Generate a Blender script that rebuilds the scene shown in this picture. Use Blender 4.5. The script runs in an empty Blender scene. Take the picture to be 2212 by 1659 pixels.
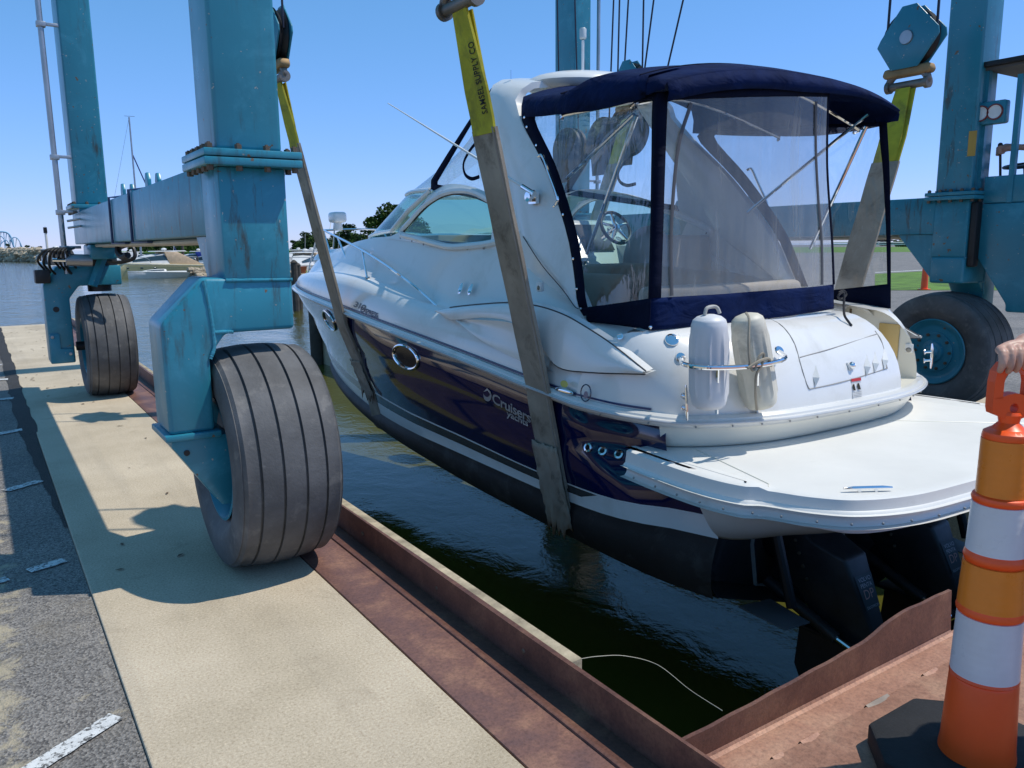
import bpy, bmesh, math, random
from mathutils import Vector, Matrix, Euler
from mathutils.bvhtree import BVHTree
random.seed(7)
S = bpy.context.scene
COL = S.collection
R = math.radians

# ------------------------------------------------------------------ camera
cam_d = bpy.data.cameras.new('camera'); cam = bpy.data.objects.new('camera', cam_d); COL.objects.link(cam)
FOC = 1720.0; PW, PH = 2212.0, 1659.0; CAMZ = 1.6
cam_d.sensor_width = 36.0; cam_d.lens = 36.0 * FOC / PW
cam_d.clip_start = 0.05; cam_d.clip_end = 6000
RM = Matrix(((0.83188, 0.10359, -0.54520), (-0.55487, 0.13702, -0.82059), (-0.01030, 0.98514, 0.17146)))
# re-orthogonalise
_z = Vector((RM[0][2], RM[1][2], RM[2][2])).normalized(); _x = Vector((RM[0][0], RM[1][0], RM[2][0]))
_x = (_x - _z * _x.dot(_z)).normalized(); _y = _z.cross(_x)
RM = Matrix(((_x[0], _y[0], _z[0]), (_x[1], _y[1], _z[1]), (_x[2], _y[2], _z[2])))
cam.matrix_world = Matrix.Translation((0, 0, CAMZ)) @ RM.to_4x4()
S.camera = cam

# ------------------------------------------------------------------ light
SUN_FROM = Vector((0.48, -0.27, 1.0)).normalized()          # towards the sun
elev = math.asin(SUN_FROM.z)
W = bpy.data.worlds.new('World'); S.world = W; W.use_nodes = True
nt = W.node_tree; bg = nt.nodes['Background']
sky = nt.nodes.new('ShaderNodeTexSky'); sky.sky_type = 'NISHITA'; sky.sun_disc = False
sky.sun_elevation = elev; sky.sun_rotation = math.atan2(SUN_FROM.x, SUN_FROM.y)
sky.air_density = 1.0; sky.dust_density = 0.0; sky.ozone_density = 2.0; sky.altitude = 500
# colour response of the picture for the whole sky (the same curve everywhere)
sp = nt.nodes.new('ShaderNodeSeparateColor'); cb = nt.nodes.new('ShaderNodeCombineColor'); nt.links.new(sky.outputs[0], sp.inputs[0])
for ch, (gain, pw_) in enumerate(((.45, .91), (1.03, .60), (.92, .95))):
    p_ = nt.nodes.new('ShaderNodeMath'); p_.operation = 'POWER'; p_.inputs[1].default_value = pw_; g_ = nt.nodes.new('ShaderNodeMath'); g_.operation = 'MULTIPLY'; g_.inputs[1].default_value = gain
    nt.links.new(sp.outputs[ch], p_.inputs[0]); nt.links.new(p_.outputs[0], g_.inputs[0]); nt.links.new(g_.outputs[0], cb.inputs[ch])
nt.links.new(cb.outputs[0], bg.inputs['Color'])
bg.inputs['Strength'].default_value = 0.15
sd = bpy.data.lights.new('sun', 'SUN'); sun = bpy.data.objects.new('sun', sd); COL.objects.link(sun)
sd.energy = 2.8; sd.angle = R(0.53); sd.color = (1.0, 0.945, 0.85)
sun.rotation_euler = SUN_FROM.to_track_quat('Z', 'Y').to_euler(); sun.location = (10, -5, 20)
S.view_settings.view_transform = 'Standard'; S.view_settings.look = 'None'
S.view_settings.exposure = 0.42; S.view_settings.gamma = 1.0; S.view_settings.use_curve_mapping = False
S.cycles.max_bounces = 14; S.cycles.transparent_max_bounces = 24; S.cycles.glossy_bounces = 5
S.cycles.diffuse_bounces = 4; S.cycles.transmission_bounces = 10; S.cycles.caustics_reflective = False
S.cycles.caustics_refractive = False; S.cycles.sample_clamp_indirect = 6.0

# ------------------------------------------------------------------ helpers
def at(px, py, X=None, Y=None, Z=None):
    """point of the place that lies on the line of sight through a picture point and on a known plane"""
    w = RM @ Vector((px - PW / 2, -(py - PH / 2), -FOC))
    if X is not None: t = X / w[0]
    elif Y is not None: t = Y / w[1]
    else: t = (Z - CAMZ) / w[2]
    return Vector((0, 0, CAMZ)) + w * t

def lerp(a, b, t): return a + (b - a) * t
def interp(x, tab):
    if x <= tab[0][0]: return tab[0][1]
    for (a, u), (b, v) in zip(tab, tab[1:]):
        if x <= b: return u + (v - u) * (x - a) / (b - a)
    return tab[-1][1]
def smooth_interp(x, tab):
    """Catmull-Rom through a table"""
    n = len(tab)
    if x <= tab[0][0]: return tab[0][1]
    if x >= tab[-1][0]: return tab[-1][1]
    for i in range(n - 1):
        if x <= tab[i + 1][0]:
            x0, y0 = tab[i]; x1, y1 = tab[i + 1]
            m0 = (y1 - tab[i - 1][1]) / (x1 - tab[i - 1][0]) if i > 0 else (y1 - y0) / (x1 - x0)
            m1 = (tab[i + 2][1] - y0) / (tab[i + 2][0] - x0) if i + 2 < n else (y1 - y0) / (x1 - x0)
            h = x1 - x0; t = (x - x0) / h
            return (2*t**3-3*t**2+1)*y0 + (t**3-2*t**2+t)*h*m0 + (-2*t**3+3*t**2)*y1 + (t**3-t**2)*h*m1
def spline(pts, n=8, closed=False):
    """smooth path through points"""
    P = [Vector(p) for p in pts]; out = []
    m = len(P); rng = range(m if closed else m - 1)
    for i in rng:
        p1 = P[i]; p2 = P[(i + 1) % m]
        p0 = P[i - 1] if (i > 0 or closed) else p1 * 2 - p2
        p3 = P[(i + 2) % m] if (i + 2 < m or closed) else p2 * 2 - p1
        for k in range(n):
            t = k / n
            out.append(0.5 * ((2 * p1) + (p2 - p0) * t + (2 * p0 - 5 * p1 + 4 * p2 - p3) * t * t + (3 * p1 - p0 - 3 * p2 + p3) * t ** 3))
    if not closed: out.append(P[-1].copy())
    return out

class MB:
    def __init__(s): s.v = []; s.f = []; s.mi = []; s.cur = 0
    def add(s, vs, fs):
        o = len(s.v); s.v += [Vector(p) for p in vs]
        for f in fs: s.f.append([i + o for i in f]); s.mi.append(s.cur)
        return s
    def box(s, x0, x1, y0, y1, z0, z1):
        return s.add([(x0,y0,z0),(x1,y0,z0),(x1,y1,z0),(x0,y1,z0),(x0,y0,z1),(x1,y0,z1),(x1,y1,z1),(x0,y1,z1)],
                     [(0,3,2,1),(4,5,6,7),(0,1,5,4),(1,2,6,5),(2,3,7,6),(3,0,4,7)])
    def obox(s, c, size, rot=None, M=None):
        M = M or (rot.to_matrix() if rot else Matrix.Identity(3)); c = Vector(c)
        h = [Vector((sx * size[0] / 2, sy * size[1] / 2, sz * size[2] / 2)) for sz in (-1, 1) for sx, sy in ((-1, -1), (1, -1), (1, 1), (-1, 1))]
        return s.add([c + M @ p for p in h], [(0,3,2,1),(4,5,6,7),(0,1,5,4),(1,2,6,5),(2,3,7,6),(3,0,4,7)])
    def prism(s, poly, axis, a, b):
        """poly: 2-D points in the plane of the other two axes (in xyz order), extruded along axis from a to b"""
        def mk(p, t):
            q = list(p); q.insert(axis, t); return Vector(q)
        n = len(poly); area = sum(poly[i][0] * poly[(i+1)%n][1] - poly[(i+1)%n][0] * poly[i][1] for i in range(n))
        if (area < 0) != (axis == 1): poly = poly[::-1]
        if a > b: a, b = b, a
        vs = [mk(p, a) for p in poly] + [mk(p, b) for p in poly]
        fs = [tuple(range(n - 1, -1, -1)), tuple(range(n, 2 * n))] + [(i, (i + 1) % n, n + (i + 1) % n, n + i) for i in range(n)]
        return s.add(vs, fs)
    def tube(s, path, r, n=8, closed=False, cap=True, flat=None):
        P = [Vector(p) for p in path]; m = len(P); rr = r if isinstance(r, (list, tuple)) else [r] * m
        rings = []; up = None
        for i in range(m):
            if closed: t = P[(i + 1) % m] - P[i - 1]
            else: t = P[min(i + 1, m - 1)] - P[max(i - 1, 0)]
            t = t.normalized() if t.length > 1e-9 else Vector((0, 0, 1))
            if up is None: up = Vector((0, 0, 1)) if abs(t.z) < .9 else Vector((1, 0, 0))
            a = up - t * up.dot(t)
            a = a.normalized() if a.length > 1e-6 else t.orthogonal().normalized()
            b = t.cross(a); up = a
            rings.append([P[i] + (a * math.cos(2 * math.pi * k / n) + b * math.sin(2 * math.pi * k / n) * (flat or 1)) * rr[i] for k in range(n)])
        vs = [p for r_ in rings for p in r_]; fs = []
        for i in range(m if closed else m - 1):
            j = (i + 1) % m
            for k in range(n): fs.append((i * n + k, i * n + (k + 1) % n, j * n + (k + 1) % n, j * n + k))
        if cap and not closed: fs += [tuple(range(n - 1, -1, -1)), tuple((m - 1) * n + k for k in range(n))]
        return s.add(vs, fs)
    def lathe(s, prof, c, axis=(0, 0, 1), n=24, closed=False):
        """prof: (radius, height along axis)"""
        ax = Vector(axis).normalized(); a = ax.orthogonal().normalized(); b = ax.cross(a); c = Vector(c)
        if abs(ax.z) > .99: a = Vector((1, 0, 0)); b = ax.cross(a)
        m = len(prof); vs = []
        for r, h in prof:
            for k in range(n):
                t = 2 * math.pi * k / n; vs.append(c + ax * h + (a * math.cos(t) + b * math.sin(t)) * r)
        fs = []
        for i in range(m if closed else m - 1):
            j = (i + 1) % m
            for k in range(n): fs.append((i * n + k, i * n + (k + 1) % n, j * n + (k + 1) % n, j * n + k))
        if not closed:
            if prof[0][0] > 1e-5: fs.append(tuple(range(n - 1, -1, -1)))
            if prof[-1][0] > 1e-5: fs.append(tuple((m - 1) * n + k for k in range(n)))
        return s.add(vs, fs)
    def loft(s, rows, close_u=False, flip=False):
        n = len(rows[0]); vs = [p for r in rows for p in r]; fs = []
        for i in range(len(rows) - 1):
            for k in range(n if close_u else n - 1):
                q = (i * n + k, i * n + (k + 1) % n, (i + 1) * n + (k + 1) % n, (i + 1) * n + k)
                fs.append(q[::-1] if flip else q)
        return s.add(vs, fs)
    def ball(s, c, r, n=12, m=8, sc=(1, 1, 1)):
        pr = [(math.sin(math.pi * i / m), -math.cos(math.pi * i / m)) for i in range(m + 1)]
        o = len(s.v); s.lathe([(max(a, 1e-6), b) for a, b in pr], (0, 0, 0), n=n)
        for i in range(o, len(s.v)):
            p = s.v[i]; s.v[i] = Vector(c) + Vector((p.x * r * sc[0], p.y * r * sc[1], p.z * r * sc[2]))
        return s
    def mirror(s, cx):
        """add the mirror image across x = cx"""
        n = len(s.v); fs = [list(f) for f in s.f]; mi = list(s.mi)
        s.v += [Vector((2 * cx - p.x, p.y, p.z)) for p in s.v]
        for f, m in zip(fs, mi): s.f.append([i + n for i in f][::-1]); s.mi.append(m)
        return s

ORG = {}
def org_of(o): return ORG.get(o.name, Vector((0, 0, 0)))
def tag(o, label=None, cat=None, group=None, kind=None):
    if label: o['label'] = label
    if cat: o['category'] = cat
    if group: o['group'] = group
    if kind: o['kind'] = kind
    return o
def empty(name, loc, label=None, cat=None, group=None):
    o = bpy.data.objects.new(name, None); COL.objects.link(o); o.location = loc; o.empty_display_size = .2
    ORG[o.name] = Vector(loc); tag(o, label, cat, group); return o
def ob(name, mb, mat, parent=None, smooth=True, angle=35, bevel=0, seg=2, solid=0, weld=False, subsurf=0, org=None):
    me = bpy.data.meshes.new(name)
    if parent is not None: o0 = org_of(parent)
    elif org is not None: o0 = Vector(org)
    else:
        xs = [p.x for p in mb.v]; ys = [p.y for p in mb.v]; zs = [p.z for p in mb.v]
        o0 = Vector(((min(xs) + max(xs)) / 2, (min(ys) + max(ys)) / 2, min(zs)))
    me.from_pydata([p - o0 for p in mb.v], [], mb.f)
    mats = mat if isinstance(mat, (list, tuple)) else [mat]
    for m in mats: me.materials.append(m)
    if len(mats) > 1: me.polygons.foreach_set('material_index', mb.mi)
    if weld or bevel:
        b = bmesh.new(); b.from_mesh(me)
        if weld: bmesh.ops.remove_doubles(b, verts=b.verts, dist=1e-5)
        if bevel:
            es = [e for e in b.edges if len(e.link_faces) == 2 and e.calc_face_angle(0) > R(25)]
            bmesh.ops.bevel(b, geom=es, offset=bevel, segments=seg, profile=.5, affect='EDGES', clamp_overlap=True)
        bmesh.ops.recalc_face_normals(b, faces=b.faces) if bevel else None
        b.to_mesh(me); b.free()
    if smooth:
        me.polygons.foreach_set('use_smooth', [True] * len(me.polygons)); me.set_sharp_from_angle(angle=R(angle))
    me.update()
    o = bpy.data.objects.new(name, me); COL.objects.link(o)
    if parent is not None: o.parent = parent
    else: o.location = o0
    ORG[o.name] = o0
    if solid:
        md = o.modifiers.new('solid', 'SOLIDIFY'); md.thickness = solid; md.offset = 0
    if subsurf:
        md = o.modifiers.new('sub', 'SUBSURF'); md.levels = subsurf; md.render_levels = subsurf
    return o
def dup(root, delta, label=None, group=None):
    """a copy of a thing with copies of its parts and sub-parts"""
    r = root.copy(); COL.objects.link(r); r.location = root.location + Vector(delta); ORG[r.name] = Vector(r.location)
    if label: r['label'] = label
    if group: r['group'] = group
    for ch in list(root.children):
        c = ch.copy(); COL.objects.link(c); c.parent = r
        for g in list(ch.children):
            d = g.copy(); COL.objects.link(d); d.parent = c
    return r
_tc = {}
def text_mesh(txt, size, shear=0.0, bold=0.0, spacing=1.0):
    """outline of a word as flat geometry: list of verts (u,v), faces"""
    cu = bpy.data.curves.new('txt', 'FONT'); cu.body = txt; cu.size = size; cu.shear = shear; cu.offset = bold; cu.space_character = spacing; cu.resolution_u = 4
    o = bpy.data.objects.new('txt', cu); COL.objects.link(o)
    dg = bpy.context.evaluated_depsgraph_get(); me = bpy.data.meshes.new_from_object(o.evaluated_get(dg))
    vs = [(v.co.x, v.co.y) for v in me.vertices]; fs = [tuple(p.vertices) for p in me.polygons]
    bpy.data.objects.remove(o); bpy.data.curves.remove(cu); bpy.data.meshes.remove(me)
    return vs, fs

# ------------------------------------------------------------------ materials
def nodes(name):
    m = bpy.data.materials.new(name); m.use_nodes = True; t = m.node_tree
    return m, t, t.nodes['Principled BSDF']
def N(t, kind, **kw):
    n = t.nodes.new('ShaderNode' + kind)
    for k, v in kw.items():
        if k in ('ins',):
            for a, b in v.items(): n.inputs[a].default_value = b
        else: setattr(n, k, v)
    return n
def tex_noise(t, scale, detail=4, rough=.55, vec=None, dist=0):
    n = N(t, 'TexNoise'); n.inputs['Scale'].default_value = scale; n.inputs['Detail'].default_value = detail
    n.inputs['Roughness'].default_value = rough; n.inputs['Distortion'].default_value = dist
    if vec: t.links.new(vec, n.inputs['Vector'])
    return n
def ramp(t, src, stops):
    r = N(t, 'ValToRGB'); e = r.color_ramp.elements
    while len(e) < len(stops): e.new(.5)
    for el, (p, c) in zip(e, stops): el.position = p; el.color = c if len(c) == 4 else (*c, 1)
    t.links.new(src, r.inputs['Fac']); return r
def mixc(t, fac, a, b, mode='MIX'):
    n = N(t, 'Mix', data_type='RGBA', blend_type=mode)
    for sock, val in ((n.inputs[0], fac), (n.inputs[6], a), (n.inputs[7], b)):
        if hasattr(val, 'links'): t.links.new(val, sock)
        elif isinstance(val, (int, float)): sock.default_value = val
        else: sock.default_value = val if len(val) == 4 else (*val, 1)
    return n.outputs[2]
def obj_coord(t): return N(t, 'TexCoord').outputs['Object']
def mapping(t, vec, scale=(1, 1, 1), rot=(0, 0, 0)):
    m = N(t, 'Mapping'); m.inputs['Scale'].default_value = scale; m.inputs['Rotation'].default_value = rot
    t.links.new(vec, m.inputs['Vector']); return m.outputs[0]
def bump(t, b, src, strength=.3, dist=.01):
    n = N(t, 'Bump'); n.inputs['Strength'].default_value = strength; n.inputs['Distance'].default_value = dist
    t.links.new(src, n.inputs['Height'])
    if b.inputs['Normal'].links: t.links.new(b.inputs['Normal'].links[0].from_socket, n.inputs['Normal'])
    t.links.new(n.outputs[0], b.inputs['Normal']); return n
def pm(name, col, rough=.5, metal=0., var=.12, vscale=3., bscale=0, bstr=.2, bdist=.004, coat=0., spec=None, rvar=.1, dirt=None, dscale=6., damt=(.55, .75)):
    """principled material with uneven colour, gloss and relief"""
    m, t, b = nodes(name); oc = obj_coord(t)
    n1 = tex_noise(t, vscale, 6, .6, oc)
    c2 = tuple(max(0, c * (1 - var * 1.6)) for c in col); c3 = tuple(min(1, c * (1 + var)) for c in col)
    c = ramp(t, n1.outputs['Fac'], [(.3, c2), (.7, c3)]).outputs['Color']
    if dirt:
        n2 = tex_noise(t, dscale, 8, .68, oc, .4)
        f = ramp(t, n2.outputs['Fac'], [(damt[0], (0, 0, 0)), (damt[1], (1, 1, 1))]).outputs['Color']
        c = mixc(t, f, c, dirt)
    t.links.new(c, b.inputs['Base Color'])
    b.inputs['Metallic'].default_value = metal
    if rvar:
        rr = N(t, 'MapRange'); rr.inputs['To Min'].default_value = max(.02, rough - rvar); rr.inputs['To Max'].default_value = min(1, rough + rvar)
        t.links.new(tex_noise(t, vscale * 2.3, 5, .6, oc).outputs['Fac'], rr.inputs['Value']); t.links.new(rr.outputs[0], b.inputs['Roughness'])
    else: b.inputs['Roughness'].default_value = rough
    if coat: b.inputs['Coat Weight'].default_value = coat; b.inputs['Coat Roughness'].default_value = .06
    if spec is not None: b.inputs['Specular IOR Level'].default_value = spec
    if bscale:
        bump(t, b, tex_noise(t, bscale, 6, .6, oc).outputs['Fac'], bstr, bdist)
    return m
M = {}
def paint_mat(name, col, chip=(.16, .1, .06), gloss=.28, streak=0.):
    m, t, b = nodes(name); oc = obj_coord(t)
    base = ramp(t, tex_noise(t, 1.4, 5, .6, oc).outputs['Fac'], [(.3, tuple(c * .82 for c in col)), (.72, tuple(min(1, c * 1.12) for c in col))]).outputs['Color']
    ch = ramp(t, tex_noise(t, 16, 3, .5, oc).outputs['Fac'], [(.70, (0, 0, 0)), (.715, (1, 1, 1))]).outputs['Color']
    ch2 = ramp(t, tex_noise(t, 38, 2, .5, oc).outputs['Fac'], [(.72, (0, 0, 0)), (.73, (1, 1, 1))]).outputs['Color']
    sc = ramp(t, tex_noise(t, 2.6, 9, .74, oc, .6).outputs['Fac'], [(.52, (0, 0, 0)), (.72, (.55, .55, .55))]).outputs['Color']
    base = mixc(t, sc, base, tuple(min(1, c * 1.5 + .05) for c in col))
    run = ramp(t, tex_noise(t, 1.0, 7, .7, mapping(t, oc, (9, 9, .9))).outputs['Fac'], [(.60, (0, 0, 0)), (.80, (.35, .35, .35))]).outputs['Color']
    base = mixc(t, run, base, tuple(c * .45 + .01 for c in col))
    c = mixc(t, ch, base, chip); c = mixc(t, ch2, c, (.34, .36, .34))
    if streak:
        v = mapping(t, oc, (14, 14, 2.2)); st = tex_noise(t, 1.0, 6, .7, v)
        zz = N(t, 'SeparateXYZ'); t.links.new(oc, zz.inputs[0])
        f = ramp(t, st.outputs['Fac'], [(.54, (0, 0, 0)), (.66, (1, 1, 1))]).outputs['Color']
        big = ramp(t, tex_noise(t, .9, 2, .5, oc).outputs['Fac'], [(.42, (0, 0, 0)), (.62, (streak, streak, streak))]).outputs['Color']
        f = mixc(t, 1.0, f, big, 'MULTIPLY'); c = mixc(t, f, c, (.05, .045, .035))
    t.links.new(c, b.inputs['Base Color'])
    rr = N(t, 'MapRange'); rr.inputs['To Min'].default_value = gloss - .08; rr.inputs['To Max'].default_value = gloss + .16
    t.links.new(tex_noise(t, 5, 6, .65, oc).outputs['Fac'], rr.inputs['Value']); t.links.new(rr.outputs[0], b.inputs['Roughness'])
    bump(t, b, tex_noise(t, 60, 3, .5, oc).outputs['Fac'], .06, .004); bump(t, b, tex_noise(t, 2.2, 3, .5, oc).outputs['Fac'], .12, .02)
    return m
M['teal'] = paint_mat('teal_paint', (.027, .225, .315), streak=.9)
M['teal_dark'] = paint_mat('teal_paint_matt', (.026, .210, .295))
M['steel_dark'] = pm('dark_steel', (.035, .035, .038), .5, .6, bscale=40)
M['galv'] = pm('galvanised_steel', (.42, .43, .44), .42, .9, bscale=50, bstr=.1)
M['bolt'] = pm('bolt_steel', (.16, .12, .085), .6, .5, var=.3, bscale=60)
M['chrome'] = pm('polished_steel', (.82, .83, .84), .07, 1.0, var=.02, rvar=.03)
M['rubber'] = pm('tyre_rubber', (.105, .105, .107), .7, var=.25, vscale=5, bscale=70, bstr=.45, bdist=.004, dirt=(.24, .225, .205), dscale=9, damt=(.55, .85))
M['black_plastic'] = pm('black_plastic', (.012, .012, .013), .45, var=.2, bscale=120, bstr=.15, bdist=.001)
M['hose'] = pm('black_hose', (.014, .014, .014), .5)
M['cable'] = pm('wire_rope', (.03, .032, .05), .45, .5, bscale=300)
# ------------------------------------------------------------------ setting materials
def mat_concrete():
    m, t, b = nodes('exposed_concrete'); oc = obj_coord(t)
    big = ramp(t, tex_noise(t, .9, 6, .6, oc).outputs['Fac'], [(.28, (.39, .32, .22)), (.5, (.52, .435, .315)), (.72, (.62, .53, .395))]).outputs['Color']
    sp = ramp(t, tex_noise(t, 95, 5, .85, oc).outputs['Fac'], [(.30, (.22, .19, .16)), (.46, (.47, .46, .45)), (.56, (.53, .53, .53)), (.72, (.80, .78, .74))]).outputs['Color']
    c = mixc(t, 1.0, big, sp, 'OVERLAY')
    tr_ = ramp(t, tex_noise(t, 1.0, 6, .65, mapping(t, oc, (3.5, .22, 1))).outputs['Fac'], [(.5, (0, 0, 0)), (.75, (.38, .38, .38))]).outputs['Color']
    c = mixc(t, tr_, c, (.28, .235, .18))
    st = ramp(t, tex_noise(t, 3.2, 8, .72, oc, .5).outputs['Fac'], [(.57, (0, 0, 0)), (.78, (.55, .55, .55))]).outputs['Color']
    c = mixc(t, st, c, (.24, .185, .125))
    t.links.new(c, b.inputs['Base Color']); b.inputs['Roughness'].default_value = .9
    bump(t, b, tex_noise(t, 170, 4, .7, oc).outputs['Fac'], .5, .004); bump(t, b, tex_noise(t, 1.5, 3, .5, oc).outputs['Fac'], .15, .02)
    return m
def mat_asphalt(name='asphalt', lo=(.085, .078, .072), hi=(.33, .31, .285), dirt=True, sc=1.):
    m, t, b = nodes(name); oc = obj_coord(t)
    vo = N(t, 'TexVoronoi'); vo.inputs['Scale'].default_value = 130 * sc; t.links.new(oc, vo.inputs['Vector'])
    g = ramp(t, vo.outputs['Color'], [(.15, lo), (.9, hi)]).outputs['Color']
    big = ramp(t, tex_noise(t, .8, 6, .65, oc).outputs['Fac'], [(.3, (.7, .7, .7)), (.75, (1.25, 1.2, 1.15))]).outputs['Color']
    c = mixc(t, 1.0, g, big, 'MULTIPLY')
    if dirt:
        f = ramp(t, tex_noise(t, 2.1, 9, .72, oc, .6).outputs['Fac'], [(.54, (0, 0, 0)), (.74, (.5, .5, .5))]).outputs['Color']
        c = mixc(t, f, c, (.24, .20, .14))
        xs = N(t, 'SeparateXYZ'); t.links.new(oc, xs.inputs[0]); e1_ = N(t, 'MapRange'); t.links.new(xs.outputs['X'], e1_.inputs['Value'])
        for nm_, v_ in (('From Min', .06), ('From Max', -.22), ('To Min', 0), ('To Max', .35)): e1_.inputs[nm_].default_value = v_
        ad = N(t, 'Math', operation='ADD'); t.links.new(e1_.outputs[0], ad.inputs[0]); t.links.new(tex_noise(t, 9, 8, .7, oc, .5).outputs['Fac'], ad.inputs[1])
        f2 = ramp(t, ad.outputs[0], [(.62, (0, 0, 0)), (.74, (.8, .8, .8))]).outputs['Color']; c = mixc(t, f2, c, (.44, .37, .25))
    t.links.new(c, b.inputs['Base Color']); b.inputs['Roughness'].default_value = .85
    bump(t, b, vo.outputs['Distance'], .7, .006); bump(t, b, tex_noise(t, 30, 5, .6, oc).outputs['Fac'], .4, .01)
    return m
def mat_rust(name, lo, mid, hi, rough=.55, sc=1.):
    m, t, b = nodes(name); oc = obj_coord(t)
    n = tex_noise(t, 4.5 * sc, 8, .68, oc, .3)
    c = ramp(t, n.outputs['Fac'], [(.28, lo), (.5, mid), (.74, hi)]).outputs['Color']
    sp = ramp(t, tex_noise(t, 70 * sc, 4, .7, oc).outputs['Fac'], [(.3, (.3, .3, .3)), (.5, (.5, .5, .5)), (.75, (.68, .66, .64))]).outputs['Color']
    c = mixc(t, .8, c, sp, 'OVERLAY')
    sc_ = ramp(t, tex_noise(t, 9, 9, .75, oc, .8).outputs['Fac'], [(.66, (0, 0, 0)), (.72, (.5, .5, .5))]).outputs['Color']
    c = mixc(t, sc_, c, (.36, .27, .22))
    t.links.new(c, b.inputs['Base Color']); b.inputs['Roughness'].default_value = rough
    b.inputs['Metallic'].default_value = .15
    bump(t, b, tex_noise(t, 110, 5, .65, oc).outputs['Fac'], .3, .003); bump(t, b, tex_noise(t, 6, 4, .6, oc).outputs['Fac'], .2, .01)
    return m
def mat_water():
    m, t, b = nodes('harbour_water'); oc = obj_coord(t)
    c = ramp(t, tex_noise(t, .35, 4, .6, oc).outputs['Fac'], [(.3, (.060, .062, .009)), (.7, (.082, .078, .012))]).outputs['Color']
    t.links.new(c, b.inputs['Base Color']); b.inputs['Roughness'].default_value = .035; b.inputs['IOR'].default_value = 1.333
    b.inputs['Specular IOR Level'].default_value = .5
    v = mapping(t, oc, (1, .8, 1), (0, 0, R(25)))
    n1 = tex_noise(t, 2.6, 5, .6, v, .5); n2 = tex_noise(t, 9., 4, .6, v, .4); n3 = tex_noise(t, .5, 3, .5, v)
    # sheltered in the slip, rippled out in the harbour
    xyz = N(t, 'SeparateXYZ'); t.links.new(oc, xyz.inputs[0]); mr = N(t, 'MapRange'); t.links.new(xyz.outputs['Y'], mr.inputs['Value'])
    mr.inputs['From Min'].default_value = 9; mr.inputs['From Max'].default_value = 30; mr.inputs['To Min'].default_value = 1.0; mr.inputs['To Max'].default_value = 4.5
    for nn, st_, ds in ((n3, .12, .20), (n1, .09, .08), (n2, .10, .02)):
        bn = bump(t, b, nn.outputs['Fac'], st_, ds); ml = N(t, 'Math', operation='MULTIPLY'); ml.inputs[1].default_value = st_; t.links.new(mr.outputs[0], ml.inputs[0]); t.links.new(ml.outputs[0], bn.inputs['Strength'])
    return m
M['concrete'] = mat_concrete(); M['asphalt'] = mat_asphalt()
M['asphalt_lot'] = mat_asphalt('grey_asphalt_lot', (.13, .125, .12), (.26, .25, .24), False, .4)
M['rust'] = mat_rust('rusty_steel', (.115, .065, .065), (.19, .095, .075), (.36, .19, .12))
M['rust_plate'] = mat_rust('rusty_deck_plate', (.27, .13, .085), (.38, .20, .135), (.50, .30, .20), .6)
M['rust_dark'] = mat_rust('dark_rusty_flange', (.08, .038, .03), (.14, .062, .045), (.24, .12, .075), .5)
M['water'] = mat_water()
M['wood'] = pm('weathered_timber', (.42, .35, .24), .85, var=.3, vscale=9, bscale=45, bstr=.5, bdist=.006, dirt=(.16, .12, .08), dscale=12)
M['paint_white'] = pm('road_paint', (.66, .66, .64), .8, var=.12, vscale=20, bscale=130, bstr=.6, bdist=.005, dirt=(.10, .095, .09), dscale=48, damt=(.50, .58))
M['tar'] = mat_asphalt('tar_strip', (.018, .016, .015), (.055, .05, .045), False)
M['sand'] = pm('worn_sandy_surface', (.33, .25, .15), .9, var=.25, vscale=6, bscale=140, bstr=.5)
M['grass'] = pm('mown_grass', (.11, .21, .022), .9, var=.35, vscale=1.2, bscale=14, bstr=.8, bdist=.05)
M['quay_wall'] = pm('quay_wall_steel', (.06, .045, .04), .8, var=.4, bscale=8, bstr=.5, bdist=.02)

# ------------------------------------------------------------------ ground, water
XE0, XE1 = .297, 1.262            # concrete runway edges
QY = 20.3
def sheet(name, poly, z, mat, sub=0):
    mb = MB(); mb.add([(x, y, z) for x, y in poly], [tuple(range(len(poly)))])
    return tag(ob(name, mb, mat, org=(0, 0, 0), smooth=False), kind='structure')
sheet('water', [(-3000, -300), (3500, -300), (3500, 5000), (-3000, 5000)], -1.4, M['water'])
mb = MB(); mb.box(-60, XE0 - .002, -12, QY, -3, -.014)
asph = tag(ob('asphalt_yard', mb, M['asphalt'], org=(0, 0, 0), smooth=False), kind='structure')
mb = MB(); mb.box(XE0, XE1, -6, QY, -3, 0)
ob_r = tag(ob('concrete_path', mb, M['concrete'], org=(0, 0, 0), smooth=False, bevel=.006), kind='structure')
# uneven tar joint along the far half of the concrete
ed = []
for i in range(60):
    y = 5.2 + i * .25; ed.append((y, XE0 - .012 - .10 * min(1, max(0, (y - 5.2) / 3)) - random.random() * .03))
mb = MB(); rows = [[Vector((x, y, -.009)), Vector((XE0 - .004 + .03 * random.random() * (y > 8), y, -.009 if y < 8 else .003))] for y, x in ed]
mb.loft(rows, flip=True); ob('tar_joint', mb, M['tar'], asph, smooth=False)
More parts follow.
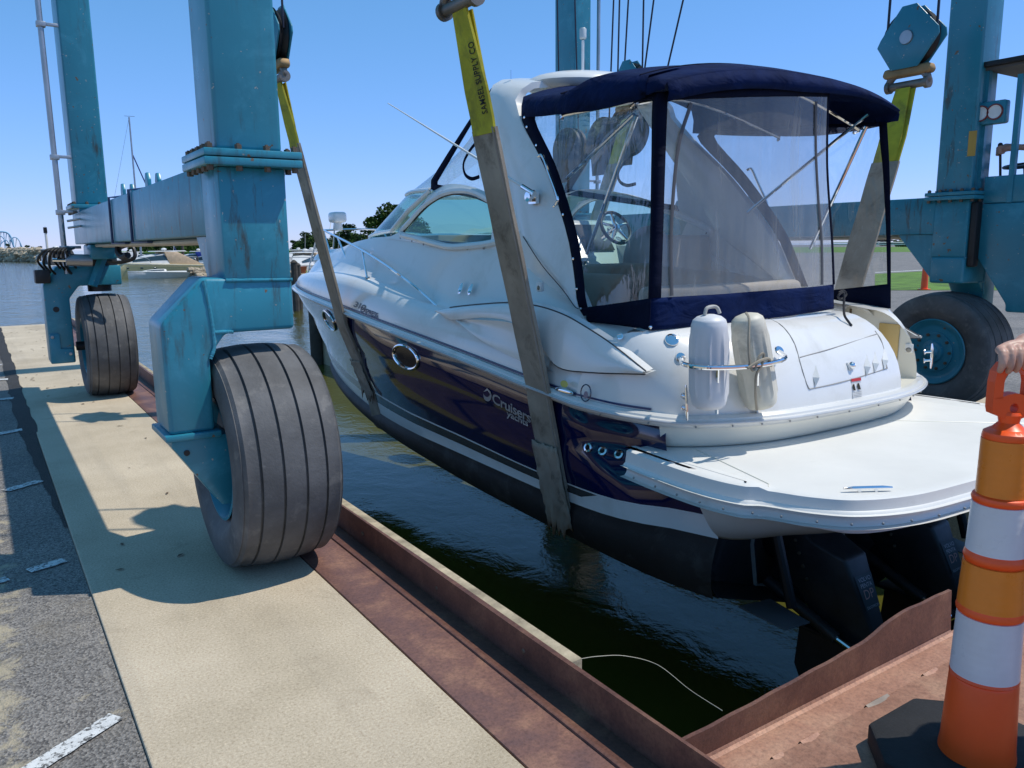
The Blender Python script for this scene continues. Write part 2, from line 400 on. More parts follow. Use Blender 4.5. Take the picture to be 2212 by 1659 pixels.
# worn sandy patch at the edge of the yard
# painted dashes
def dash(p0, p1, w):
    a = at(*p0, Z=-.014); b_ = at(*p1, Z=-.014); d = (b_ - a).normalized(); n = Vector((-d.y, d.x, 0)) * w / 2
    mb = MB(); k = 8; rows = []
    for i in range(k + 1):
        p = a.lerp(b_, i / k); j = 1 + random.uniform(-.08, .08)
        rows.append([Vector(((p - n * j).x, (p - n * j).y, -.006)), Vector(((p + n * j).x, (p + n * j).y, -.006))])
    mb.loft(rows, flip=True); return ob('painted_dash', mb, M['paint_white'], asph, smooth=False)
for p0, p1, w in (((60, 1672), (252, 1550), .075), ((-40, 1268), (18, 1252), .07), ((62, 1236), (140, 1212), .075), ((12, 1062), (88, 1040), .085),
                  ((-40, 946), (64, 926), .10), ((-40, 868), (40, 860), .12), ((-40, 824), (18, 820), .14), ((-60, 792), (4, 789), .15)):
    dash(p0, p1, w)
# scraps and leaves on the concrete
mb = MB()
for i in range(70):
    x = random.uniform(XE0 + .05, XE1 - .05); y = random.choice([random.uniform(10, 19.5), random.uniform(3, 20)]); r = random.uniform(.006, .022)
    a = random.random() * 6.3; c = Vector((x, y, .004))
    mb.add([c + Vector((math.cos(a + q) * r * s, math.sin(a + q) * r * s, h)) for q, s, h in ((0, 1.8, .002), (1.6, .6, .006), (3.1, 1.5, .001), (4.7, .7, .004))], [(0, 1, 2, 3)])
ob('dry_leaves', mb, pm('dry_leaf', (.14, .09, .05), .8), ob_r, smooth=False)['kind'] = 'stuff'

# ------------------------------------------------------------------ steel rim of the slip
XR = 1.50; XF = 1.604; YH = 1.565
rim = empty('steel_slip_rim', (XR, 5, 0), 'rusty steel channel rim with upright flange beside the concrete path', 'steel rim')
mb = MB(); mb.box(XE1 + .006, XR, -4, QY, -.03, .0015); ob('edge_plate', mb, M['rust'], rim, bevel=.003)
mb = MB(); mb.box(XR - .008, XR + .012, -4, QY, -.02, .011); ob('lip', mb, M['rust_dark'], rim, bevel=.004)
mb = MB(); mb.box(XR + .012, XF, -4, QY, -.03, -.003); ob('channel_floor', mb, M['rust_dark'], rim, smooth=False)
mb = MB(); ys = [-4 + (QY + 4) * i / 120 for i in range(121)]
prof = lambda y: [Vector((XF + .004 * math.sin(y * 1.7), y, -.03)), Vector((XF + .004 * math.sin(y * 1.7), y, .137 + .003 * math.sin(y * 2.3))),
                  Vector((XF + .016, y, .138 + .003 * math.sin(y * 2.3 + 1))), Vector((XF + .018, y, -.03))]
mb.loft([prof(y) for y in ys]); ob('upright_flange', mb, M['rust_dark'], rim, angle=40)
for y in (2.35, 3.05, 3.9, 6.6, 7.5, 8.4, 10.9, 12.2): 
    mb = MB(); mb.lathe([(.012, -.006), (.012, .0), (.008, .004), (0.0001, .005)], (XF - .002, y, .06), (-1, 0, 0), 10); ob('bolt_head', mb, M['bolt'], rim)
mb = MB(); mb.box(XF + .02, XF + .075, 2.085, QY - .4, -.14, .128)
tm = ob('timber_rubbing_strip', mb, M['wood'], bevel=.006); tag(tm, 'weathered timber strip bolted along the water side of the steel flange', 'timber')
mb = MB(); mb.box(XE1 + .02, XF + .02, -4, QY, -3, -.032); ob('quay_wall', mb, M['quay_wall'], org=(0, 0, 0), smooth=False)['kind'] = 'structure'
# head of the slip
M['weld'] = pm('grey_weld', (.30, .25, .21), .6, .3, var=.3, bscale=80)
head = empty('steel_slip_sill', (2.4, 1.4, 0), 'rusty deck plates with bent upright flange closing the slip end', 'steel sill')
mb = MB(); mb.box(XF + .02, 7.3, 1.44, YH, -.03, .0); ob('deck_plate', mb, M['rust_plate'], head, smooth=False)
mb = MB(); mb.box(XF + .10, 7.3, -4, 1.436, -.03, .006); ob('deck_plate', mb, M['rust_plate'], head, bevel=.002)
tab = [(1.60, .100), (1.9, .108), (2.25, .124), (2.55, .141), (2.66, .156), (2.74, .176), (2.83, .187), (3.0, .186), (3.16, .184)]
rows = []
for i in range(61):
    x = 1.612 + (3.205 - 1.612) * i / 60; z = smooth_interp(x, tab) + .0015 * math.sin(x * 31); lean = .02 * (x > 2.6) * (x - 2.6)
    rows.append([Vector((x, YH - .008, -.02)), Vector((x, YH - .008 + lean, z)), Vector((x, YH + .006 + lean, z)), Vector((x, YH + .006, -.02))])
mb = MB(); mb.loft(rows, flip=True); mb.add(rows[-1], [(0, 1, 2, 3)]); mb.add(rows[0], [(3, 2, 1, 0)])
ob('upright_flange', mb, M['rust_dark'], head, angle=40)
# fillet where flange meets plate, and weld patches on the plate seam
mb = MB(); mb.loft([[Vector((x, YH - .0085, .016)), Vector((x, YH - .013, .006)), Vector((x, YH - .026, .0006))] for x in (1.63, 2.4, 3.2)]); ob('weld_seam', mb, M['rust_plate'], head)
for x, l in ((1.92, .05), (2.06, .09), (2.42, .13), (2.78, .09), (3.02, .04)):
    mb = MB(); rows = []
    for i in range(9):
        w = .010 * math.sin(math.pi * (i + .5) / 9) + .004 + random.random() * .003
        rows.append([Vector((x + l * i / 8, 1.436 - w, .0062)), Vector((x + l * i / 8, 1.438, .0105)), Vector((x + l * i / 8, 1.441 + w * .5, .0005))])
    mb.loft(rows, flip=True); ob('weld_patch', mb, M['weld'] if l > .1 else M['rust_plate'], head)
mb = MB(); mb.box(XF + .03, 7.3, -4, YH + .004, -3, -.033); ob('slip_head_wall', mb, M['quay_wall'], org=(0, 0, 0), smooth=False)['kind'] = 'structure'
# thin stray line from the timber end to the sill
p = [at(1250, 1424, X=1.68), at(1290, 1418, X=1.86), at(1350, 1417, X=2.05), at(1420, 1436, X=2.2), at(1490, 1490, X=2.15), at(1560, 1535, Y=1.6)]
mb = MB(); mb.tube(spline(p, 8), .0013, 5); tag(ob('stray_line', mb, pm('nylon_line', (.55, .52, .42), .6)), 'thin pale line trailing from timber end across the slip', 'line')
# right-hand quay
mb = MB(); mb.box(7.3, 9.0, -30, 20, -3, 0); tag(ob('concrete_path', mb, M['concrete'], org=(0, 0, 0), smooth=False), kind='structure')
sheet('asphalt_lot', [(9.0, -60), (600, -60), (600, 330), (330, 330), (95, 110), (40, 44), (26, 20), (9.0, 20)], -.006, M['asphalt_lot'])
mb = MB(); mb.box(9.0, 26, 19.9, 20, -3, -.008); mb.add([(26, 20, -.01), (40, 44, -.01), (95, 110, -.01), (330, 330, -.01), (330, 330, -3), (95, 110, -3), (40, 44, -3), (26, 20, -3)], [(0, 1, 6, 7), (1, 2, 5, 6), (2, 3, 4, 5)])
tag(ob('shore_wall', mb, M['quay_wall'], org=(0, 0, 0), smooth=False), kind='structure')
# ------------------------------------------------------------------ boat hoist (travelling gantry on four wheels)
HX = 4.44
hoist = empty('boat_hoist', (HX, 7, 0), 'teal steel boat hoist straddling the slip on four black tyres', 'boat hoist')
def mirx(mb): 
    for i, p in enumerate(mb.v): mb.v[i] = Vector((2 * HX - p.x, p.y, p.z))
    mb.f = [f[::-1] for f in mb.f]; return mb
def hpart(name, mb, mat, right=False, parent=None, **kw):
    if right: mirx(mb)
    return ob(name, mb, mat, parent or hoist, **kw)
TX0, TX1, TR = .88, 1.385, .567
def tyre_profile(w, r, ri):
    """cross-section (radius, offset along axle) with four circumferential grooves"""
    h = w / 2; pr = []
    pr += [(ri, -h * .62), (ri + .02, -h * .78), (ri + .10, -h * .97), (r * .72, -h * 1.0), (r * .86, -h * .985), (r * .925, -h * .95), (r * .938, -h * .935), (r * .935, -h * .92), (r * .965, -h * .86)]
    crown = lambda u: r - .042 * abs(u) ** 2.6 * 1.0
    gs = (-.62, -.22, .2, .6); us = [-.78]
    for g in gs: us += [g - .026, g - .016, g + .016, g + .026]
    us.append(.78)
    for u in us:
        g = min(abs(u - q) for q in gs); pr.append((crown(u) - (.014 if g < .02 else 0), u * h))
    pr += [(r * .965, h * .86), (r * .935, h * .92), (r * .938, h * .935), (r * .925, h * .95), (r * .86, h * .985), (r * .72, h * 1.0), (ri + .10, h * .97), (ri + .02, h * .78), (ri, h * .62)]
    return pr
def flatten(mb, z0):
    for i, p in enumerate(mb.v):
        if p.z < z0: mb.v[i] = Vector((p.x + (p.x - (TX0 + TX1) / 2) * .12 * min(1, (z0 - p.z) / .02), p.y, z0 + (p.z - z0) * .05))
    return mb
def wheel(yc, right):
    xc = (TX0 + TX1) / 2; w = TX1 - TX0
    mb = MB(); mb.lathe(tyre_profile(w, TR, .285), (xc, yc, TR - .012), (1, 0, 0), 96); flatten(mb, .001)
    wl = hpart('wheel', mb, M['rubber'], right, angle=28)
    wl['label'] = 'worn black ribbed tyre with teal rim'
    # rim: dished plate with hub and bolts; the open side faces the boat
    mb = MB(); mb.lathe([(.10, .195), (.235, .185), (.258, .19), (.275, .205), (.305, .222), (.315, .215), (.29, .17), (.275, .13), (.265, -.1), (.29, -.19), (.315, -.222), (.30, -.225), (.26, -.16), (.24, .10), (.10, .15)], (xc, yc, TR - .01), (1, 0, 0), 48, closed=True)
    hpart('rim', mb, M['teal_dark'], right, wl, angle=40)
    mb = MB(); mb.lathe([(.0001, .262), (.055, .262), (.068, .252), (.072, .235), (.10, .23), (.108, .205), (.19, .203), (.19, .15), (.0001, .15)], (xc, yc, TR - .01), (1, 0, 0), 32); hpart('hub', mb, M['teal_dark'], right, wl, angle=40)
    for k in range(10):
        a = k * 2 * math.pi / 10; mb = MB(); mb.lathe([(.016, .19), (.016, .215), (.009, .216), (.009, .23), (.0001, .23)], (xc, yc + .165 * math.cos(a), TR - .01 + .165 * math.sin(a)), (1, 0, 0), 6); hpart('wheel_nut', mb, M['bolt'], right, wl)
    mb = MB(); mb.lathe([(.05, -.30), (.05, .05)], (xc, yc, TR - .01), (1, 0, 0), 16); hpart('axle', mb, M['steel_dark'], right, wl)
    return wl
YN, YF = 4.07, 9.92                      # near and far axle lines
for right in (False, True):
    wheel(YN, right); wheel(YF, right)
def tubebox(x0, x1, y0, y1, z0, z1): mb = MB(); mb.box(x0, x1, y0, y1, z0, z1); return mb
def bolt_ring(parent, x0, x1, y0, y1, z, right, nx=4, ny=3, up=True, r=.016):
    pts = [(lerp(x0, x1, i / (nx - 1)), y) for i in range(nx) for y in (y0, y1)] + [(x, lerp(y0, y1, j / (ny + 1))) for j in range(1, ny + 1) for x in (x0, x1)]
    for x, y in pts:
        mb = MB(); mb.lathe([(r, 0), (r, .022), (r * .5, .024), (r * .5, .028), (.0001, .028)], (x, y, z), (0, 0, 1), 6)
        hpart('bolt', mb, M['bolt'], right, parent, smooth=False)
        mb = MB(); mb.lathe([(r, -.095), (r, -.073), (.0001, -.072)], (x, y, z), (0, 0, 1), 6); hpart('nut', mb, M['bolt'], right, parent, smooth=False)
LY0, LY1 = 3.87, 4.19
for right in (False, True):
    # fixed wheel leg: box fork outside the tyre, arm over it, leg up to the bolted joint
    mb = MB(); mb.prism([(.667, .745), (.667, 1.262), (.868, 1.468), (1.285, 1.452), (1.285, 1.205), (.955, 1.205), (.873, 1.10), (.873, .745)], 1, LY0, LY1)
    fk = hpart('wheel_fork', mb, M['teal'], right, bevel=.022, seg=3)
    mb = MB(); mb.box(.645, .895, LY0 - .02, LY1 + .02, .718, .748); hpart('fork_flange', mb, M['teal'], right, fk, bevel=.006)
    mb = MB(); mb.prism([(.672, .722), (.672, .69), (.88, .372), (.945, .372), (.945, .722)], 1, LY0 + .004, LY1 - .004)
    hpart('axle_plate', mb, M['teal'], right, fk, bevel=.008)
    mb = MB(); mb.lathe([(.014, -.002), (.014, .004), (.0001, .004)], (.735, LY0 + .003, .655), (0, -1, 0), 12); hpart('plate_hole', mb, M['steel_dark'], right, fk)
    # weld beads
    for pth in ([(.873, LY0 - .001, 1.09), (.895, LY0 - .001, 1.15), (.893, LY0 - .001, 1.24), (.885, LY0 - .001, 1.33), (.868, LY0 - .001, 1.455)], [(.90, LY0 - .001, 1.212), (.96, LY0 - .001, 1.212), (.985, LY0 - .001, 1.208)],
                [(.968, LY0 - .003, 1.452), (1.1, LY0 - .003, 1.449), (1.284, LY0 - .003, 1.446)]):
        pp = spline(pth, 14); mb = MB(); mb.tube(pp, [.009 + random.uniform(-.0012, .0012) for i in range(len(pp))], 8, flat=.8); hpart('weld_bead', mb, M['teal'], right, fk)
    mb = MB(); mb.prism([(.873, 1.10), (.95, 1.205), (.873, 1.205)], 1, LY0 + .03, LY1 - .03); hpart('gusset', mb, M['teal'], right, fk)
    mb = MB(); mb.box(.965, 1.281, LY0 + .001, LY1, 1.45, 1.972); lg = hpart('leg', mb, M['teal'], right, bevel=.012)
    mb = MB(); mb.box(.895, 1.345, LY0 - .07, LY1 + .07, 1.972, 2.008); hpart('lower_flange', mb, M['teal'], right, lg, bevel=.006)
    mb = MB(); mb.box(.895, 1.345, LY0 - .07, LY1 + .07, 2.012, 2.045); hpart('upper_flange', mb, M['teal'], right, lg, bevel=.006)
    bolt_ring(lg, .925, 1.315, LY0 - .04, LY1 + .04, 2.045, right)
    mb = MB(); mb.box(.965, 1.272, LY0, LY1 + .01, 2.045, 9.0); hpart('corner_post', mb, M['teal'], right, bevel=.02, seg=3)
    mb = MB(); mb.box(.955, 1.262, 9.72, 10.2, 2.075, 9.0); cp = hpart('corner_post', mb, M['teal'], right, bevel=.02, seg=3)
    mb = MB(); mb.box(.90, 1.32, 9.65, 10.27, 2.035, 2.075); hpart('base_flange', mb, M['teal'], right, cp, bevel=.005); bolt_ring(cp, .93, 1.29, 9.68, 10.24, 2.075, right)
    # side beam
    mb = MB(); mb.box(.972, 1.285, LY1 - .01, 10.42, 1.662, 2.006); bm = hpart('side_beam', mb, M['teal'], right, bevel=.012)
    mb = MB(); mb.box(.972, 1.285, 9.68, 10.24, 2.004, 2.036); hpart('post_seat', mb, M['teal'], right, bm)
    for yy in (6.45, 7.62):
        mb = MB(); pl = [(yy + .10 * math.cos(a), 2.19 + .03 * math.sin(a)) for a in (0, .8, 1.57, 2.35, 3.14)]
        mb.prism([(yy - .06, 2.0), (yy + .06, 2.0), (yy + .06, 2.10), (yy + .03, 2.15), (yy - .03, 2.15), (yy - .06, 2.10)], 0, 1.10, 1.125); mb.prism([(yy - .06, 2.0), (yy + .06, 2.0), (yy + .06, 2.10), (yy + .03, 2.15), (yy - .03, 2.15), (yy - .06, 2.10)], 0, 1.17, 1.195)
        hpart('lifting_lug', mb, M['teal'], right, bm, bevel=.004)
    mb = MB(); mb.prism([(LY1 - .01, 1.66), (LY1 + .35, 1.66), (LY1 - .01, 1.24)], 0, 1.0, 1.26); hpart('gusset', mb, M['teal'], right, bm)
    # top girder
    mb = MB(); mb.box(.94, 1.30, 3.85, 10.22, 9.0, 9.5); hpart('top_girder', mb, M['teal'], right)
    # steered wheel: turntable, arm, outer fork
    mb = MB(); mb.box(1.0, 1.26, 9.35, 9.95, 1.50, 1.66); tt = hpart('turntable', mb, M['teal_dark'], right, bevel=.03)
    mb = MB(); mb.lathe([(.20, 1.43), (.20, 1.50), (.16, 1.50)], (1.12, YF, 0), (0, 0, 1), 28); hpart('pivot_ring', mb, M['steel_dark'], right, tt)
    mb = MB(); mb.prism([(.565, .40), (.565, 1.23), (.70, 1.43), (1.325, 1.43), (1.325, 1.22), (.90, 1.22), (.80, 1.09), (.80, .40)], 1, YF - .19, YF + .17)
    ff = hpart('wheel_fork', mb, M['teal_dark'], right, bevel=.016)
    mb = MB(); mb.lathe([(.12, 1.15), (.12, 1.23)], (1.12, YF, 0), (0, 0, 1), 20); hpart('pivot_boss', mb, M['steel_dark'], right, ff)
    mb = MB(); mb.prism([(.575, .41), (.575, .72), (.67, .72), (.67, .56), (.785, .55), (.785, .41)], 1, YF - .206, YF - .19); hpart('cover_plate', mb, M['teal_dark'], right, ff, bevel=.003)
    for x, z in ((.60, .69), (.755, .50)):
        mb = MB(); mb.lathe([(.016, 0), (.016, .014), (.0001, .016)], (x, YF - .206, z), (0, -1, 0), 10); hpart('bolt', mb, M['galv'], right, ff)
    mb = MB(); mb.lathe([(.03, 0), (.03, .005), (.0001, .005)], (.665, YF - .191, .98), (0, -1, 0), 18); hpart('hole_rim', mb, M['steel_dark'], right, ff)
    # brace from turntable to arm
    mb = MB(); mb.tube([(1.15, YF - .25, 1.52), (1.02, YF - .3, 1.22)], .045, 4); hpart('brace', mb, M['teal_dark'], right, tt)
    # steering cylinder and hoses
    mb = MB(); mb.tube([(.78, 9.45, 1.50), (1.02, 9.45, 1.49)], .062, 16); hpart('steering_cylinder', mb, M['galv'], right, tt)
    mb = MB(); mb.tube([(.66, 9.45, 1.505), (.79, 9.45, 1.50)], .022, 10); hpart('cylinder_rod', mb, M['chrome'], right, tt)
    for k in range(7):
        p0 = Vector((.70 + .03 * k, 9.6 + .05 * random.random(), 1.62)); p3 = Vector((.60 + .05 * k, 9.75, 1.40 - .03 * (k % 3)))
        mb = MB(); mb.tube(spline([p0, p0 + Vector((-.10, -.1 - .04 * k, -.03)), p3 + Vector((-.06, -.12, .10)), p3], 7), .013, 6); hpart('hydraulic_hose', mb, M['hose'], right, tt)
    mb = MB(); mb.tube(spline([(1.24, 9.4, 1.60), (1.38, 9.3, 1.64), (1.40, 9.25, 1.52), (1.28, 9.3, 1.47), (1.16, 9.36, 1.48)], 7), .02, 7); hpart('hydraulic_hose', mb, M['hose'], right, tt)
    mb = MB(); mb.box(.50, .64, 9.62, 9.86, 1.26, 1.40); hpart('valve_block', mb, M['steel_dark'], right, tt, bevel=.012)
    # conduit pipe clamped up the far post
    mb = MB(); mb.tube([(.80, 9.74, 1.35), (.79, 9.74, 9.0)], .027, 12); pp = hpart('conduit_pipe', mb, M['galv'], right)
    for z in (1.62, 1.99, 2.55, 3.85, 5.2):
        mb = MB(); mb.obox((.80, 9.74, z), (.085, .075, .05)); mb.obox((.89, 9.745, z + .008), (.14, .03, .03)); hpart('pipe_clamp', mb, M['galv'], right, pp, bevel=.004)
    mb = MB(); mb.tube(spline([(.85, 9.70, 1.90), (.99, 9.66, 1.92), (1.0, 9.62, 1.86), (1.0, 9.62, 1.70), (1.03, 9.62, 1.62), (1.2, 9.6, 1.60)], 6), .012, 8); mb.tube(spline([(.85, 9.70, 1.83), (.97, 9.66, 1.85)], 3), .012, 8); hpart('bent_pipe', mb, M['galv'], right, pp)
    # dark cable lashed round the beam
    for yy in (7.35, 6.35):
        mb = MB(); e = .012
        mb.tube([(1.15, yy + .12, 2.05), (1.06, yy + .06, 2.03), (.972 - e, yy, 2.006 + e), (.972 - e, yy + .02, 1.662 - e), (1.02, yy - .25, 1.65), (1.18, yy - .3, 1.65)], .011, 6); hpart('lashed_cable', mb, pm('blue_cable', (.012, .04, .12), .4), right, bm)
    # service tubes under the beam
    mb = MB(); mb.tube([(1.06, 4.4, 1.642), (1.06, 9.3, 1.642)], .016, 8); mb.tube([(1.12, 4.4, 1.64), (1.12, 9.3, 1.64)], .02, 8); hpart('service_pipe', mb, pm('pale_service_pipe', (.5, .45, .36), .5, .3), right, bm)
mb = MB(); mb.box(1.3, 2 * HX - 1.3, 9.75, 10.15, 9.02, 9.45); hpart('cross_girder', mb, M['teal'])
mb = MB(); mb.tube(spline([(1.13, 8.2, 1.66), (1.10, 8.15, 1.58), (1.12, 8.05, 1.53), (1.15, 7.95, 1.55)], 6), .03, 8); hpart('hanging_bracket', mb, M['steel_dark'])

# operator's station on the far-side leg
CXL = 7.70
mb = MB(); mb.prism([(at(2099, 438, X=CXL).y, 1.93), (at(2098, 529, X=CXL).y, 1.53), (at(2171, 649, X=CXL).y, 1.03), (at(2170, 662, X=CXL).y, .96), (2.75, .96), (2.75, 1.93)], 0, CXL, CXL + .95)
cb = hpart('engine_box', mb, M['teal_dark'], bevel=.02)
yA = at(2125, 386, X=CXL).y
mb = MB(); mb.prism([(at(2121, 435, X=CXL).y, 1.932), (yA, 2.17), (2.9, 2.17), (2.9, 1.932)], 0, CXL + .01, CXL + .45); hpart('control_console', mb, M['teal_dark'], bevel=.012)
for i in range(3):
    mb = MB(); mb.lathe([(.018, 0), (.018, .006), (.0001, .006)], (CXL + .008, yA - .42 - .05 * i, 2.08), (-1, 0, 0), 12); hpart('console_dial', mb, M['galv'])
stn = []
for px0, py0, px1, py1 in ((2136, 146, 2112, 430), (2206, 160, 2187, 384)):
    a = at(px0, py0, X=CXL + .02); b_ = at(px1, py1, X=CXL + .02); y = (a.y + b_.y) / 2
    mb = MB(); mb.box(CXL, CXL + .045, y - .022, y + .022, min(b_.z, 1.93), a.z); hpart('canopy_post', mb, M['teal_dark'])
zt = at(2116, 143, X=CXL - .06).z; y1 = at(2114, 143, X=CXL - .06).y
mb = MB(); mb.box(CXL - .06, CXL + 1.0, 2.6, y1, zt - .015, zt + .03); hpart('canopy_roof', mb, M['steel_dark'], bevel=.008)
mb = MB(); mb.box(CXL - .02, CXL + .96, 2.64, y1 - .04, zt - .04, zt - .014); hpart('canopy_lining', mb, pm('grey_lining', (.10, .095, .09), .7))
# gauges on the post
g0 = at(2125, 245, X=7.66)
mb = MB(); mb.obox(g0 + Vector((.05, .02, 0)), (.10, .40, .20)); gb = hpart('gauge_box', mb, M['teal_dark'], bevel=.02)
for dy in (.11, .0, -.12):
    mb = MB(); mb.lathe([(.062, 0), (.066, .012), (.056, .014), (.052, .008), (.0001, .008)], g0 + Vector((-.002, dy + .02, 0)), (-1, 0, 0), 24); dd = hpart('gauge', mb, [pm('gauge_face', (.75, .75, .72), .3)][0], False, gb)
    mb = MB(); mb.lathe([(.060, .004), (.068, .0), (.068, .016), (.058, .016)], g0 + Vector((-.002, dy + .02, 0)), (-1, 0, 0), 24, closed=True); hpart('gauge_ring', mb, pm('red_ring', (.22, .03, .02), .4), False, gb)
g1 = at(2088, 300, X=7.72)
mb = MB(); mb.obox(at(2100, 310, X=7.608), (.006, .07, .22)); hpart('warning_plate', mb, pm('ochre_plate', (.45, .27, .05), .5))
# steering wheel of the hoist
cw = at(2215, 357, X=8.1); mb = MB(); ring = [cw + Vector((.17 * math.cos(a), .17 * math.sin(a), .03 * math.cos(a))) for a in [i * 2 * math.pi / 32 for i in range(32)]]
mb.tube(ring, .014, 8, closed=True); mb.tube([cw + Vector((.16, 0, .02)), cw - Vector((.16, 0, .02))], .011, 6); mb.tube([cw, cw + Vector((.02, -.04, -.4))], .02, 8); hpart('steering_wheel', mb, M['black_plastic'])
mb = MB(); mb.box(8.3, 8.75, 2.55, 3.0, 2.0, 2.12); hpart('operator_seat', mb, M['black_plastic'], bevel=.03)
mb = MB(); mb.box(7.62, 7.72, 3.80, 3.868, 1.36, 1.95); hpart('dark_gap_box', mb, M['steel_dark'], bevel=.02)  # shade of the gap beside the leg, put in as a dark box

# ------------------------------------------------------------------ hook blocks, shackles, slings
M['sling'] = pm('dirty_sling_webbing', (.33, .28, .22), .9, var=.2, vscale=3.5, bscale=160, bstr=.5, bdist=.003, dirt=(.10, .075, .05), dscale=5, damt=(.52, .75))
M['sling_clean'] = pm('grey_sling_sleeve', (.31, .27, .23), .88, var=.12, vscale=4, bscale=160, bstr=.4, bdist=.003, dirt=(.12, .10, .08), dscale=6, damt=(.6, .85))
M['sling_yellow'] = pm('yellow_webbing', (.44, .40, .025), .85, var=.2, vscale=5, bscale=220, bstr=.5, bdist=.003, dirt=(.09, .085, .03), dscale=6, damt=(.5, .8))
M['print'] = pm('black_print', (.02, .018, .01), .8)
M['shackle'] = pm('shackle_steel', (.22, .19, .16), .5, .7, var=.25, bscale=60)
M['rust_shackle'] = pm('rusty_cast_steel', (.34, .22, .10), .65, .3, var=.3, bscale=50)
def ribbon(path, y, w, th, wtab=None):
    """flat band along path of (x, z); band lies across y"""
    rows = []; n = len(path)
    for i, (x, z) in enumerate(path):
        a = Vector((path[max(i - 1, 0)][0], path[max(i - 1, 0)][1])); b_ = Vector((path[min(i + 1, n - 1)][0], path[min(i + 1, n - 1)][1])); d = (b_ - a).normalized()
        nx, nz = -d.y * th / 2, d.x * th / 2; ww = (wtab(i / (n - 1)) if wtab else 1) * w / 2
        yy = y(i / (n - 1)) if callable(y) else y
        rows.append([Vector((x - nx, yy - ww, z - nz)), Vector((x - nx, yy, z - nz)), Vector((x - nx, yy + ww, z - nz)), Vector((x + nx, yy + ww, z + nz)), Vector((x + nx, yy, z + nz)), Vector((x + nx, yy - ww, z + nz))])
    mb = MB(); mb.loft(rows, close_u=True); mb.add(rows[0], [(0, 1, 2, 3, 4, 5)]); mb.add(rows[-1], [(5, 4, 3, 2, 1, 0)]); return mb
def resample(pts, n):
    L = [0]
    for a, b_ in zip(pts, pts[1:]): L.append(L[-1] + math.dist(a, b_))
    out = []
    for i in range(n):
        s = L[-1] * i / (n - 1); k = 0
        while k < len(L) - 2 and L[k + 1] < s: k += 1
        t = (s - L[k]) / max(1e-9, L[k + 1] - L[k]); out.append(tuple(lerp(a, b_, t) for a, b_ in zip(pts[k], pts[k + 1])))
    return out
def hook_set(x, y, z, name_lbl, block_lbl, mirrored, yplane):
    """shackle pin at (x, y, z) with a cheek-plate block above it"""
    s = -1 if mirrored else 1
    e = empty('hook_block', (x, y, z), block_lbl, 'hook block', 'hook blocks over the slip')
    mb = MB(); mb.tube([(x, y - .17, z), (x, y + .17, z)], .036, 16); ob('shackle_pin', mb, M['shackle'], e)
    for q in (-1, 1):
        mb = MB(); mb.tube([(x, y + q * .155, z), (x, y + q * .19, z)], .052, 18); ob('pin_nut', mb, M['shackle'], e)
        mb = MB(); mb.tube(spline([(x, y + q * .16, z), (x, y + q * .17, z + .04), (x, y + q * .13, z + .09), (x, y + q * .05, z + .11)], 6), .032, 10); ob('shackle_leg', mb, M['shackle'], e)
    mb = MB(); mb.prism([(-.20, .07), (.20, .07), (.22, .10), (.20, .15), (-.20, .15), (-.22, .10)], 0, -.05, .05)
    for i, p in enumerate(mb.v): mb.v[i] = Vector((x + p.x, y + p.y, z + p.z))
    ob('swivel_bar', mb, M['rust_shackle'], e, bevel=.025, seg=3)
    pl = [(-.11, .13), (.13, .13), (.27, .34), (.24, .40), (.06, .64), (-.07, .64), (-.27, .42), (-.28, .36)]
    for q in (-.06, .06):
        mb = MB(); mb.prism(pl, 0, q - .008, q + .008)
        for i, p in enumerate(mb.v): mb.v[i] = Vector((x + p.x, y + p.y, z + p.z))
        ob('cheek_plate', mb, M['teal_dark'], e, bevel=.006)
    mb = MB(); mb.lathe([(.055, -.085), (.06, -.07), (.06, .07), (.055, .085)], (x, y, z + .38), (1, 0, 0), 20); ob('sheave_pin', mb, M['galv'], e)
    mb = MB(); mb.lathe([(.05, -.045), (.21, -.045), (.235, -.04), (.20, 0), (.235, .04), (.21, .045), (.05, .045)], (x, y, z + .38), (1, 0, 0), 32); ob('sheave', mb, M['steel_dark'], e)
    for q in (-.22, .22):
        mb = MB(); mb.tube([(x, y + q, z + .40), (x + .05, y + q * .8, 9.02)], .011, 6); ob('wire_rope', mb, M['cable'], e)
    return e
# section of hull under a sling (x offsets from the boat centre)
BCX = 4.45
def sling_path(top, hullpts):
    return [top] + hullpts
def sling(yl, yr, topL, topR, hull, lbl_l):
    pass
# ------------------------------------------------------------------ the motor cruiser in the slings
CX = 4.45
def gel(name, col, rough=.18, coat=.5, var=.03, dirt=None):
    m = pm(name, col, rough, var=var, vscale=1.2, coat=coat, rvar=.05, dirt=dirt, dscale=2.5, damt=(.55, .95)); return m
M['white'] = gel('white_gelcoat', (.80, .795, .77), .22, .4, dirt=(.58, .56, .50))
M['cream'] = gel('cream_gelcoat', (.76, .73, .63), .3, .3)
M['nonskid'] = pm('nonskid_deck', (.74, .73, .69), .5, var=.05, vscale=1.5, bscale=420, bstr=.25, bdist=.002, dirt=(.50, .48, .42), dscale=3, damt=(.6, .95))
M['navy'] = gel('navy_gelcoat', (.004, .010, .062), .06, 1.0, .1)
M['stripe_grey'] = gel('grey_stripe', (.06, .065, .07), .2)
M['stripe_black'] = gel('black_stripe', (.006, .006, .008), .2)
M['antifoul'] = pm('black_antifouling', (.016, .016, .018), .6, var=.35, vscale=2.5, bscale=60, bstr=.25, bdist=.004, dirt=(.085, .082, .078), dscale=3.5, damt=(.55, .8))
M['rubwhite'] = gel('white_rub_rail', (.70, .69, .65), .3, .3, dirt=(.42, .38, .3))
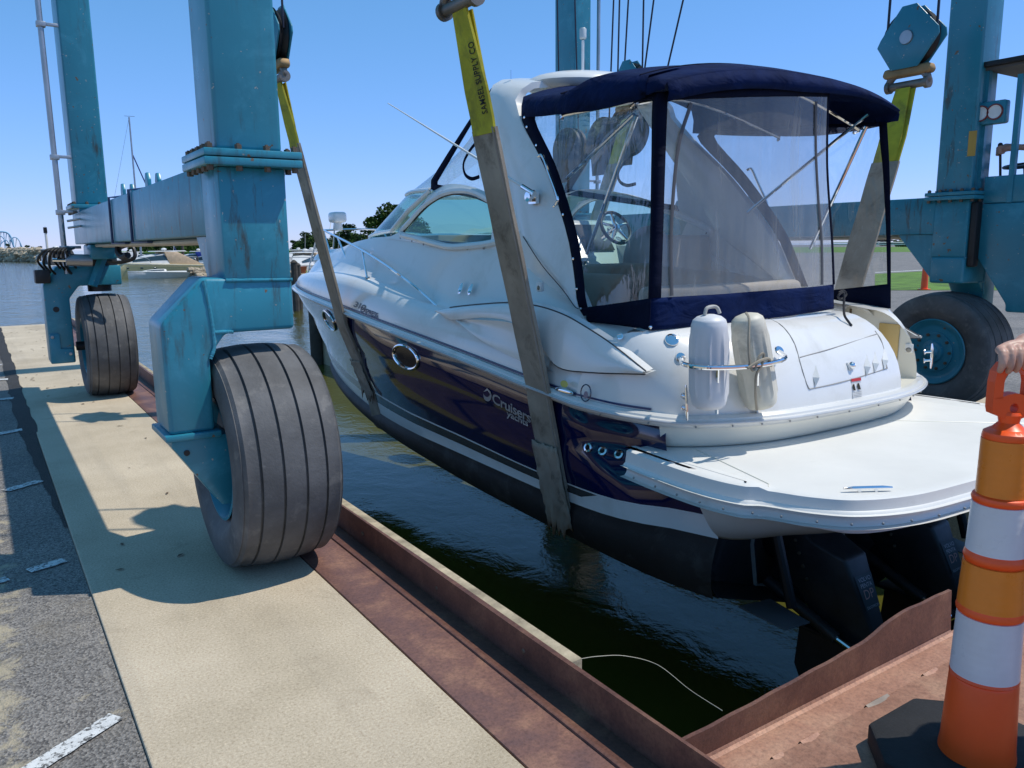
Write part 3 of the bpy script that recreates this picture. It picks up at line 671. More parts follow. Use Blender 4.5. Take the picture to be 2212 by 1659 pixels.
M['canvas'] = pm('navy_canvas', (.0035, .013, .062), .9, spec=.12, var=.25, vscale=5, bscale=700, bstr=.35, bdist=.0015, dirt=(.06, .06, .08), dscale=30, damt=(.68, .74))
def wrinkle(m, sc=3.2, st_=.55):
    t = m.node_tree; b = t.nodes['Principled BSDF']; oc = obj_coord(t)
    bump(t, b, tex_noise(t, sc, 3, .5, mapping(t, oc, (1, 1.6, 2.2), (.5, .3, .6)), 1.2).outputs['Fac'], st_, .05); bump(t, b, tex_noise(t, sc * 4, 2, .5, mapping(t, oc, (1, 2.5, 1)), .8).outputs['Fac'], st_ * .5, .012)
M['canvas_dark'] = pm('dark_canvas_trim', (.003, .006, .022), .9, spec=.12, var=.2, bscale=700, bstr=.3, bdist=.0015)
wrinkle(M['canvas']); wrinkle(M['canvas_dark'], 3, .35)
M['tan'] = pm('tan_vinyl_seat', (.40, .31, .22), .55, var=.12, bscale=90, bstr=.2)
M['beige'] = pm('beige_cushion', (.50, .44, .36), .6, var=.1, bscale=60, bstr=.2)
M['locker'] = gel('tan_locker_door', (.62, .42, .15), .35, .2)
M['tint'] = None
def mat_glass(name, tint, refl=.12, haze=0., hazecol=(.5, .5, .5), ripple=0., streaks=0.):
    m, t, b = nodes(name); t.nodes.remove(b); out = t.nodes['Material Output']; oc = obj_coord(t)
    tr = N(t, 'BsdfTransparent'); tr.inputs['Color'].default_value = (*tint, 1)
    gl = N(t, 'BsdfGlossy'); gl.inputs['Roughness'].default_value = .03
    fr = N(t, 'LayerWeight'); fr.inputs['Blend'].default_value = .5
    if ripple:
        v = mapping(t, oc, (1, 1, .35)); n1 = tex_noise(t, 5, 3, .5, v, .6)
        bp = N(t, 'Bump'); bp.inputs['Strength'].default_value = ripple; bp.inputs['Distance'].default_value = .05; t.links.new(n1.outputs['Fac'], bp.inputs['Height'])
        t.links.new(bp.outputs[0], gl.inputs['Normal'])
    pw = N(t, 'Math', operation='POWER'); t.links.new(fr.outputs['Facing'], pw.inputs[0]); pw.inputs[1].default_value = 4.0
    mul = N(t, 'Math', operation='MULTIPLY_ADD'); t.links.new(pw.outputs[0], mul.inputs[0]); mul.inputs[1].default_value = .8; mul.inputs[2].default_value = refl
    mx = N(t, 'MixShader'); t.links.new(mul.outputs[0], mx.inputs[0]); t.links.new(tr.outputs[0], mx.inputs[1]); t.links.new(gl.outputs[0], mx.inputs[2])
    last = mx.outputs[0]
    if haze:
        df = N(t, 'BsdfDiffuse'); df.inputs['Color'].default_value = (*hazecol, 1); tl = N(t, 'BsdfTranslucent'); tl.inputs['Color'].default_value = (*hazecol, 1)
        a = N(t, 'MixShader'); a.inputs[0].default_value = .5; t.links.new(df.outputs[0], a.inputs[1]); t.links.new(tl.outputs[0], a.inputs[2])
        m2 = N(t, 'MixShader'); t.links.new(last, m2.inputs[1]); t.links.new(a.outputs[0], m2.inputs[2])
        if streaks:
            v = mapping(t, oc, (9, 9, .5)); st = ramp(t, tex_noise(t, 1, 4, .6, v).outputs['Fac'], [(.35, (haze * .5,) * 3), (.6, (haze,) * 3), (.72, (min(1, haze * streaks),) * 3)])
            t.links.new(st.outputs['Color'], m2.inputs[0])
        else: m2.inputs[0].default_value = haze
        last = m2.outputs[0]
    t.links.new(last, out.inputs['Surface']); return m
M['glass'] = mat_glass('tinted_windshield_glass', (.50, .74, .70), .06)
M['vinyl'] = mat_glass('clear_vinyl', (.92, .94, .95), .08, .03, (.8, .8, .8), .3)
M['vinyl_old'] = mat_glass('hazy_clear_vinyl', (.74, .75, .76), .07, .22, (.80, .79, .76), .25, 1.8)

boat = empty('motor_cruiser', (CX, 6.5, -.6), 'white express cruiser with navy hull and canvas hanging in slings', 'boat')
def bp_(name, mb, mat, parent=None, **kw): return ob(name, mb, mat, parent or boat, **kw)

def prof(Y, hm, Yt, p, q, Y0=5.0, ha=None, Ya=3.0):
    s = min(1, max(0, (Y - Y0) / (Yt - Y0))); r = hm * max(0, 1 - s ** p) ** q
    if ha is not None:
        a = min(1.5, max(0, (Y0 - Y) / (Y0 - Ya))); r -= (hm - ha) * a ** 2
    return r
YB = 12.15
def rub(Y): return prof(Y, 1.5, YB, 2.25, .62, ha=1.43) - min(.19, .7 * max(0, 3.7 - Y) ** 2)
def chn(Y, Ye=11.35): return prof(Y, 1.28, Ye, 1.75, .8, ha=1.26)
ZR = [(2.6, .59), (3.0, .60), (3.5, .627), (4.3, .70), (5.0, .77), (5.9, .845), (7.5, .955), (8.5, 1.005), (10.6, 1.06), (12.2, 1.07)]
ZW = [(2.6, .155), (2.85, .14), (3.3, .09), (3.7, .068), (4.4, .072), (5.5, .12), (7.9, .14), (11.4, .2), (12, .2)]
ZB = [(2.6, .045), (2.85, .02), (3.3, -.03), (3.9, -.07), (5.5, -.06), (7.5, -.10), (11.2, -.03), (12, -.03)]
ZC = [(2.6, -.30), (2.85, -.32), (3.3, -.35), (4.2, -.335), (6, -.285), (7.6, -.265), (9.5, -.21), (11.35, -.12), (12, -.12)]
ZK = [(2.6, -.70), (4, -.73), (7, -.75), (9.3, -.74), (10.4, -.655), (10.95, -.5), (11.4, -.18), (11.75, .1)]
zr = lambda Y: smooth_interp(Y, ZR); zw = lambda Y: smooth_interp(Y, ZW); zb = lambda Y: smooth_interp(Y, ZB); zc = lambda Y: smooth_interp(Y, ZC); zk = lambda Y: smooth_interp(Y, ZK)
STEM = [(-.5, 10.95), (-.18, 11.4), (.1, 11.75), (.5, 12.0), (1.07, YB)]
YS = 2.80
NT = 72
def tt(i): u = i / NT; return u if u < 0 else 1 - (1 - u) ** 1.45
def gs(Y): return max(.004, min(1, (Y - 3.70) / .12))
def level_curve(kind):
    out = []
    for i in range(NT + 1):
        t = tt(i)
        if kind == 'keel':
            Y = lerp(YS - .02, 11.35, t); out.append(Vector((CX, Y, zk(Y)))); continue
        zfun = {'rub': lambda Y: zr(Y) - .035, 'k1': lambda Y: lerp(zr(Y), zw(Y), .40), 'k2': lambda Y: lerp(zr(Y), zw(Y), .47), 'w0': zw, 'w1': lambda Y: lerp(zw(Y), zb(Y), .08), 'b1': lambda Y: lerp(zw(Y), zb(Y), .08 + .04 * gs(Y)),
                'g': lambda Y: lerp(zw(Y), zb(Y), .08 + .36 * gs(Y)), 'b2': lambda Y: lerp(zw(Y), zb(Y), .08 + .40 * gs(Y)), 'zb': zb, 'ch': zc}[kind]
        # stem position for this level
        Ye = YB
        for _ in range(12): Ye = interp(zfun(Ye), STEM)
        ys_ = {'rub': 3.24, 'k1': 3.20, 'k2': 3.16}.get(kind, YS)
        Y = lerp(ys_, Ye, t); z = zfun(Y)
        f = (zr(Y) - z) / (zr(Y) - zc(Y)); f = min(1, max(0, f))
        Yr = lerp(YS, YB, t); Yc = lerp(YS, 11.3, t)
        hb = lerp(rub(Yr), chn(Yc, 11.3), f)
        fl = max(0, (Yr - 6.5) / 5.6); hb -= .26 * math.sin(math.pi * f) * fl * (1 - t ** 6)       # flare at the bow
        hb += .02 * math.sin(math.pi * f) * (1 - fl) + (.012 if kind == 'k1' else 0)
        if i == NT: hb = 0
        out.append(Vector((CX - max(0, hb), Y, z)))
    return out
LV = ['rub', 'k1', 'k2', 'w0', 'w1', 'b1', 'g', 'b2', 'zb', 'ch', 'keel']
CUR = {k: level_curve(k) for k in LV}
mats = [M['navy'], M['white'], M['stripe_black'], M['stripe_grey'], M['antifoul']]
smat = {('rub', 'k1'): 0, ('k1', 'k2'): 0, ('k2', 'w0'): 0, ('w0', 'w1'): 1, ('w1', 'b1'): 2, ('b1', 'g'): 3, ('g', 'b2'): 2, ('b2', 'zb'): 1, ('zb', 'ch'): 4, ('ch', 'keel'): 4}
mb = MB(); tr = []
for a, b_ in zip(LV, LV[1:]):
    mb.cur = smat[(a, b_)]
    # subdivide wide strips for a smooth curve
    ra, rb = CUR[a], CUR[b_]; k = 5 if (a, b_) in (('rub', 'k1'), ('k2', 'w0'), ('zb', 'ch'), ('ch', 'keel')) else 1
    rows = []
    for j in range(k + 1):
        row = []
        for p, q in zip(ra, rb):
            c = p.lerp(q, j / k)
            if k > 1 and b_ in ('k1', 'w0'): c.x -= .012 * math.sin(math.pi * j / k)
            if b_ == 'ch': c.x -= .05 * math.sin(math.pi * j / k * .8) * (c.x < CX - .2)
            row.append(c)
        rows.append(row)
    if a not in ('rub', 'k1', 'k2'): tr += [r_[0].copy() for r_ in rows[:-1]]
    mb.loft(rows, flip=False)
tr.append(CUR['keel'][0].copy())
mb.mirror(CX)
# transom below the platform
mb.cur = 4
full = tr + [Vector((2 * CX - p.x, p.y, p.z)) for p in tr[-2::-1]]
ins_ = [Vector((CX + (p.x - CX) * .965, 3.02, p.z + (.02 if p.z < -.2 else 0))) for p in full]
mb.loft([full, ins_]); mb.add(ins_, [tuple(range(len(ins_)))])
hull_bvh = BVHTree.FromPolygons(mb.v, mb.f); hull = bp_('hull', mb, mats, weld=True, angle=32)

# spray rail along the bottom
mb = MB(); pts = []
for i in range(2, NT - 8, 2):
    c = CUR['ch'][i].lerp(CUR['keel'][i], .10); pts.append(c + Vector((-.012, 0, -.012)))
mb.tube(pts, .022, 6); mb.mirror(CX); bp_('spray_rail', mb, M['antifoul'], hull)

# rub rail, round bow and stern
def stern_out(u):
    """plan outline of the stern from port (u=0) to starboard (u=1)"""
    tab = [(0, (2.975, 3.76)), (.06, (3.035, 3.46)), (.13, (3.20, 3.19)), (.2, (3.42, 3.04)), (.32, (3.75, 2.92)), (.42, (4.08, 2.878)), (.5, (4.45, 2.865))]
    v = u if u <= .5 else 1 - u
    x = smooth_interp(v, [(a, p[0]) for a, p in tab]); y = smooth_interp(v, [(a, p[1]) for a, p in tab])
    return (x if u <= .5 else 2 * CX - x, y)
port = []
for i in range(61):
    t = 1 - (1 - i / 60) ** 1.0; Y = lerp(3.82, YB, 1 - (1 - t) ** 1.6); port.append(Vector((CX - rub(Y), Y, zr(Y))))
st = [Vector((*stern_out(u), lerp(zr(3.76), .603, min(1, min(u, 1 - u) / .15)))) for u in [i / 48 for i in range(49)]]
loop = [Vector((2 * CX - p.x, p.y, p.z)) for p in port[-2::-1]]          # starboard bow -> stern
path = port[::-1] + st + [Vector((2 * CX - p.x, p.y, p.z)) for p in port[1:-1]]
def sweep(path, prof2, closed=True, out_c=None):
    """profile (outward, up) swept along a level path; outward = away from the boat centre line"""
    n = len(path); rows = []
    for i, p in enumerate(path):
        t = path[(i + 1) % n] - path[i - 1] if closed else path[min(i + 1, n - 1)] - path[max(i - 1, 0)]
        t.z = 0; t.normalize(); o = Vector((-t.y, t.x, 0))
        rows.append([p + o * a + Vector((0, 0, b)) for a, b in prof2])
    if closed: rows.append(rows[0])
    return rows
# orientation test so that 'outward' really points out
o_test = sweep(path, [(1, 0)])[len(port) - 5 + 10][0]
sgn = 1 if (o_test - Vector((CX, 7, 0))).length > (path[len(port) - 5 + 10] - Vector((CX, 7, 0))).length else -1
def rubprof(s): return [(s * a, b) for a, b in ((-.02, .035), (.012, .036), (.03, .022), (.034, .010), (.05, .009), (.056, 0), (.05, -.009), (.034, -.010), (.03, -.024), (.012, -.04), (-.02, -.042))]
mb = MB(); mb.loft(sweep(path, rubprof(sgn)), flip=(sgn < 0)); rr = bp_('rub_rail', mb, M['rubwhite'], angle=30)
mb = MB(); mb.loft(sweep(path, [(sgn * a, b) for a, b in ((.045, .0075), (.0585, .006), (.0615, 0), (.0585, -.006), (.045, -.0075))]), flip=(sgn < 0)); bp_('rub_insert', mb, pm('pale_grey_insert', (.52, .53, .54), .25), rr, angle=50)
side = path[len(port) - 1 + 6:] [:0] + path[:len(port) + 6]; side2 = path[len(port) + len(st) - 6:] + path[:1]
for sd_ in (side, side2):
  mb = MB(); mb.loft(sweep(sd_, [(sgn * a, b) for a, b in ((-.01, .056), (.004, .055), (.005, .046), (-.01, .042))], closed=False), flip=(sgn < 0)); bp_('accent_stripe', mb, pm('dark_blue_stripe', (.01, .02, .10), .3), rr)

# ---- deck moulding: sections from the rub rail to the centre line
ZG = [(3.4, .92), (4.2, 1.02), (5.0, 1.07), (5.8, 1.115), (7.4, 1.285), (9.0, 1.31), (10.7, 1.25), (12.2, 1.12)]      # gunwale
ZS = [(3.4, 1.05), (4.2, 1.18), (5.0, 1.33), (5.6, 1.36), (6.6, 1.40), (8.3, 1.46), (9.5, 1.45), (10.8, 1.36), (12.2, 1.14)]     # shoulder
ZH = [(3.4, 1.11), (4.2, 1.19), (4.6, 1.32), (5.0, 1.50), (5.4, 1.60), (6.1, 1.615), (7.0, 1.67), (7.6, 1.70), (8.6, 1.66), (9.8, 1.55), (10.8, 1.44), (12.2, 1.145)]     # cabin side head
ZM = [(3.4, 1.11), (7.6, 1.72), (8.6, 1.73), (9.4, 1.70), (9.9, 1.67), (10.7, 1.615), (11.4, 1.50), (11.8, 1.34), (12.2, 1.15)]
zg = lambda Y: smooth_interp(Y, ZG); zs = lambda Y: smooth_interp(Y, ZS); zh = lambda Y: smooth_interp(Y, ZH); zm = lambda Y: smooth_interp(Y, ZM)
def deck_sec(t):
    pts = []
    def P(Yend, ins, zf, up=0, y0=3.42):
        Y = lerp(y0, Yend, t); h = rub(lerp(y0, YB, t)); k = min(1, h / 1.15)
        return Vector((CX - max(0, h - ins * k), Y, zf(Y) + up))
    pts.append(P(YB, .01, zr, .03)); pts.append(P(YB, .015, lambda Y: lerp(zr(Y), zg(Y), .35))); pts.append(P(YB - .02, .05, lambda Y: lerp(zr(Y), zg(Y), .72)))
    pts.append(P(YB - .04, .10, lambda Y: lerp(zr(Y), zg(Y), .94))); pts.append(P(YB - .05, .17, zg)); pts.append(P(YB - .07, .245, lambda Y: lerp(zg(Y), zs(Y), .12)))
    pts.append(P(YB - .08, .30, lambda Y: lerp(zg(Y), zs(Y), .55))); pts.append(P(YB - .1, .355, zs)); pts.append(P(YB - .12, .39, lambda Y: lerp(zs(Y), zh(Y), .5))); pts.append(P(YB - .15, .45, zh))
    return pts
TS = [1 - (1 - i / 70) ** 1.35 for i in range(71)]
secs = [deck_sec(t) for t in TS]
mb = MB(); mb.loft(secs, flip=True)
# foredeck crown forward of the windscreen base
rows = []
for t, s in zip(TS, secs):
    e = s[-1]
    if e.y < 6.2: continue
    row = []; 
    for j in range(9):
        u = j / 8; x = lerp(e.x, CX, u); yy = e.y + .10 * u * (12.0 - e.y) / 6 * 0; zc_ = lerp(e.z, max(e.z, zm(e.y)), math.sin(u * math.pi / 2)); row.append(Vector((x, e.y, zc_)))
    rows.append(row)
mb.loft(rows, flip=True)
mb.mirror(CX); deck_bvh = BVHTree.FromPolygons(mb.v, mb.f); deck = bp_('deck', mb, M['white'], weld=True, angle=42)

# low nose moulding on the foredeck (anchor locker hump)
mb = MB(); mb.ball((CX, 11.2, 1.42), 1, 20, 10, (.34, .62, .16)); bp_('foredeck_hatch', mb, M['white'], deck)
mb = MB(); mb.obox((CX, 12.2, 1.16), (.30, .5, .06)); bp_('bow_pulpit', mb, M['white'], deck, bevel=.025)

# ---- stern moulding: curved transom above the platform
def transom_row(u, k=10):
    x, y = stern_out(u); tx = lerp(3.20, 2 * CX - 3.20, (x - 2.985) / (2 * (CX - 2.985)))
    ty = 3.42 - .08 * math.sin(math.pi * (tx - 3.2) / (2 * (CX - 3.2))); tz = 1.10 + .03 * math.sin(math.pi * u)
    row = []
    for j in range(k + 1):
        a = j / k; bul = math.sin(a * math.pi / 2)
        row.append(Vector((lerp(x, tx, 1 - math.cos(a * math.pi / 2)), lerp(y + .015, ty, (1 - math.cos(a * math.pi / 2)) ** .9), lerp(.632, tz, bul ** .93))))
    return row
US = [i / 60 for i in range(61)]
UX = .648                                    # end of the transom moulding, start of the walk-through
UY = .805
mb = MB(); rp = [transom_row(u) for u in US if u <= UX] + [transom_row(UX)]
mb.loft(rp)
last = rp[-1]; inner = [Vector((p.x, 3.55, p.z)) for p in last]
wallpoly = last + [Vector((last[-1].x, 3.6, last[-1].z)), Vector((last[0].x, 3.6, last[0].z))]
mb.add(wallpoly, [tuple(range(len(wallpoly)))])
# top ledge from the moulding forward into the cockpit
mb.loft([[r[-1], Vector((r[-1].x + .02, r[-1].y + .10, r[-1].z + .004)), Vector((r[-1].x + .04, 3.60, r[-1].z - .02)), Vector((r[-1].x + .04, 3.62, .62))] for r in rp])
tm_ = bp_('transom', mb, M['white'], angle=40)
mb = MB(); rs = [transom_row(UY)] + [transom_row(u) for u in US if u > UY]
xw_ = rs[0][0].x
rs[0] = [Vector((xw_, p.y, p.z)) for p in rs[0]]
mb.loft(rs); f0 = rs[0]; wp = f0 + [Vector((f0[-1].x + .0, 3.9, f0[-1].z + .06)), Vector((f0[0].x, 3.9, f0[0].z))]
mb.cur = 1; mb.add(wp, [tuple(range(len(wp)))[::-1]])
mb.cur = 0; mb.loft([[r[-1], Vector((r[-1].x, r[-1].y + .15, r[-1].z + .02)), Vector((r[-1].x, 3.9, r[-1].z + .05))] for r in rs])
quarter = bp_('stern_quarter', mb, [M['white'], M['cream']], angle=40)
# walk-through floor and step
x0, x1 = last[0].x, f0[0].x
mb = MB(); fl = [Vector((*stern_out(UX + (UY - UX) * i / 6), .634)) for i in range(7)]
mb.loft([[p + Vector((0, .0, 0)), Vector((p.x, 3.58, .634))] for p in fl]); mb.box(x0 + .005, x1 - .005, 3.58, 3.9, .3, .80)
bp_('walkthrough_floor', mb, M['cream'], angle=40)
# cream skirt between rub rail and platform
mb = MB(); rows = []
for u in US:
    x, y = stern_out(u); ix = lerp(3.30, 2 * CX - 3.30, (x - 2.985) / (2 * (CX - 2.985)))
    c_ = Vector((CX, 4.2, 0)) - Vector((x, y, 0)); c_.normalize(); ix = x + c_.x * .11; iy = y + c_.y * .11
    if not .10 < u < .90: continue
    rows.append([Vector((lerp(x, ix, a), lerp(y + .01, iy, a), lerp(.575, .43, math.sin(a * math.pi / 2)))) for a in (0, .15, .35, .6, .8, 1)])
mb.loft(rows, flip=True); bp_('stern_skirt', mb, M['cream'], angle=60)

# ---- swim platform
def plat_out(u):
    tab = [(0, (2.955, 3.32)), (.05, (2.925, 3.03)), (.12, (2.915, 2.69)), (.18, (2.96, 2.46)), (.205, (3.03, 2.39)), (.25, (3.12, 2.20)), (.30, (3.26, 2.04)), (.37, (3.55, 1.925)), (.44, (3.96, 1.885)), (.5, (4.45, 1.87))]
    v = u if u <= .5 else 1 - u
    x = smooth_interp(v, [(a, p[0]) for a, p in tab]); y = smooth_interp(v, [(a, p[1]) for a, p in tab])
    return (x if u <= .5 else 2 * CX - x, y)
ZP = .428
pu = [i / 120 for i in range(121)]
def inset(u, d):
    a = Vector(plat_out(max(0, u - .004))); b_ = Vector(plat_out(min(1, u + .004))); t = (b_ - a).normalized(); n = Vector((-t.y, t.x)); c = Vector(plat_out(u))
    return c + n * d
s2 = 1 if inset(.5, .1).y > plat_out(.5)[1] else -1
rows = []
for u in pu:
    r = []
    step = .016 if (u < .205 or u > .795) else 0
    for d, z in ((.10, ZP + step), (.045, ZP + step), (.03, ZP - .006 + step), (.022, ZP - .055), (.012, ZP - .062), (.006, ZP - .075)):
        q = inset(u, s2 * d); r.append(Vector((q.x, q.y, z)))
    rows.append(r)
mb = MB(); mb.loft(rows, flip=(s2 < 0))
# deck of the platform: rim ring to a centre strip
for a, b_ in zip(rows, rows[1:]):
    if a[0].y > 3.35: pass
    mb.add([a[0], b_[0], Vector((b_[0].x, 3.36, ZP + (b_[0].z - ZP))), Vector((a[0].x, 3.36, ZP + (a[0].z - ZP)))], [(0, 1, 2, 3)])
plat = bp_('swim_platform', mb, M['nonskid'], angle=35)
bm_ = bmesh.new(); bm_.from_mesh(plat.data); bmesh.ops.remove_doubles(bm_, verts=bm_.verts, dist=1e-5); bmesh.ops.recalc_face_normals(bm_, faces=bm_.faces); bm_.to_mesh(plat.data); bm_.free()
pp = [Vector((*inset(u, s2 * .004), ZP - .10)) for u in pu]
mb = MB(); mb.loft(sweep(pp, [(-s2 * a if False else a, b) for a, b in ((-.02, .030), (.012, .030), (.026, .016), (.030, 0), (.026, -.016), (.012, -.032), (-.02, -.034))], closed=False)); rr2 = bp_('platform_rub_rail', mb, M['rubwhite'], plat)
# the side the profile points to is checked and mirrored when needed
me = rr2.data
# underside skirt
BOT = [(0, (3.10, 3.25, .07)), (.06, (3.12, 2.95, .06)), (.13, (3.16, 2.72, .055)), (.2, (3.30, 2.58, .075)), (.28, (3.52, 2.49, .095)), (.36, (3.83, 2.44, .12)), (.44, (4.2, 2.40, .13)), (.5, (4.45, 2.39, .135))]
rows = []
for u in pu:
    if not .11 < u < .89: continue
    v = u if u <= .5 else 1 - u; bx, by, bz = (smooth_interp(v, [(a, p[k]) for a, p in BOT]) for k in range(3)); bx = bx if u <= .5 else 2 * CX - bx
    q = inset(u, s2 * .012); t0 = Vector((q.x, q.y, ZP - .13)); b0 = Vector((bx, by, bz))
    bulg = 1 - abs(v - .25) * 1.6
    r = []
    for j in range(9):
        a = j / 8; c = t0.lerp(b0, a); c.z += .05 * math.sin(math.pi * a) * (-1) * .5 + (.012 * math.sin(a * 22) * (1 - a) if a < .55 else 0) * .0; r.append(c)
    r.append(Vector((lerp(bx, CX, .1), by + .3, bz + .02)))
    rows.append(r)
mb = MB(); mb.loft(rows, flip=(s2 < 0)); sk = bp_('platform_skirt', mb, M['white'], plat, angle=50)
for lo_, hi_, off in ((.20, .47, .035), (.24, .44, .06)):
    pth = []
    for i in range(25):
        u = lerp(lo_, hi_, i / 24); q = inset(u, s2 * (.02 + off * math.sin(math.pi * i / 24) * 1.6)); pth.append(Vector((q.x, q.y, ZP - .135 - off * math.sin(math.pi * i / 24))))
    mb = MB(); mb.tube(pth, .009, 6); mb.mirror(CX); bp_('moulded_ridge', mb, M['white'], plat)
# seam lines of the platform deck
for a, b_ in (((3.36, 3.16), (3.14, 2.45)), ((3.14, 2.45), (3.10, 2.42)), ((4.8, 3.05), (5.55, 2.35))):
    mb = MB(); mb.tube([(a[0], a[1], ZP + .0015), (b_[0], b_[1], ZP + .0015)], .003, 5); bp_('deck_seam', mb, M['cream'], plat)
# screws along the rails
scr = pm('screw_head', (.35, .34, .32), .4, .7)
for i in range(3, 118, 4):
    q = inset(pu[i], s2 * -.027); mb = MB(); mb.ball((q.x, q.y, ZP - .103), .0065, 6, 4); bp_('screw', mb, scr, plat)
for i in range(2, 47, 3):
    p = st[i]; o = (p - Vector((CX, 4.0, p.z))).normalized(); mb = MB(); mb.ball(p + o * .045 + Vector((0, 0, -.022)), .0065, 6, 4); bp_('screw', mb, scr, rr)

def cleat(c, along, up, L=.2, lbl=None):
    c = Vector(c); a = Vector(along).normalized(); n = Vector(up).normalized(); e = MB()
    e.tube([c - a * L / 2 + n * .048, c - a * L * .3 + n * .05, c + a * L * .3 + n * .05, c + a * L / 2 + n * .048], [.005, .009, .009, .005], 8)
    for s in (-1, 1):
        e.tube([c + a * s * L * .17, c + a * s * L * .17 + n * .05], .009, 8); e.lathe([(.02, 0), (.018, .006), (.0001, .007)], c + a * s * L * .17, n, 12)
    return bp_('mooring_cleat', e, M['chrome'])
cleat((3.42, 2.10, ZP - .03), (.85, -.5, 0), (0, 0, 1), .24); cleat((2 * CX - 3.42, 2.10, ZP - .03), (.85, .5, 0), (0, 0, 1), .24)
cleat(at(1478, 868, Y=3.11), (.05, -.05, -1), (-.5, -.85, .1), .2); cleat(at(1996, 770, X=5.62), (0, .02, 1), (.6, -.8, .1), .18)
# ------------------------------------------------------------------ cruiser: windscreen, arch, canvas, cockpit
def mirror_x(v): return Vector((2 * CX - v.x, v.y, v.z))
def both(name, mb, mat, parent=None, **kw):
    """a part on the near side and its twin across the centre line"""
    a = bp_(name, mb, mat, parent, **kw)
    m2 = MB(); m2.v = [mirror_x(p) for p in mb.v]; m2.f = [f[::-1] for f in mb.f]; m2.mi = list(mb.mi)
    return a, bp_(name, m2, mat, parent, **kw)
# ---- windscreen
base = spline([(3.60, 7.62, 1.76), (3.72, 8.35, 1.735), (4.0, 9.05, 1.70), (4.45, 9.38, 1.69)], 6)
top = spline([(3.66, 6.86, 2.125), (3.80, 7.52, 2.15), (4.05, 8.12, 2.15), (4.45, 8.40, 2.155)], 6)
mb = MB(); mb.loft([[lerp(a, b_, v) for v in (0, .5, 1)] for a, b_ in zip(base, top)]); both('windscreen_pane', mb, M['glass'])
mb = MB(); mb.tube(top, .022, 8, flat=1.4); both('windscreen_top_frame', mb, M['white'])
mb = MB(); mb.tube(base, .020, 8); both('windscreen_base_frame', mb, M['white'])
mb = MB(); mb.tube([base[0], lerp(base[0], top[0], .5) + Vector((-.02, .02, 0)), top[0]], .026, 8); both('windscreen_corner_post', mb, M['white'])
mb = MB(); mb.tube([base[-1], top[-1]], .018, 8); bp_('windscreen_mullion', mb, M['white'])
# wing pane between the corner post and the side window
tip = at(872, 503, X=3.50); w0 = [at(872, 503, X=3.50), at(905, 466, X=3.56), at(945, 428, X=3.62), at(968, 418, X=3.60)]
mb = MB(); mb.loft([[base[0], w0[0]], [lerp(base[0], top[0], .35), w0[1]], [lerp(base[0], top[0], .75), w0[2]], [top[0], w0[3]]]); both('wing_pane', mb, M['glass'])
# side window: almond outline on the cabin side
OUT = [(872, 503, 3.48), (895, 474, 3.52), (928, 441, 3.56), (966, 421, 3.585), (1005, 420, 3.58), (1045, 433, 3.56), (1085, 456, 3.52), (1122, 490, 3.46), (1118, 506, 3.43), (1090, 516, 3.41), (1040, 525, 3.40), (990, 526, 3.40), (940, 521, 3.41), (900, 512, 3.44)]
ring = spline([at(a, b_, X=x) for a, b_, x in OUT], 5, closed=True)
cen = sum(ring, Vector()) / len(ring)
mb = MB(); mb.add(ring + [cen + Vector((-.02, 0, 0))], [(i, (i + 1) % len(ring), len(ring)) for i in range(len(ring))]); both('side_window_pane', mb, M['glass'])
mb = MB(); mb.tube(ring, .013, 8, closed=True); both('window_gasket', mb, M['stripe_black'])
ring2 = [p + (p - cen).normalized() * .034 + Vector((-.006, 0, 0)) for p in ring]
mb = MB(); mb.tube(ring2, .024, 8, closed=True, flat=1.3); both('window_frame', mb, M['white'])
# white cabin side between the deck head and the window frame
low = []
for i in range(15):
    Y = lerp(5.05, 7.55, i / 14); low.append(Vector((CX - (rub(Y) - .44), Y, zh(Y) - .02)))
def ring_at(Y, lower):
    c = [p for p in ring2 if (p.z < cen.z + .03) == lower]; return min(c, key=lambda p: abs(p.y - Y))
mb = MB(); mb.loft([[p, ring_at(p.y, True) + Vector((.004, 0, 0))] for p in low], flip=True); both('cabin_side', mb, M['white'], angle=60)
# frame head above window up to the canvas
hd = [at(930, 412, X=3.68), at(965, 398, X=3.66), at(1005, 400, X=3.64), at(1048, 414, X=3.60), at(1095, 440, X=3.55), at(1130, 475, X=3.48)]
hd = spline(hd, 4); mb = MB(); mb.loft([[p, ring_at(p.y, False) + Vector((.004, 0, 0))] for p in hd]); both('window_head', mb, M['white'], angle=60)

# ---- radar arch
FR = [(1249, 666, 3.29), (1170, 572, 3.32), (1128, 504, 3.37), (1102, 385, 3.45), (1083, 330, 3.48), (1064, 262, 3.53), (1057, 202, 3.60)]
AF = [(1251, 668, 3.29), (1240, 590, 3.33), (1225, 505, 3.37), (1190, 395, 3.44), (1166, 338, 3.48), (1128, 268, 3.53), (1113, 216, 3.59)]
rows = []
def arch_ring(f, a, inw):
    """closed section: front, outer bulge, aft, inner"""
    o = Vector((-.02, 0, 0)); i_ = Vector(inw)
    return [f, lerp(f, a, .3) + o, lerp(f, a, .7) + o, a, a + i_ * .6, lerp(f, a, .7) + i_, lerp(f, a, .3) + i_, f + i_ * .6]
fr = spline([at(a, b_, X=x) for a, b_, x in FR], 4); af = spline([at(a, b_, X=x) for a, b_, x in AF], 4)
for f, a in zip(fr, af): rows.append(arch_ring(f, a, (.12, 0, 0)))
f6, a6 = fr[-1], af[-1]
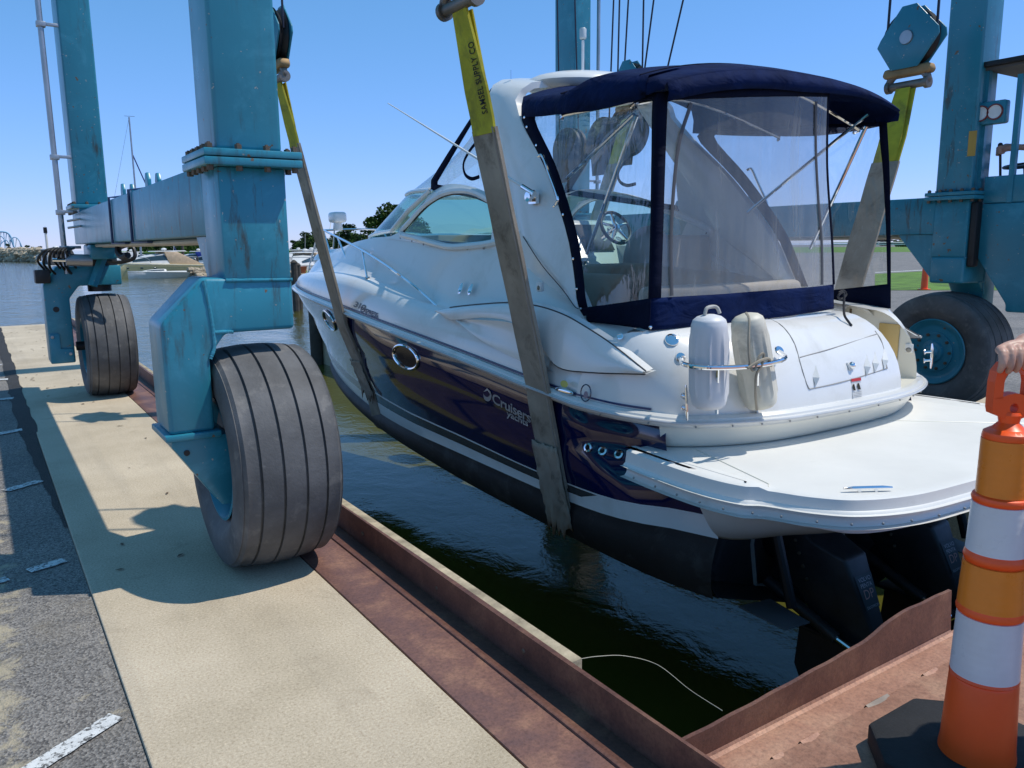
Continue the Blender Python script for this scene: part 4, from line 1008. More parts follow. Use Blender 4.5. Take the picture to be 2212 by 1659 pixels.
for k, (dx, dz) in enumerate(((.05, .075), (.14, .125), (.32, .155), (.60, .175), (.90, .185))):
    t = min(1, (k + 1) / 3); iw = Vector((.12 * (1 - t), 0, -.075 * t - .02))
    f = Vector((f6.x + dx, f6.y + .02, f6.z + dz)); a = Vector((a6.x + dx, a6.y - .03 * t, a6.z + dz * .95 + .03 * t))
    if dx >= .9: f.x = a.x = CX
    rows.append(arch_ring(f, a, iw))
mb = MB(); mb.loft(rows, close_u=True, flip=True); mb.mirror(CX); arch = bp_('radar_arch', mb, M['white'], weld=True, angle=50)
# filler between the arch foot and the cabin side
wl_ = []
for f in fr:
    if f.y > 5.45: break
    wl_.append([f + Vector((.03, 0, 0)), Vector((CX - (rub(f.y) - .44), f.y, min(f.z, zh(f.y) - .03)))])
mb = MB(); mb.loft(wl_); both('arch_foot', mb, M['white'], arch, angle=60)
# dome on the arch
dc = at(1265, 150, X=4.35); mb = MB(); mb.ball((4.42, dc.y, 2.875), 1, 28, 12, (.62, .42, .115)); bp_('arch_dome', mb, M['white'], arch)
# all-round light on a mast
b0 = at(1259, 140, X=4.5); mb = MB(); mb.tube([(4.5, b0.y, 2.92), (4.5, b0.y, at(1258, 88, X=4.5).z)], .012, 8); lt = bp_('light_mast', mb, M['white'], arch)
mb = MB(); c = Vector((4.5, b0.y, at(1258, 72, X=4.5).z)); mb.lathe([(.022, -.05), (.03, -.04), (.03, .03), (.024, .04), (.0001, .042)], c, (0, 0, 1), 16); bp_('mast_light', mb, pm('frosted_lens', (.55, .6, .62), .2), lt)
mb = MB(); q = at(1104, 160, X=3.72); mb.tube([q - Vector((0, 0, .04)), q + Vector((0, 0, .03))], .008, 8); bp_('antenna_stub', mb, M['chrome'], arch)
# grab rail on the arch
g = [(1163, 338), (1172, 337), (1185, 372), (1204, 425), (1202, 440), (1196, 446)]
mb = MB(); mb.tube(spline([at(a, b_, X=3.36) for a, b_ in g], 5), .011, 8); both('grab_rail', mb, M['chrome'], arch)
# whip antenna folded forward on a ratchet mount
a0 = at(838, 223, X=3.05); a1 = at(1145, 413, X=3.30); mb = MB(); mb.tube([a1, lerp(a1, a0, .5), a0], [.012, .009, .004], 8); an = bp_('whip_antenna', mb, M['white'])
mb = MB(); d = (a0 - a1).normalized(); mb.tube([a1 - d * .03, a1 + d * .09], .017, 10); mb.tube([a1 - d * .05, a1 - d * .03], .022, 10); m0 = at(1153, 428, X=3.37); mb.obox(m0, (.03, .09, .08)); mb.lathe([(.035, -.03), (.035, .03), (.0001, .032)], at(1146, 425, X=3.34), (-1, 0, 0), 14); bp_('antenna_mount', mb, M['chrome'], an)

# ---- bimini canvas
def zc_(Y): return smooth_interp(Y, [(3.25, 2.60), (3.4, 2.66), (3.6, 2.715), (4.0, 2.755), (4.4, 2.735), (4.75, 2.76), (5.0, 2.82), (5.2, 2.86)])
EX = 1.13
def ex(Y): return interp(Y, [(4.3, 1.13), (4.7, 1.02), (5.0, .95), (5.16, .89)])
def bim(c, Y):
    z = zc_(Y) - (.145 if c < 0 else .10) * abs(c / EX) ** 2.4 - .012 * math.sin(Y * 9) * abs(c)
    return Vector((CX + c, Y + (.10 * abs(c / EX) ** 2 if Y < 3.5 else 0), z))
def canopy_edge(Y):       # eave of the side valance
    return smooth_interp(Y, [(3.35, 2.45), (3.6, 2.425), (4.0, 2.42), (4.4, 2.455), (4.8, 2.50), (5.2, 2.56)])
YS_ = [3.30 + (5.16 - 3.30) * i / 30 for i in range(31)]
mb = MB(); rows = []
for Y in YS_:
    cs = [-EX + 2 * EX * j / 32 for j in range(33)]
    r = [bim(c, Y) for c in cs]; kx = ex(Y) / EX
    for p in r: p.x = CX + (p.x - CX) * kx
    e0 = Vector((CX - ex(Y) - .02, r[0].y, canopy_edge(Y))); e1 = Vector((CX + ex(Y) + .02, r[-1].y, canopy_edge(Y)))
    m0 = lerp(e0, r[0], .55) + Vector((-.02 - .012 * math.sin(Y * 7), 0, 0)); m1 = lerp(e1, r[-1], .55) + Vector((.02, 0, 0))
    rows.append([e0, m0] + r + [m1, e1])
mb.loft(rows, flip=False)
# aft valance
r = rows[0]; q_ = r[2:-2]; tp_ = [lerp(1.0, .28, max(0, i / 32 - .45) / .55) for i in range(33)]
mb.loft([q_, [p + Vector((0, -.02, -.06 * k)) for p, k in zip(q_, tp_)], [p + Vector((0, -.005, -.105 * k)) for p, k in zip(q_, tp_)]])
can = bp_('bimini_top', mb, M['canvas'], angle=60, solid=.006)
# seams
for Y, o in ((4.38, .0), (3.62, 0)):
    mb = MB(); mb.tube([bim(-EX + 2 * EX * j / 24, Y) + Vector((0, 0, .004)) for j in range(25)], .006, 6); bp_('canvas_seam', mb, M['canvas_dark'], can)

# ---- side and aft curtains
def patch(A, B, u0, u1, v0, v1, nu=8, nv=10, bulge=0, wob=0):
    """piece of a panel spanned between curve A(v) and curve B(v)"""
    rows = []
    for i in range(nu + 1):
        u = lerp(u0, u1, i / nu); row = []
        for j in range(nv + 1):
            v = lerp(v0, v1, j / nv); p = lerp(A(v), B(v), u); n = Vector((B(v).y - A(v).y, A(v).x - B(v).x, 0)).normalized()
            p = p + n * (bulge * math.sin(math.pi * u) + wob * (math.sin(u * 23 + v * 4) * .5 + math.sin(u * 11 - v * 9)) * (1 - v)); row.append(p)
        rows.append(row)
    return MB().loft(rows)
def polyv(pts):
    P = [Vector(p) for p in pts]; n = len(P) - 1
    def f(v):
        k = min(n - 1, int(v * n)); return lerp(P[k], P[k + 1], v * n - k)
    return f
AFT = spline([Vector((3.27, 4.02, 1.105))] + [at(a, b_, X=x) for a, b_, x in ((1249, 660, 3.285), (1240, 590, 3.325), (1225, 505, 3.365), (1190, 395, 3.435), (1166, 338, 3.475), (1130, 268, 3.52))] + [Vector((3.50, 5.08, 2.57))], 4)
A_ = polyv(AFT)
B_ = polyv(spline([Vector((3.225, 3.40, 1.105)), Vector((3.255, 3.42, 1.6)), Vector((3.29, 3.445, 2.1)), Vector((3.325, 3.47, 2.45))], 4))
C_ = polyv(spline([Vector((4.86, 3.31, 1.15)), Vector((4.82, 3.33, 1.6)), Vector((4.76, 3.36, 2.1)), Vector((4.70, 3.34, 2.60))], 4))
def panel(A, B, ul, ur, vb, vt, vm, bulge, name, twin, vtop=1.0, band=None, wob=0):
    f = both if twin else (lambda *a, **k: (bp_(*a, **k),))
    f(name, patch(A, B, ul, ur, vb, vt, 14, 14, bulge), vm, angle=60)
    f('curtain_band', patch(A, B, 0, 1, 0, vb, 30, 6, bulge, wob), band or M['canvas'], angle=60, solid=.004)
    f('curtain_edge', patch(A, B, 0, ul, vb, vtop, 2, 16, bulge), M['canvas_dark'], angle=60, solid=.004)
    f('curtain_edge', patch(A, B, ur, 1, vb, vtop, 2, 16, bulge), M['canvas_dark'], angle=60, solid=.004)
    f('curtain_head', patch(A, B, ul, ur, vt, vtop, 14, 2, bulge), M['canvas_dark'], angle=60, solid=.004)
panel(A_, B_, .11, .965, .125, .97, M['vinyl'], -.03, 'side_curtain', True, band=M['canvas_dark'])
panel(B_, C_, .042, .985, .125, .95, M['vinyl_old'], .07, 'aft_curtain', False, wob=.010)
# curved dark strips laid on the aft curtain
for us, nm in (((.085, .075, .08, .10, .15), 'curved_strip'), ((.90, .905, .90, .895, .89), 'curved_strip')):
    pts = []
    for k, u in enumerate(us):
        v = lerp(.13, .93, k / 4); p = lerp(B_(v), C_(v), u); n = Vector((C_(v).y - B_(v).y, B_(v).x - C_(v).x, 0)).normalized(); pts.append(p + n * (.07 * math.sin(math.pi * u) + .006))
    mb = MB(); mb.tube(spline(pts, 8), .014, 6, flat=.3); bp_(nm, mb, pm('strip_dark_grey', (.08, .08, .085), .6))
# snaps along the curtain edge
for v in (.05, .12, .22, .34, .48, .62, .76, .84, .92):
    p = lerp(A_(v), B_(v), .03) + Vector((-.008, -.004, 0)); mb = MB(); mb.lathe([(.011, 0), (.009, .006), (.0001, .008)], p, (-1, -.2, 0), 10); bp_('snap', mb, M['chrome'])
for px, py in ((1256, 690), (1405, 707)):
    mb = MB(); mb.lathe([(.011, 0), (.009, .006), (.0001, .008)], at(px, py, X=3.20), (-1, -.4, 0), 10); bp_('snap', mb, M['chrome'])
# front curtain from windscreen head to arch
A2 = polyv([top[0], top[0] + Vector((-.005, -.02, .09)), at(968, 330, X=3.68), at(1012, 262, X=3.70), at(1062, 190, X=3.66)])
hdp = [hd[0], hd[8], hd[14], hd[-1]]
B2 = polyv([hd[-4], at(1104, 428, X=3.55), at(1102, 385, X=3.52), at(1082, 320, X=3.55), at(1066, 262, X=3.57)])
both('front_side_curtain', patch(A2, B2, .07, .97, .16, 1, 10, 10, -.04), M['vinyl'], angle=60)
both('curtain_band', patch(A2, B2, 0, 1, -.0, .17, 10, 3, -.045), M['canvas_dark'], angle=60, solid=.004)
both('curtain_edge', patch(A2, B2, 0, .08, .16, 1, 2, 10, -.04), M['canvas_dark'], angle=60, solid=.005)
T2 = lambda v: lerp(top[0], top[-1], v)
rows = []
for i in range(len(top)):
    u = i / (len(top) - 1); e = Vector((lerp(3.68, CX, u), lerp(5.62, 5.75, u), lerp(2.80, 2.86, u))); rows.append([lerp(top[i], e, v) for v in (0, .25, .5, .75, 1)])
mb = MB(); mb.loft(rows); both('front_curtain', mb, M['vinyl'], angle=60)
u_ = [(1040, 300), (1020, 318), (1002, 350), (1004, 375), (1018, 386), (1035, 382)]
mb = MB(); mb.tube(spline([at(a, b_, X=3.575) for a, b_ in u_], 5), .016, 6, flat=.3); both('vent_flap_edge', mb, M['canvas_dark'])
# snaps on the windscreen band and cabin side
for px, py, X in ((1299 * .4521 * .7373 + 590, 0, 0),):
    pass
for px, py in ((933, 558 * .7373), (955, 558 * .7373), (985, 563 * .7373), (1015, 568 * .7373), (845, 507), (865, 514), (890, 521), (915, 528), (945, 533), (975, 537), (1010, 538), (1045, 536)):
    X = 3.62 if py < 430 else 3.385
    mb = MB(); mb.lathe([(.010, 0), (.008, .006), (.0001, .007)], at(px, py, X=X), (-1, 0, 0), 8); bp_('snap', mb, M['chrome'] if py < 430 else scr)

# ---- canopy frame tubes
def tubepart(name, pts, r, mat=None, par=None, twin=True):
    mb = MB(); mb.tube(spline(pts, 5) if len(pts) > 2 else pts, r, 8)
    return both(name, mb, mat or M['chrome'], par) if twin else bp_(name, mb, mat or M['chrome'], par)
tubepart('canopy_strut', [at(1375, 250, X=3.42), at(1268, 548, X=3.62)], .013, twin=False)
tubepart('canopy_strut', [at(1370, 248, X=3.42), at(1225, 385, X=3.55)], .013, twin=False)
tubepart('canopy_strut', [(5.42, 3.52, 2.50), (5.40, 4.55, 1.85)], .013, twin=False)
tubepart('canopy_strut', [(5.45, 3.55, 2.42), (5.50, 4.0, 1.55)], .013, twin=False)
tubepart('canopy_bow', [(CX - EX + .02, 3.72, 2.40), (CX - EX + .12, 3.66, 2.44), (CX, 3.62, 2.62), (CX + EX - .12, 3.66, 2.44), (CX + EX - .02, 3.72, 2.40)], .013, twin=False)
tubepart('canopy_bow', [(CX - EX + .02, 4.4, 2.42), (CX - EX + .12, 4.4, 2.47), (CX, 4.4, 2.64), (CX + EX - .12, 4.4, 2.47), (CX + EX - .02, 4.4, 2.42)], .013, twin=False)

# ---- cockpit interior
mb = MB(); mb.box(CX - 1.12, CX + 1.12, 3.62, 7.4, .50, .55); bp_('cockpit_sole', mb, M['cream'])
rows = []
for i in range(13):
    Y = lerp(3.6, 7.4, i / 12); x = CX - (rub(Y) - .45); rows.append([Vector((x, Y, zh(Y))), Vector((x + .06, Y, zh(Y) - .03)), Vector((x + .09, Y, .55))])
mb = MB(); mb.loft(rows); both('coaming_liner', mb, M['white'], angle=40)
mb = MB(); mb.box(CX - 1.0, CX + 1.0, 6.55, 7.9, .55, 1.60); bp_('cabin_bulkhead', mb, M['white'], bevel=.05)
dp = [(p.x + .04, p.y - .06) for p in base] + [(2 * CX - p.x - .04, p.y - .06) for p in base[::-1]]
mb = MB(); mb.prism([(CX - .92, 6.5), (CX - .90, 7.4)] + dp[2:-2] + [(CX + .90, 7.4), (CX + .92, 6.5)], 2, 1.60, 1.70); bp_('dash_top', mb, pm('dash_grey', (.30, .30, .29), .5), bevel=.02)
# helm console to starboard with gauges and wheel
mb = MB(); mb.prism([(6.0, .55), (6.0, 1.30), (6.16, 1.50), (6.42, 1.84), (6.75, 1.86), (6.75, .55)], 0, 4.75, 5.62); hc = bp_('helm_console', mb, M['white'], bevel=.04)
def helm_pt(u, v): return Vector((lerp(4.80, 5.58, u), lerp(6.16, 6.42, v) - .012, lerp(1.50, 1.84, v) + .008))
hn = Vector((0, -.34, -.26)).cross(Vector((1, 0, 0))).normalized(); hn = hn if hn.y < 0 else -hn
mb = MB(); mb.add([helm_pt(.25, .1), helm_pt(.72, .1), helm_pt(.72, .85), helm_pt(.25, .85)], [(0, 1, 2, 3)]); bp_('instrument_panel', mb, pm('panel_grey', (.16, .14, .13), .4), hc, solid=.006)
for u, v, r in ((.12, .72, .055), (.12, .40, .035), (.12, .14, .035), (.86, .72, .055), (.86, .40, .035)):
    mb = MB(); mb.lathe([(r, 0), (r, .016), (r * .85, .018), (r * .8, .012), (.0001, .012)], helm_pt(u, v), hn, 20); bp_('gauge', mb, M['chrome'], hc)
    mb = MB(); mb.lathe([(r * .8, .0135), (.0001, .0135)], helm_pt(u, v), hn, 20); bp_('gauge_face', mb, pm('pale_gauge', (.6, .6, .58), .3), hc)
for i in range(6):
    mb = MB(); mb.obox((4.80 + .05 * (i % 3), 6.05 + .04 * (i // 3), 1.37 + .06 * (i // 3)), (.035, .03, .03)); bp_('switch', mb, M['black_plastic'], hc, bevel=.006)
wc = at(1330, 492, X=5.15); ax = Vector((0, -.8, .45)).normalized(); ua = Vector((1, 0, 0)); va = ax.cross(ua)
mb = MB(); mb.tube([wc + (ua * math.cos(a) + va * math.sin(a)) * .17 for a in [i * 2 * math.pi / 36 for i in range(36)]], .016, 8, closed=True); sw = bp_('steering_wheel', mb, M['black_plastic'], hc)
mb = MB(); mb.lathe([(.04, -.02), (.045, .01), (.03, .025), (.0001, .03)], wc, ax, 16)
for k in range(5):
    a = k * 2 * math.pi / 5 + .3; mb.tube([wc, wc + (ua * math.cos(a) + va * math.sin(a)) * .16], [.022, .012], 6)
mb.tube([wc, wc - ax * .2], .03, 10); bp_('wheel_spokes', mb, M['chrome'], sw)
# seats
def cushion(name, c, size, mat, rot=(0, 0, 0), bev=.05): mb = MB(); mb.obox(c, size, Euler(rot)); return bp_(name, mb, mat, bevel=bev, seg=4)
cushion('helm_seat', (5.05, 5.25, 1.12), (.85, .50, .16), M['beige']); cushion('helm_seat_back', (5.05, 5.02, 1.40), (.82, .13, .55), M['beige'], (R(-8), 0, 0)); cushion('seat_pedestal', (5.05, 5.25, .80), (.7, .45, .5), M['white'], bev=.03)
cushion('lounge_seat', (3.85, 4.75, 1.02), (.62, 1.5, .16), M['tan']); cushion('lounge_back', (3.62, 4.8, 1.22), (.13, 1.5, .36), M['tan'], (0, R(8), 0))
cushion('lounge_base', (3.85, 4.75, .75), (.60, 1.48, .40), M['white'], bev=.02)
cushion('aft_seat', (4.1, 3.85, 1.0), (1.5, .48, .16), M['beige']); cushion('aft_seat_back', (4.15, 3.66, 1.19), (1.5, .12, .3), M['beige'])
# covered bolster seat seen through the curtain
mb = MB(); mb.ball((4.62, 4.9, 1.45), 1, 20, 12, (.24, .17, .30)); bp_('seat_cover', mb, pm('pale_seat_cover', (.42, .41, .40), .7, bscale=40))
mb = MB(); sp = spline([(3.75, 5.3, 1.05), (4.0, 4.9, 1.32), (4.3, 4.4, 1.30), (4.7, 4.0, 1.26), (5.2, 3.75, 1.12)], 6); mb.tube(sp, [.10, .11, .12, .13, .14, .14, .13, .12, .12, .13, .14, .15, .14, .13, .12, .12, .12, .12, .11, .11, .1, .1, .1, .09, .08][:len(sp)], 12); bp_('tan_bolster', mb, M['tan'])
cushion('far_bench', (5.35, 4.4, 1.0), (.45, 1.2, .5), M['white'], bev=.04)
mb = MB(); mb.obox((5.52, 3.98, 1.0), (.01, .10, .17)); bp_('speaker_grille', mb, pm('grey_grille', (.2, .2, .21), .6), bevel=.02)

# ---- rails
mb = MB(); rl = [at(948, 665, X=3.14), at(900, 622, X=3.15), at(850, 584, X=3.2), at(800, 551, X=3.33), at(750, 523, X=3.55), at(712, 504, X=3.85), at(694, 495, X=4.1), Vector((CX, 12.05, 1.86))]
rl = spline(rl, 6); mb.tube(rl, .0135, 8); both('bow_rail', mb, M['chrome'])
for i, foot in ((20, at(793, 600, X=3.225)), (27, at(758, 582, X=3.50)), (34, at(726, 589, X=3.95))):
    mb = MB(); mb.tube([rl[i], foot], .011, 8); mb.lathe([(.028, 0), (.022, .012), (.0001, .013)], foot, (0, 0, 1), 12); both('rail_stanchion', mb, M['chrome'])
mb = MB(); mb.tube([rl[40], Vector((4.25, 12.1, 1.18))], .011, 8); both('rail_stanchion', mb, M['chrome'])

# ---- blade moulding with air scoop along the cockpit side
BT = [(941, 671, 3.00), (980, 664, 2.985), (1040, 658, 2.98), (1100, 655, 2.985), (1160, 662, 2.99), (1215, 680, 3.0), (1262, 706, 3.02), (1320, 744, 3.05), (1394, 803, 3.06)]
BL = [(943, 674, 2.985), (975, 690, 2.955), (1040, 686, 2.94), (1095, 692, 2.935), (1135, 712, 2.935), (1170, 750, 2.94), (1205, 792, 2.955), (1270, 803, 2.98), (1392, 807, 3.045)]
bt = spline([at(a, b_, X=x) for a, b_, x in BT], 5); bl = spline([at(a, b_, X=x) for a, b_, x in BL], 5)
rows = []
for p, q in zip(bt, bl):
    m = lerp(p, q, .5) + Vector((-.016, 0, .006)); rows.append([p + Vector((.06, 0, .012)), p, lerp(p, m, .5) + Vector((-.006, 0, .003)), m, lerp(m, q, .5) + Vector((-.004, 0, 0)), q, q + Vector((.012, 0, -.004)), q + Vector((.09, 0, .01))])
mb = MB(); mb.loft(rows); both('side_moulding', mb, M['white'], deck, angle=40)
dk = pm('dark_seam', (.06, .06, .065), .7)
mb = MB(); mb.tube([p + Vector((.004, 0, .004)) for p in bt[4:]], .0045, 5); both('moulding_seam', mb, dk, deck)
mb = MB(); mb.tube([q + Vector((.006, 0, -.005)) for q in bl[28:]], .0045, 5); both('moulding_seam', mb, dk, deck)
mb = MB(); mb.tube(spline([at(1130, 511, X=3.36), at(1170, 572, X=3.295), at(1215, 625, X=3.27), at(1240, 660, X=3.26), at(1249, 667, X=3.26)], 5), .0035, 5); both('arch_seam', mb, dk, deck)
# scoop below the blade
mb = MB(); sc0 = spline([at(985, 690, X=2.955), at(1040, 692, X=2.94), at(1095, 698, X=2.935), at(1140, 725, X=2.935), at(1175, 765, X=2.94)], 4); sc1 = spline([at(985, 692, X=2.955), at(1040, 735, X=2.95), at(1095, 765, X=2.955), at(1140, 785, X=2.96), at(1190, 800, X=2.965)], 4)
rows = [[a + Vector((.03, 0, 0)), lerp(a, b_, .35) + Vector((.035, 0, 0)), lerp(a, b_, .7) + Vector((.0, 0, 0)), b_ + Vector((-.004, 0, 0)), b_ + Vector((.02, 0, -.012))] for a, b_ in zip(sc0, sc1)]
mb.loft(rows); both('air_scoop', mb, M['white'], deck, angle=60)

# ---- small fittings on the near side
def oval(c, n, a, b_, r, up=(0, 0, 1), k=28):
    n = Vector(n).normalized(); v = (Vector(up) - n * Vector(up).dot(n)).normalized(); u = v.cross(n); c = Vector(c)
    return [c + u * (a * math.cos(2 * math.pi * i / k)) + v * (b_ * math.sin(2 * math.pi * i / k)) for i in range(k)]
def sight(bvh, px, py):
    w = (RM @ Vector((px - PW / 2, -(py - PH / 2), -FOC))).normalized(); p, n, idx, d = bvh.ray_cast(Vector((0, 0, CAMZ)), w)
    if p is None: p, n, idx, d = bvh.find_nearest(Vector((0, 0, CAMZ)) + w * 5)
    return p, (n if n.dot(w) < 0 else -n)
def hull_hit(px, py): return sight(hull_bvh, px, py)
for px, py, a, b_ in ((712, 692, .24, .115), (877, 771, .25, .10)):
    p, n = hull_hit(px, py); p = p + n * .006
    d = Vector((0, 1, .03)).normalized(); up = n.cross(d)
    mb = MB(); mb.tube(oval(p, n, a, b_, 0), .014, 8, closed=True); pl = bp_('portlight', mb, M['chrome'], hull)
    rg = oval(p - n * .004, n, a, b_, 0); mb = MB(); mb.add(rg, [tuple(range(len(rg)))]); bp_('portlight_glass', mb, pm('dark_glass', (.02, .02, .022), .08), pl)
for px, py in ((1271, 967), (1302, 975), (1337, 982)):
    p, n = hull_hit(px, py); mb = MB(); mb.lathe([(.017, .012), (.028, .010), (.031, .001), (.018, -.004)], p, n, 18, closed=True); e_ = bp_('exhaust_ring', mb, M['chrome'], hull)
    mb = MB(); mb.lathe([(.018, .003), (.0001, .003)], p, n, 14); bp_('exhaust_hole', mb, M['stripe_black'], e_)
for px, py in ((997, 624), (1018, 626)):
    c = at(px, py, X=3.235); mb = MB(); n = Vector((-.85, 0, .35)).normalized(); mb.add(oval(c + n * .012, n, .028, .048, 0) + [c + n * .03], [(i, (i + 1) % 28, 28) for i in range(28)]); bp_('vent_cover', mb, M['chrome'], deck)
for px, py, X in ((1167, 619, 3.20),):
    c = at(px, py, X=X); mb = MB(); mb.obox(c, (.03, .06, .07)); bp_('latch_plate', mb, M['white'], deck, bevel=.01); mb = MB(); mb.ball(c + Vector((-.016, 0, -.008)), .016, 10, 6, (.5, 1, 1)); bp_('courtesy_light', mb, pm('lens', (.25, .22, .16), .2), deck)
c = at(1218, 845, X=2.955); mb = MB(); mb.ball(c, 1, 16, 8, (.012, .095, .022)); bp_('chrome_vent', mb, M['chrome'], deck)
c = at(1222, 829, X=2.955); mb = MB(); rg = oval(c + Vector((-.012, 0, 0)), (-1, 0, .12), .038, .022, 0); mb.add(rg, [tuple(range(28))]); bp_('round_sticker', mb, pm('yellow_sticker', (.6, .55, .12), .5), deck)
c = at(1271, 848, X=2.975); mb = MB(); mb.tube(oval(c + Vector((-.02, 0, 0)), (-1, -.1, .12), .042, .05, 0), .004, 6, closed=True); em = bp_('round_emblem', mb, M['navy'], deck)
mb = MB(); cr = oval(c + Vector((-.02, -.0, -.012)), (-1, -.1, .12), .018, .022, 0); mb.add(cr, [tuple(range(28))]); bp_('emblem_mark', mb, M['navy'], em)
# ------------------------------------------------------------------ cruiser: transom fittings, drives, lettering
def on_transom(px, py, lift=.004):
    """point on the stern moulding seen at a picture point"""
    w = RM @ Vector((px - PW / 2, -(py - PH / 2), -FOC)); best = None; o = Vector((0, 0, CAMZ))
    for u in [i / 80 for i in range(6, 76)]:
        r = transom_row(u, 12)
        for j in range(12):
            p = lerp(r[j], r[j + 1], .5); t = (p - o).dot(w) / w.dot(w); d = ((o + w * t) - p).length
            if best is None or d < best[0]: best = (d, p, u, j)
    d, p, u, j = best; a = transom_row(u - .01, 12)[j]; b_ = transom_row(u + .01, 12)[j]; c = transom_row(u, 12)
    n = (b_ - a).cross(c[j + 1] - c[j]).normalized(); n = n if n.y < 0 else -n
    den = w.dot(n); t = (p - o).dot(n) / den; q = o + w * t
    return q + n * lift, n
def seam(pts, r=.0035, mat=None, name='panel_seam', parent=None):
    P = [on_transom(a, b_, .001)[0] for a, b_ in pts]; mb = MB(); mb.tube(spline(P, 5), r, 5); return bp_(name, mb, mat or pm('grey_seam', (.30, .29, .27), .6), parent or tm_)
seam([(1660, 688), (1690, 705), (1715, 740), (1730, 790), (1745, 835), (1760, 838), (1830, 822), (1908, 798), (1915, 790), (1905, 740), (1890, 715)])
seam([(1728, 772), (1800, 752), (1893, 722)])
# vent gills on the hatch
for px, py in ((1762, 818), (1872, 795), (1890, 788), (1910, 781)):
    p, n = on_transom(px, py, 0); up = on_transom(px, py - 30, 0)[0]
    mb = MB(); s = (up - p); rt = s.cross(n).normalized() * .026
    mb.add([p + up * 0 - rt + n * .001, p + rt + n * .001, up + n * .001, p + n * .030, p - s * .55 + n * .002], [(0, 3, 2), (3, 1, 2), (0, 4, 3), (3, 4, 1)]); bp_('vent_gill', mb, M['white'], tm_, smooth=False)
# round fuel plates, latch
for px, py, r in ((1451, 735, .042), (1340, 728, .02)):
    p, n = on_transom(px, py, .002); mb = MB(); mb.lathe([(r, 0), (r * .95, .008), (r * .7, .010), (r * .66, .007), (.0001, .008)], p, n, 24); bp_('deck_plate', mb, M['chrome'], tm_)
p, n = on_transom(1836, 791, .002); mb = MB(); mb.lathe([(.036, 0), (.034, .008), (.0001, .008)], p, n, 4); l1 = bp_('hatch_latch', mb, M['white'], tm_); mb = MB(); mb.ball(p + n * .01, .024, 12, 8); bp_('latch_knob', mb, M['chrome'], l1)
# warning label: red head, pictogram, lines of print
def label_quad(name, corners, mat, lift, parent=None, f=on_transom):
    P = [f(a, b_, lift) for a, b_ in corners]; mb = MB(); mb.add([q[0] for q in P], [(0, 1, 2, 3)]); return bp_(name, mb, mat, parent or tm_, smooth=False)
lw = label_quad('warning_label', ((1837, 818), (1858, 815), (1862, 862), (1842, 866)), pm('label_white', (.7, .7, .68), .5), .004)
label_quad('label_head', ((1837.5, 818.5), (1858, 815.5), (1858.8, 822), (1838.2, 825)), pm('label_red', (.55, .03, .03), .5), .0055, lw)
for (x0, y0, w_, h_) in ((1840, 829, 7, 14), (1850, 827, 8, 14)):
    label_quad('pictogram', ((x0, y0 + 3), (x0 + w_ * .5, y0), (x0 + w_, y0 + h_), (x0 + w_ * .3, y0 + h_)), M['print'], .0055, lw)
for k in range(5):
    y = 847 + 3.4 * k; label_quad('print_line', ((1842, y + .6), (1859, y - 1.6), (1859.1, y - .9), (1842.1, y + 1.3)), pm('label_grey', (.25, .25, .25), .6), .0055, lw)
# fender rack: rail and posts
rk = [(1470, 775, 3.18), (1478, 787, 3.0), (1520, 794, 2.87), (1580, 794, 2.82), (1640, 789, 2.79), (1680, 781, 2.79), (1697, 772, 2.84), (1684, 760, 3.0)]
rp_ = spline([at(a, b_, Y=y) for a, b_, y in rk], 6); mb = MB(); mb.tube(rp_, .0135, 10); fr_ = bp_('fender_rack', mb, M['chrome'])
for px, py, py2, y in ((1551, 794, 892, 2.84), (1637, 789, 892, 2.79)):
    a = at(px, py, Y=y); b_ = at(px - 2, py2, Y=2.95); mb = MB(); mb.tube([a, b_], .0105, 8); bp_('rack_post', mb, M['chrome'], fr_)
for px, py in ((1470, 772), (1683, 757)):
    p, n = on_transom(px, py, .001); mb = MB(); mb.lathe([(.03, 0), (.026, .008), (.0001, .009)], p, n, 16); bp_('rack_flange', mb, M['chrome'], fr_)
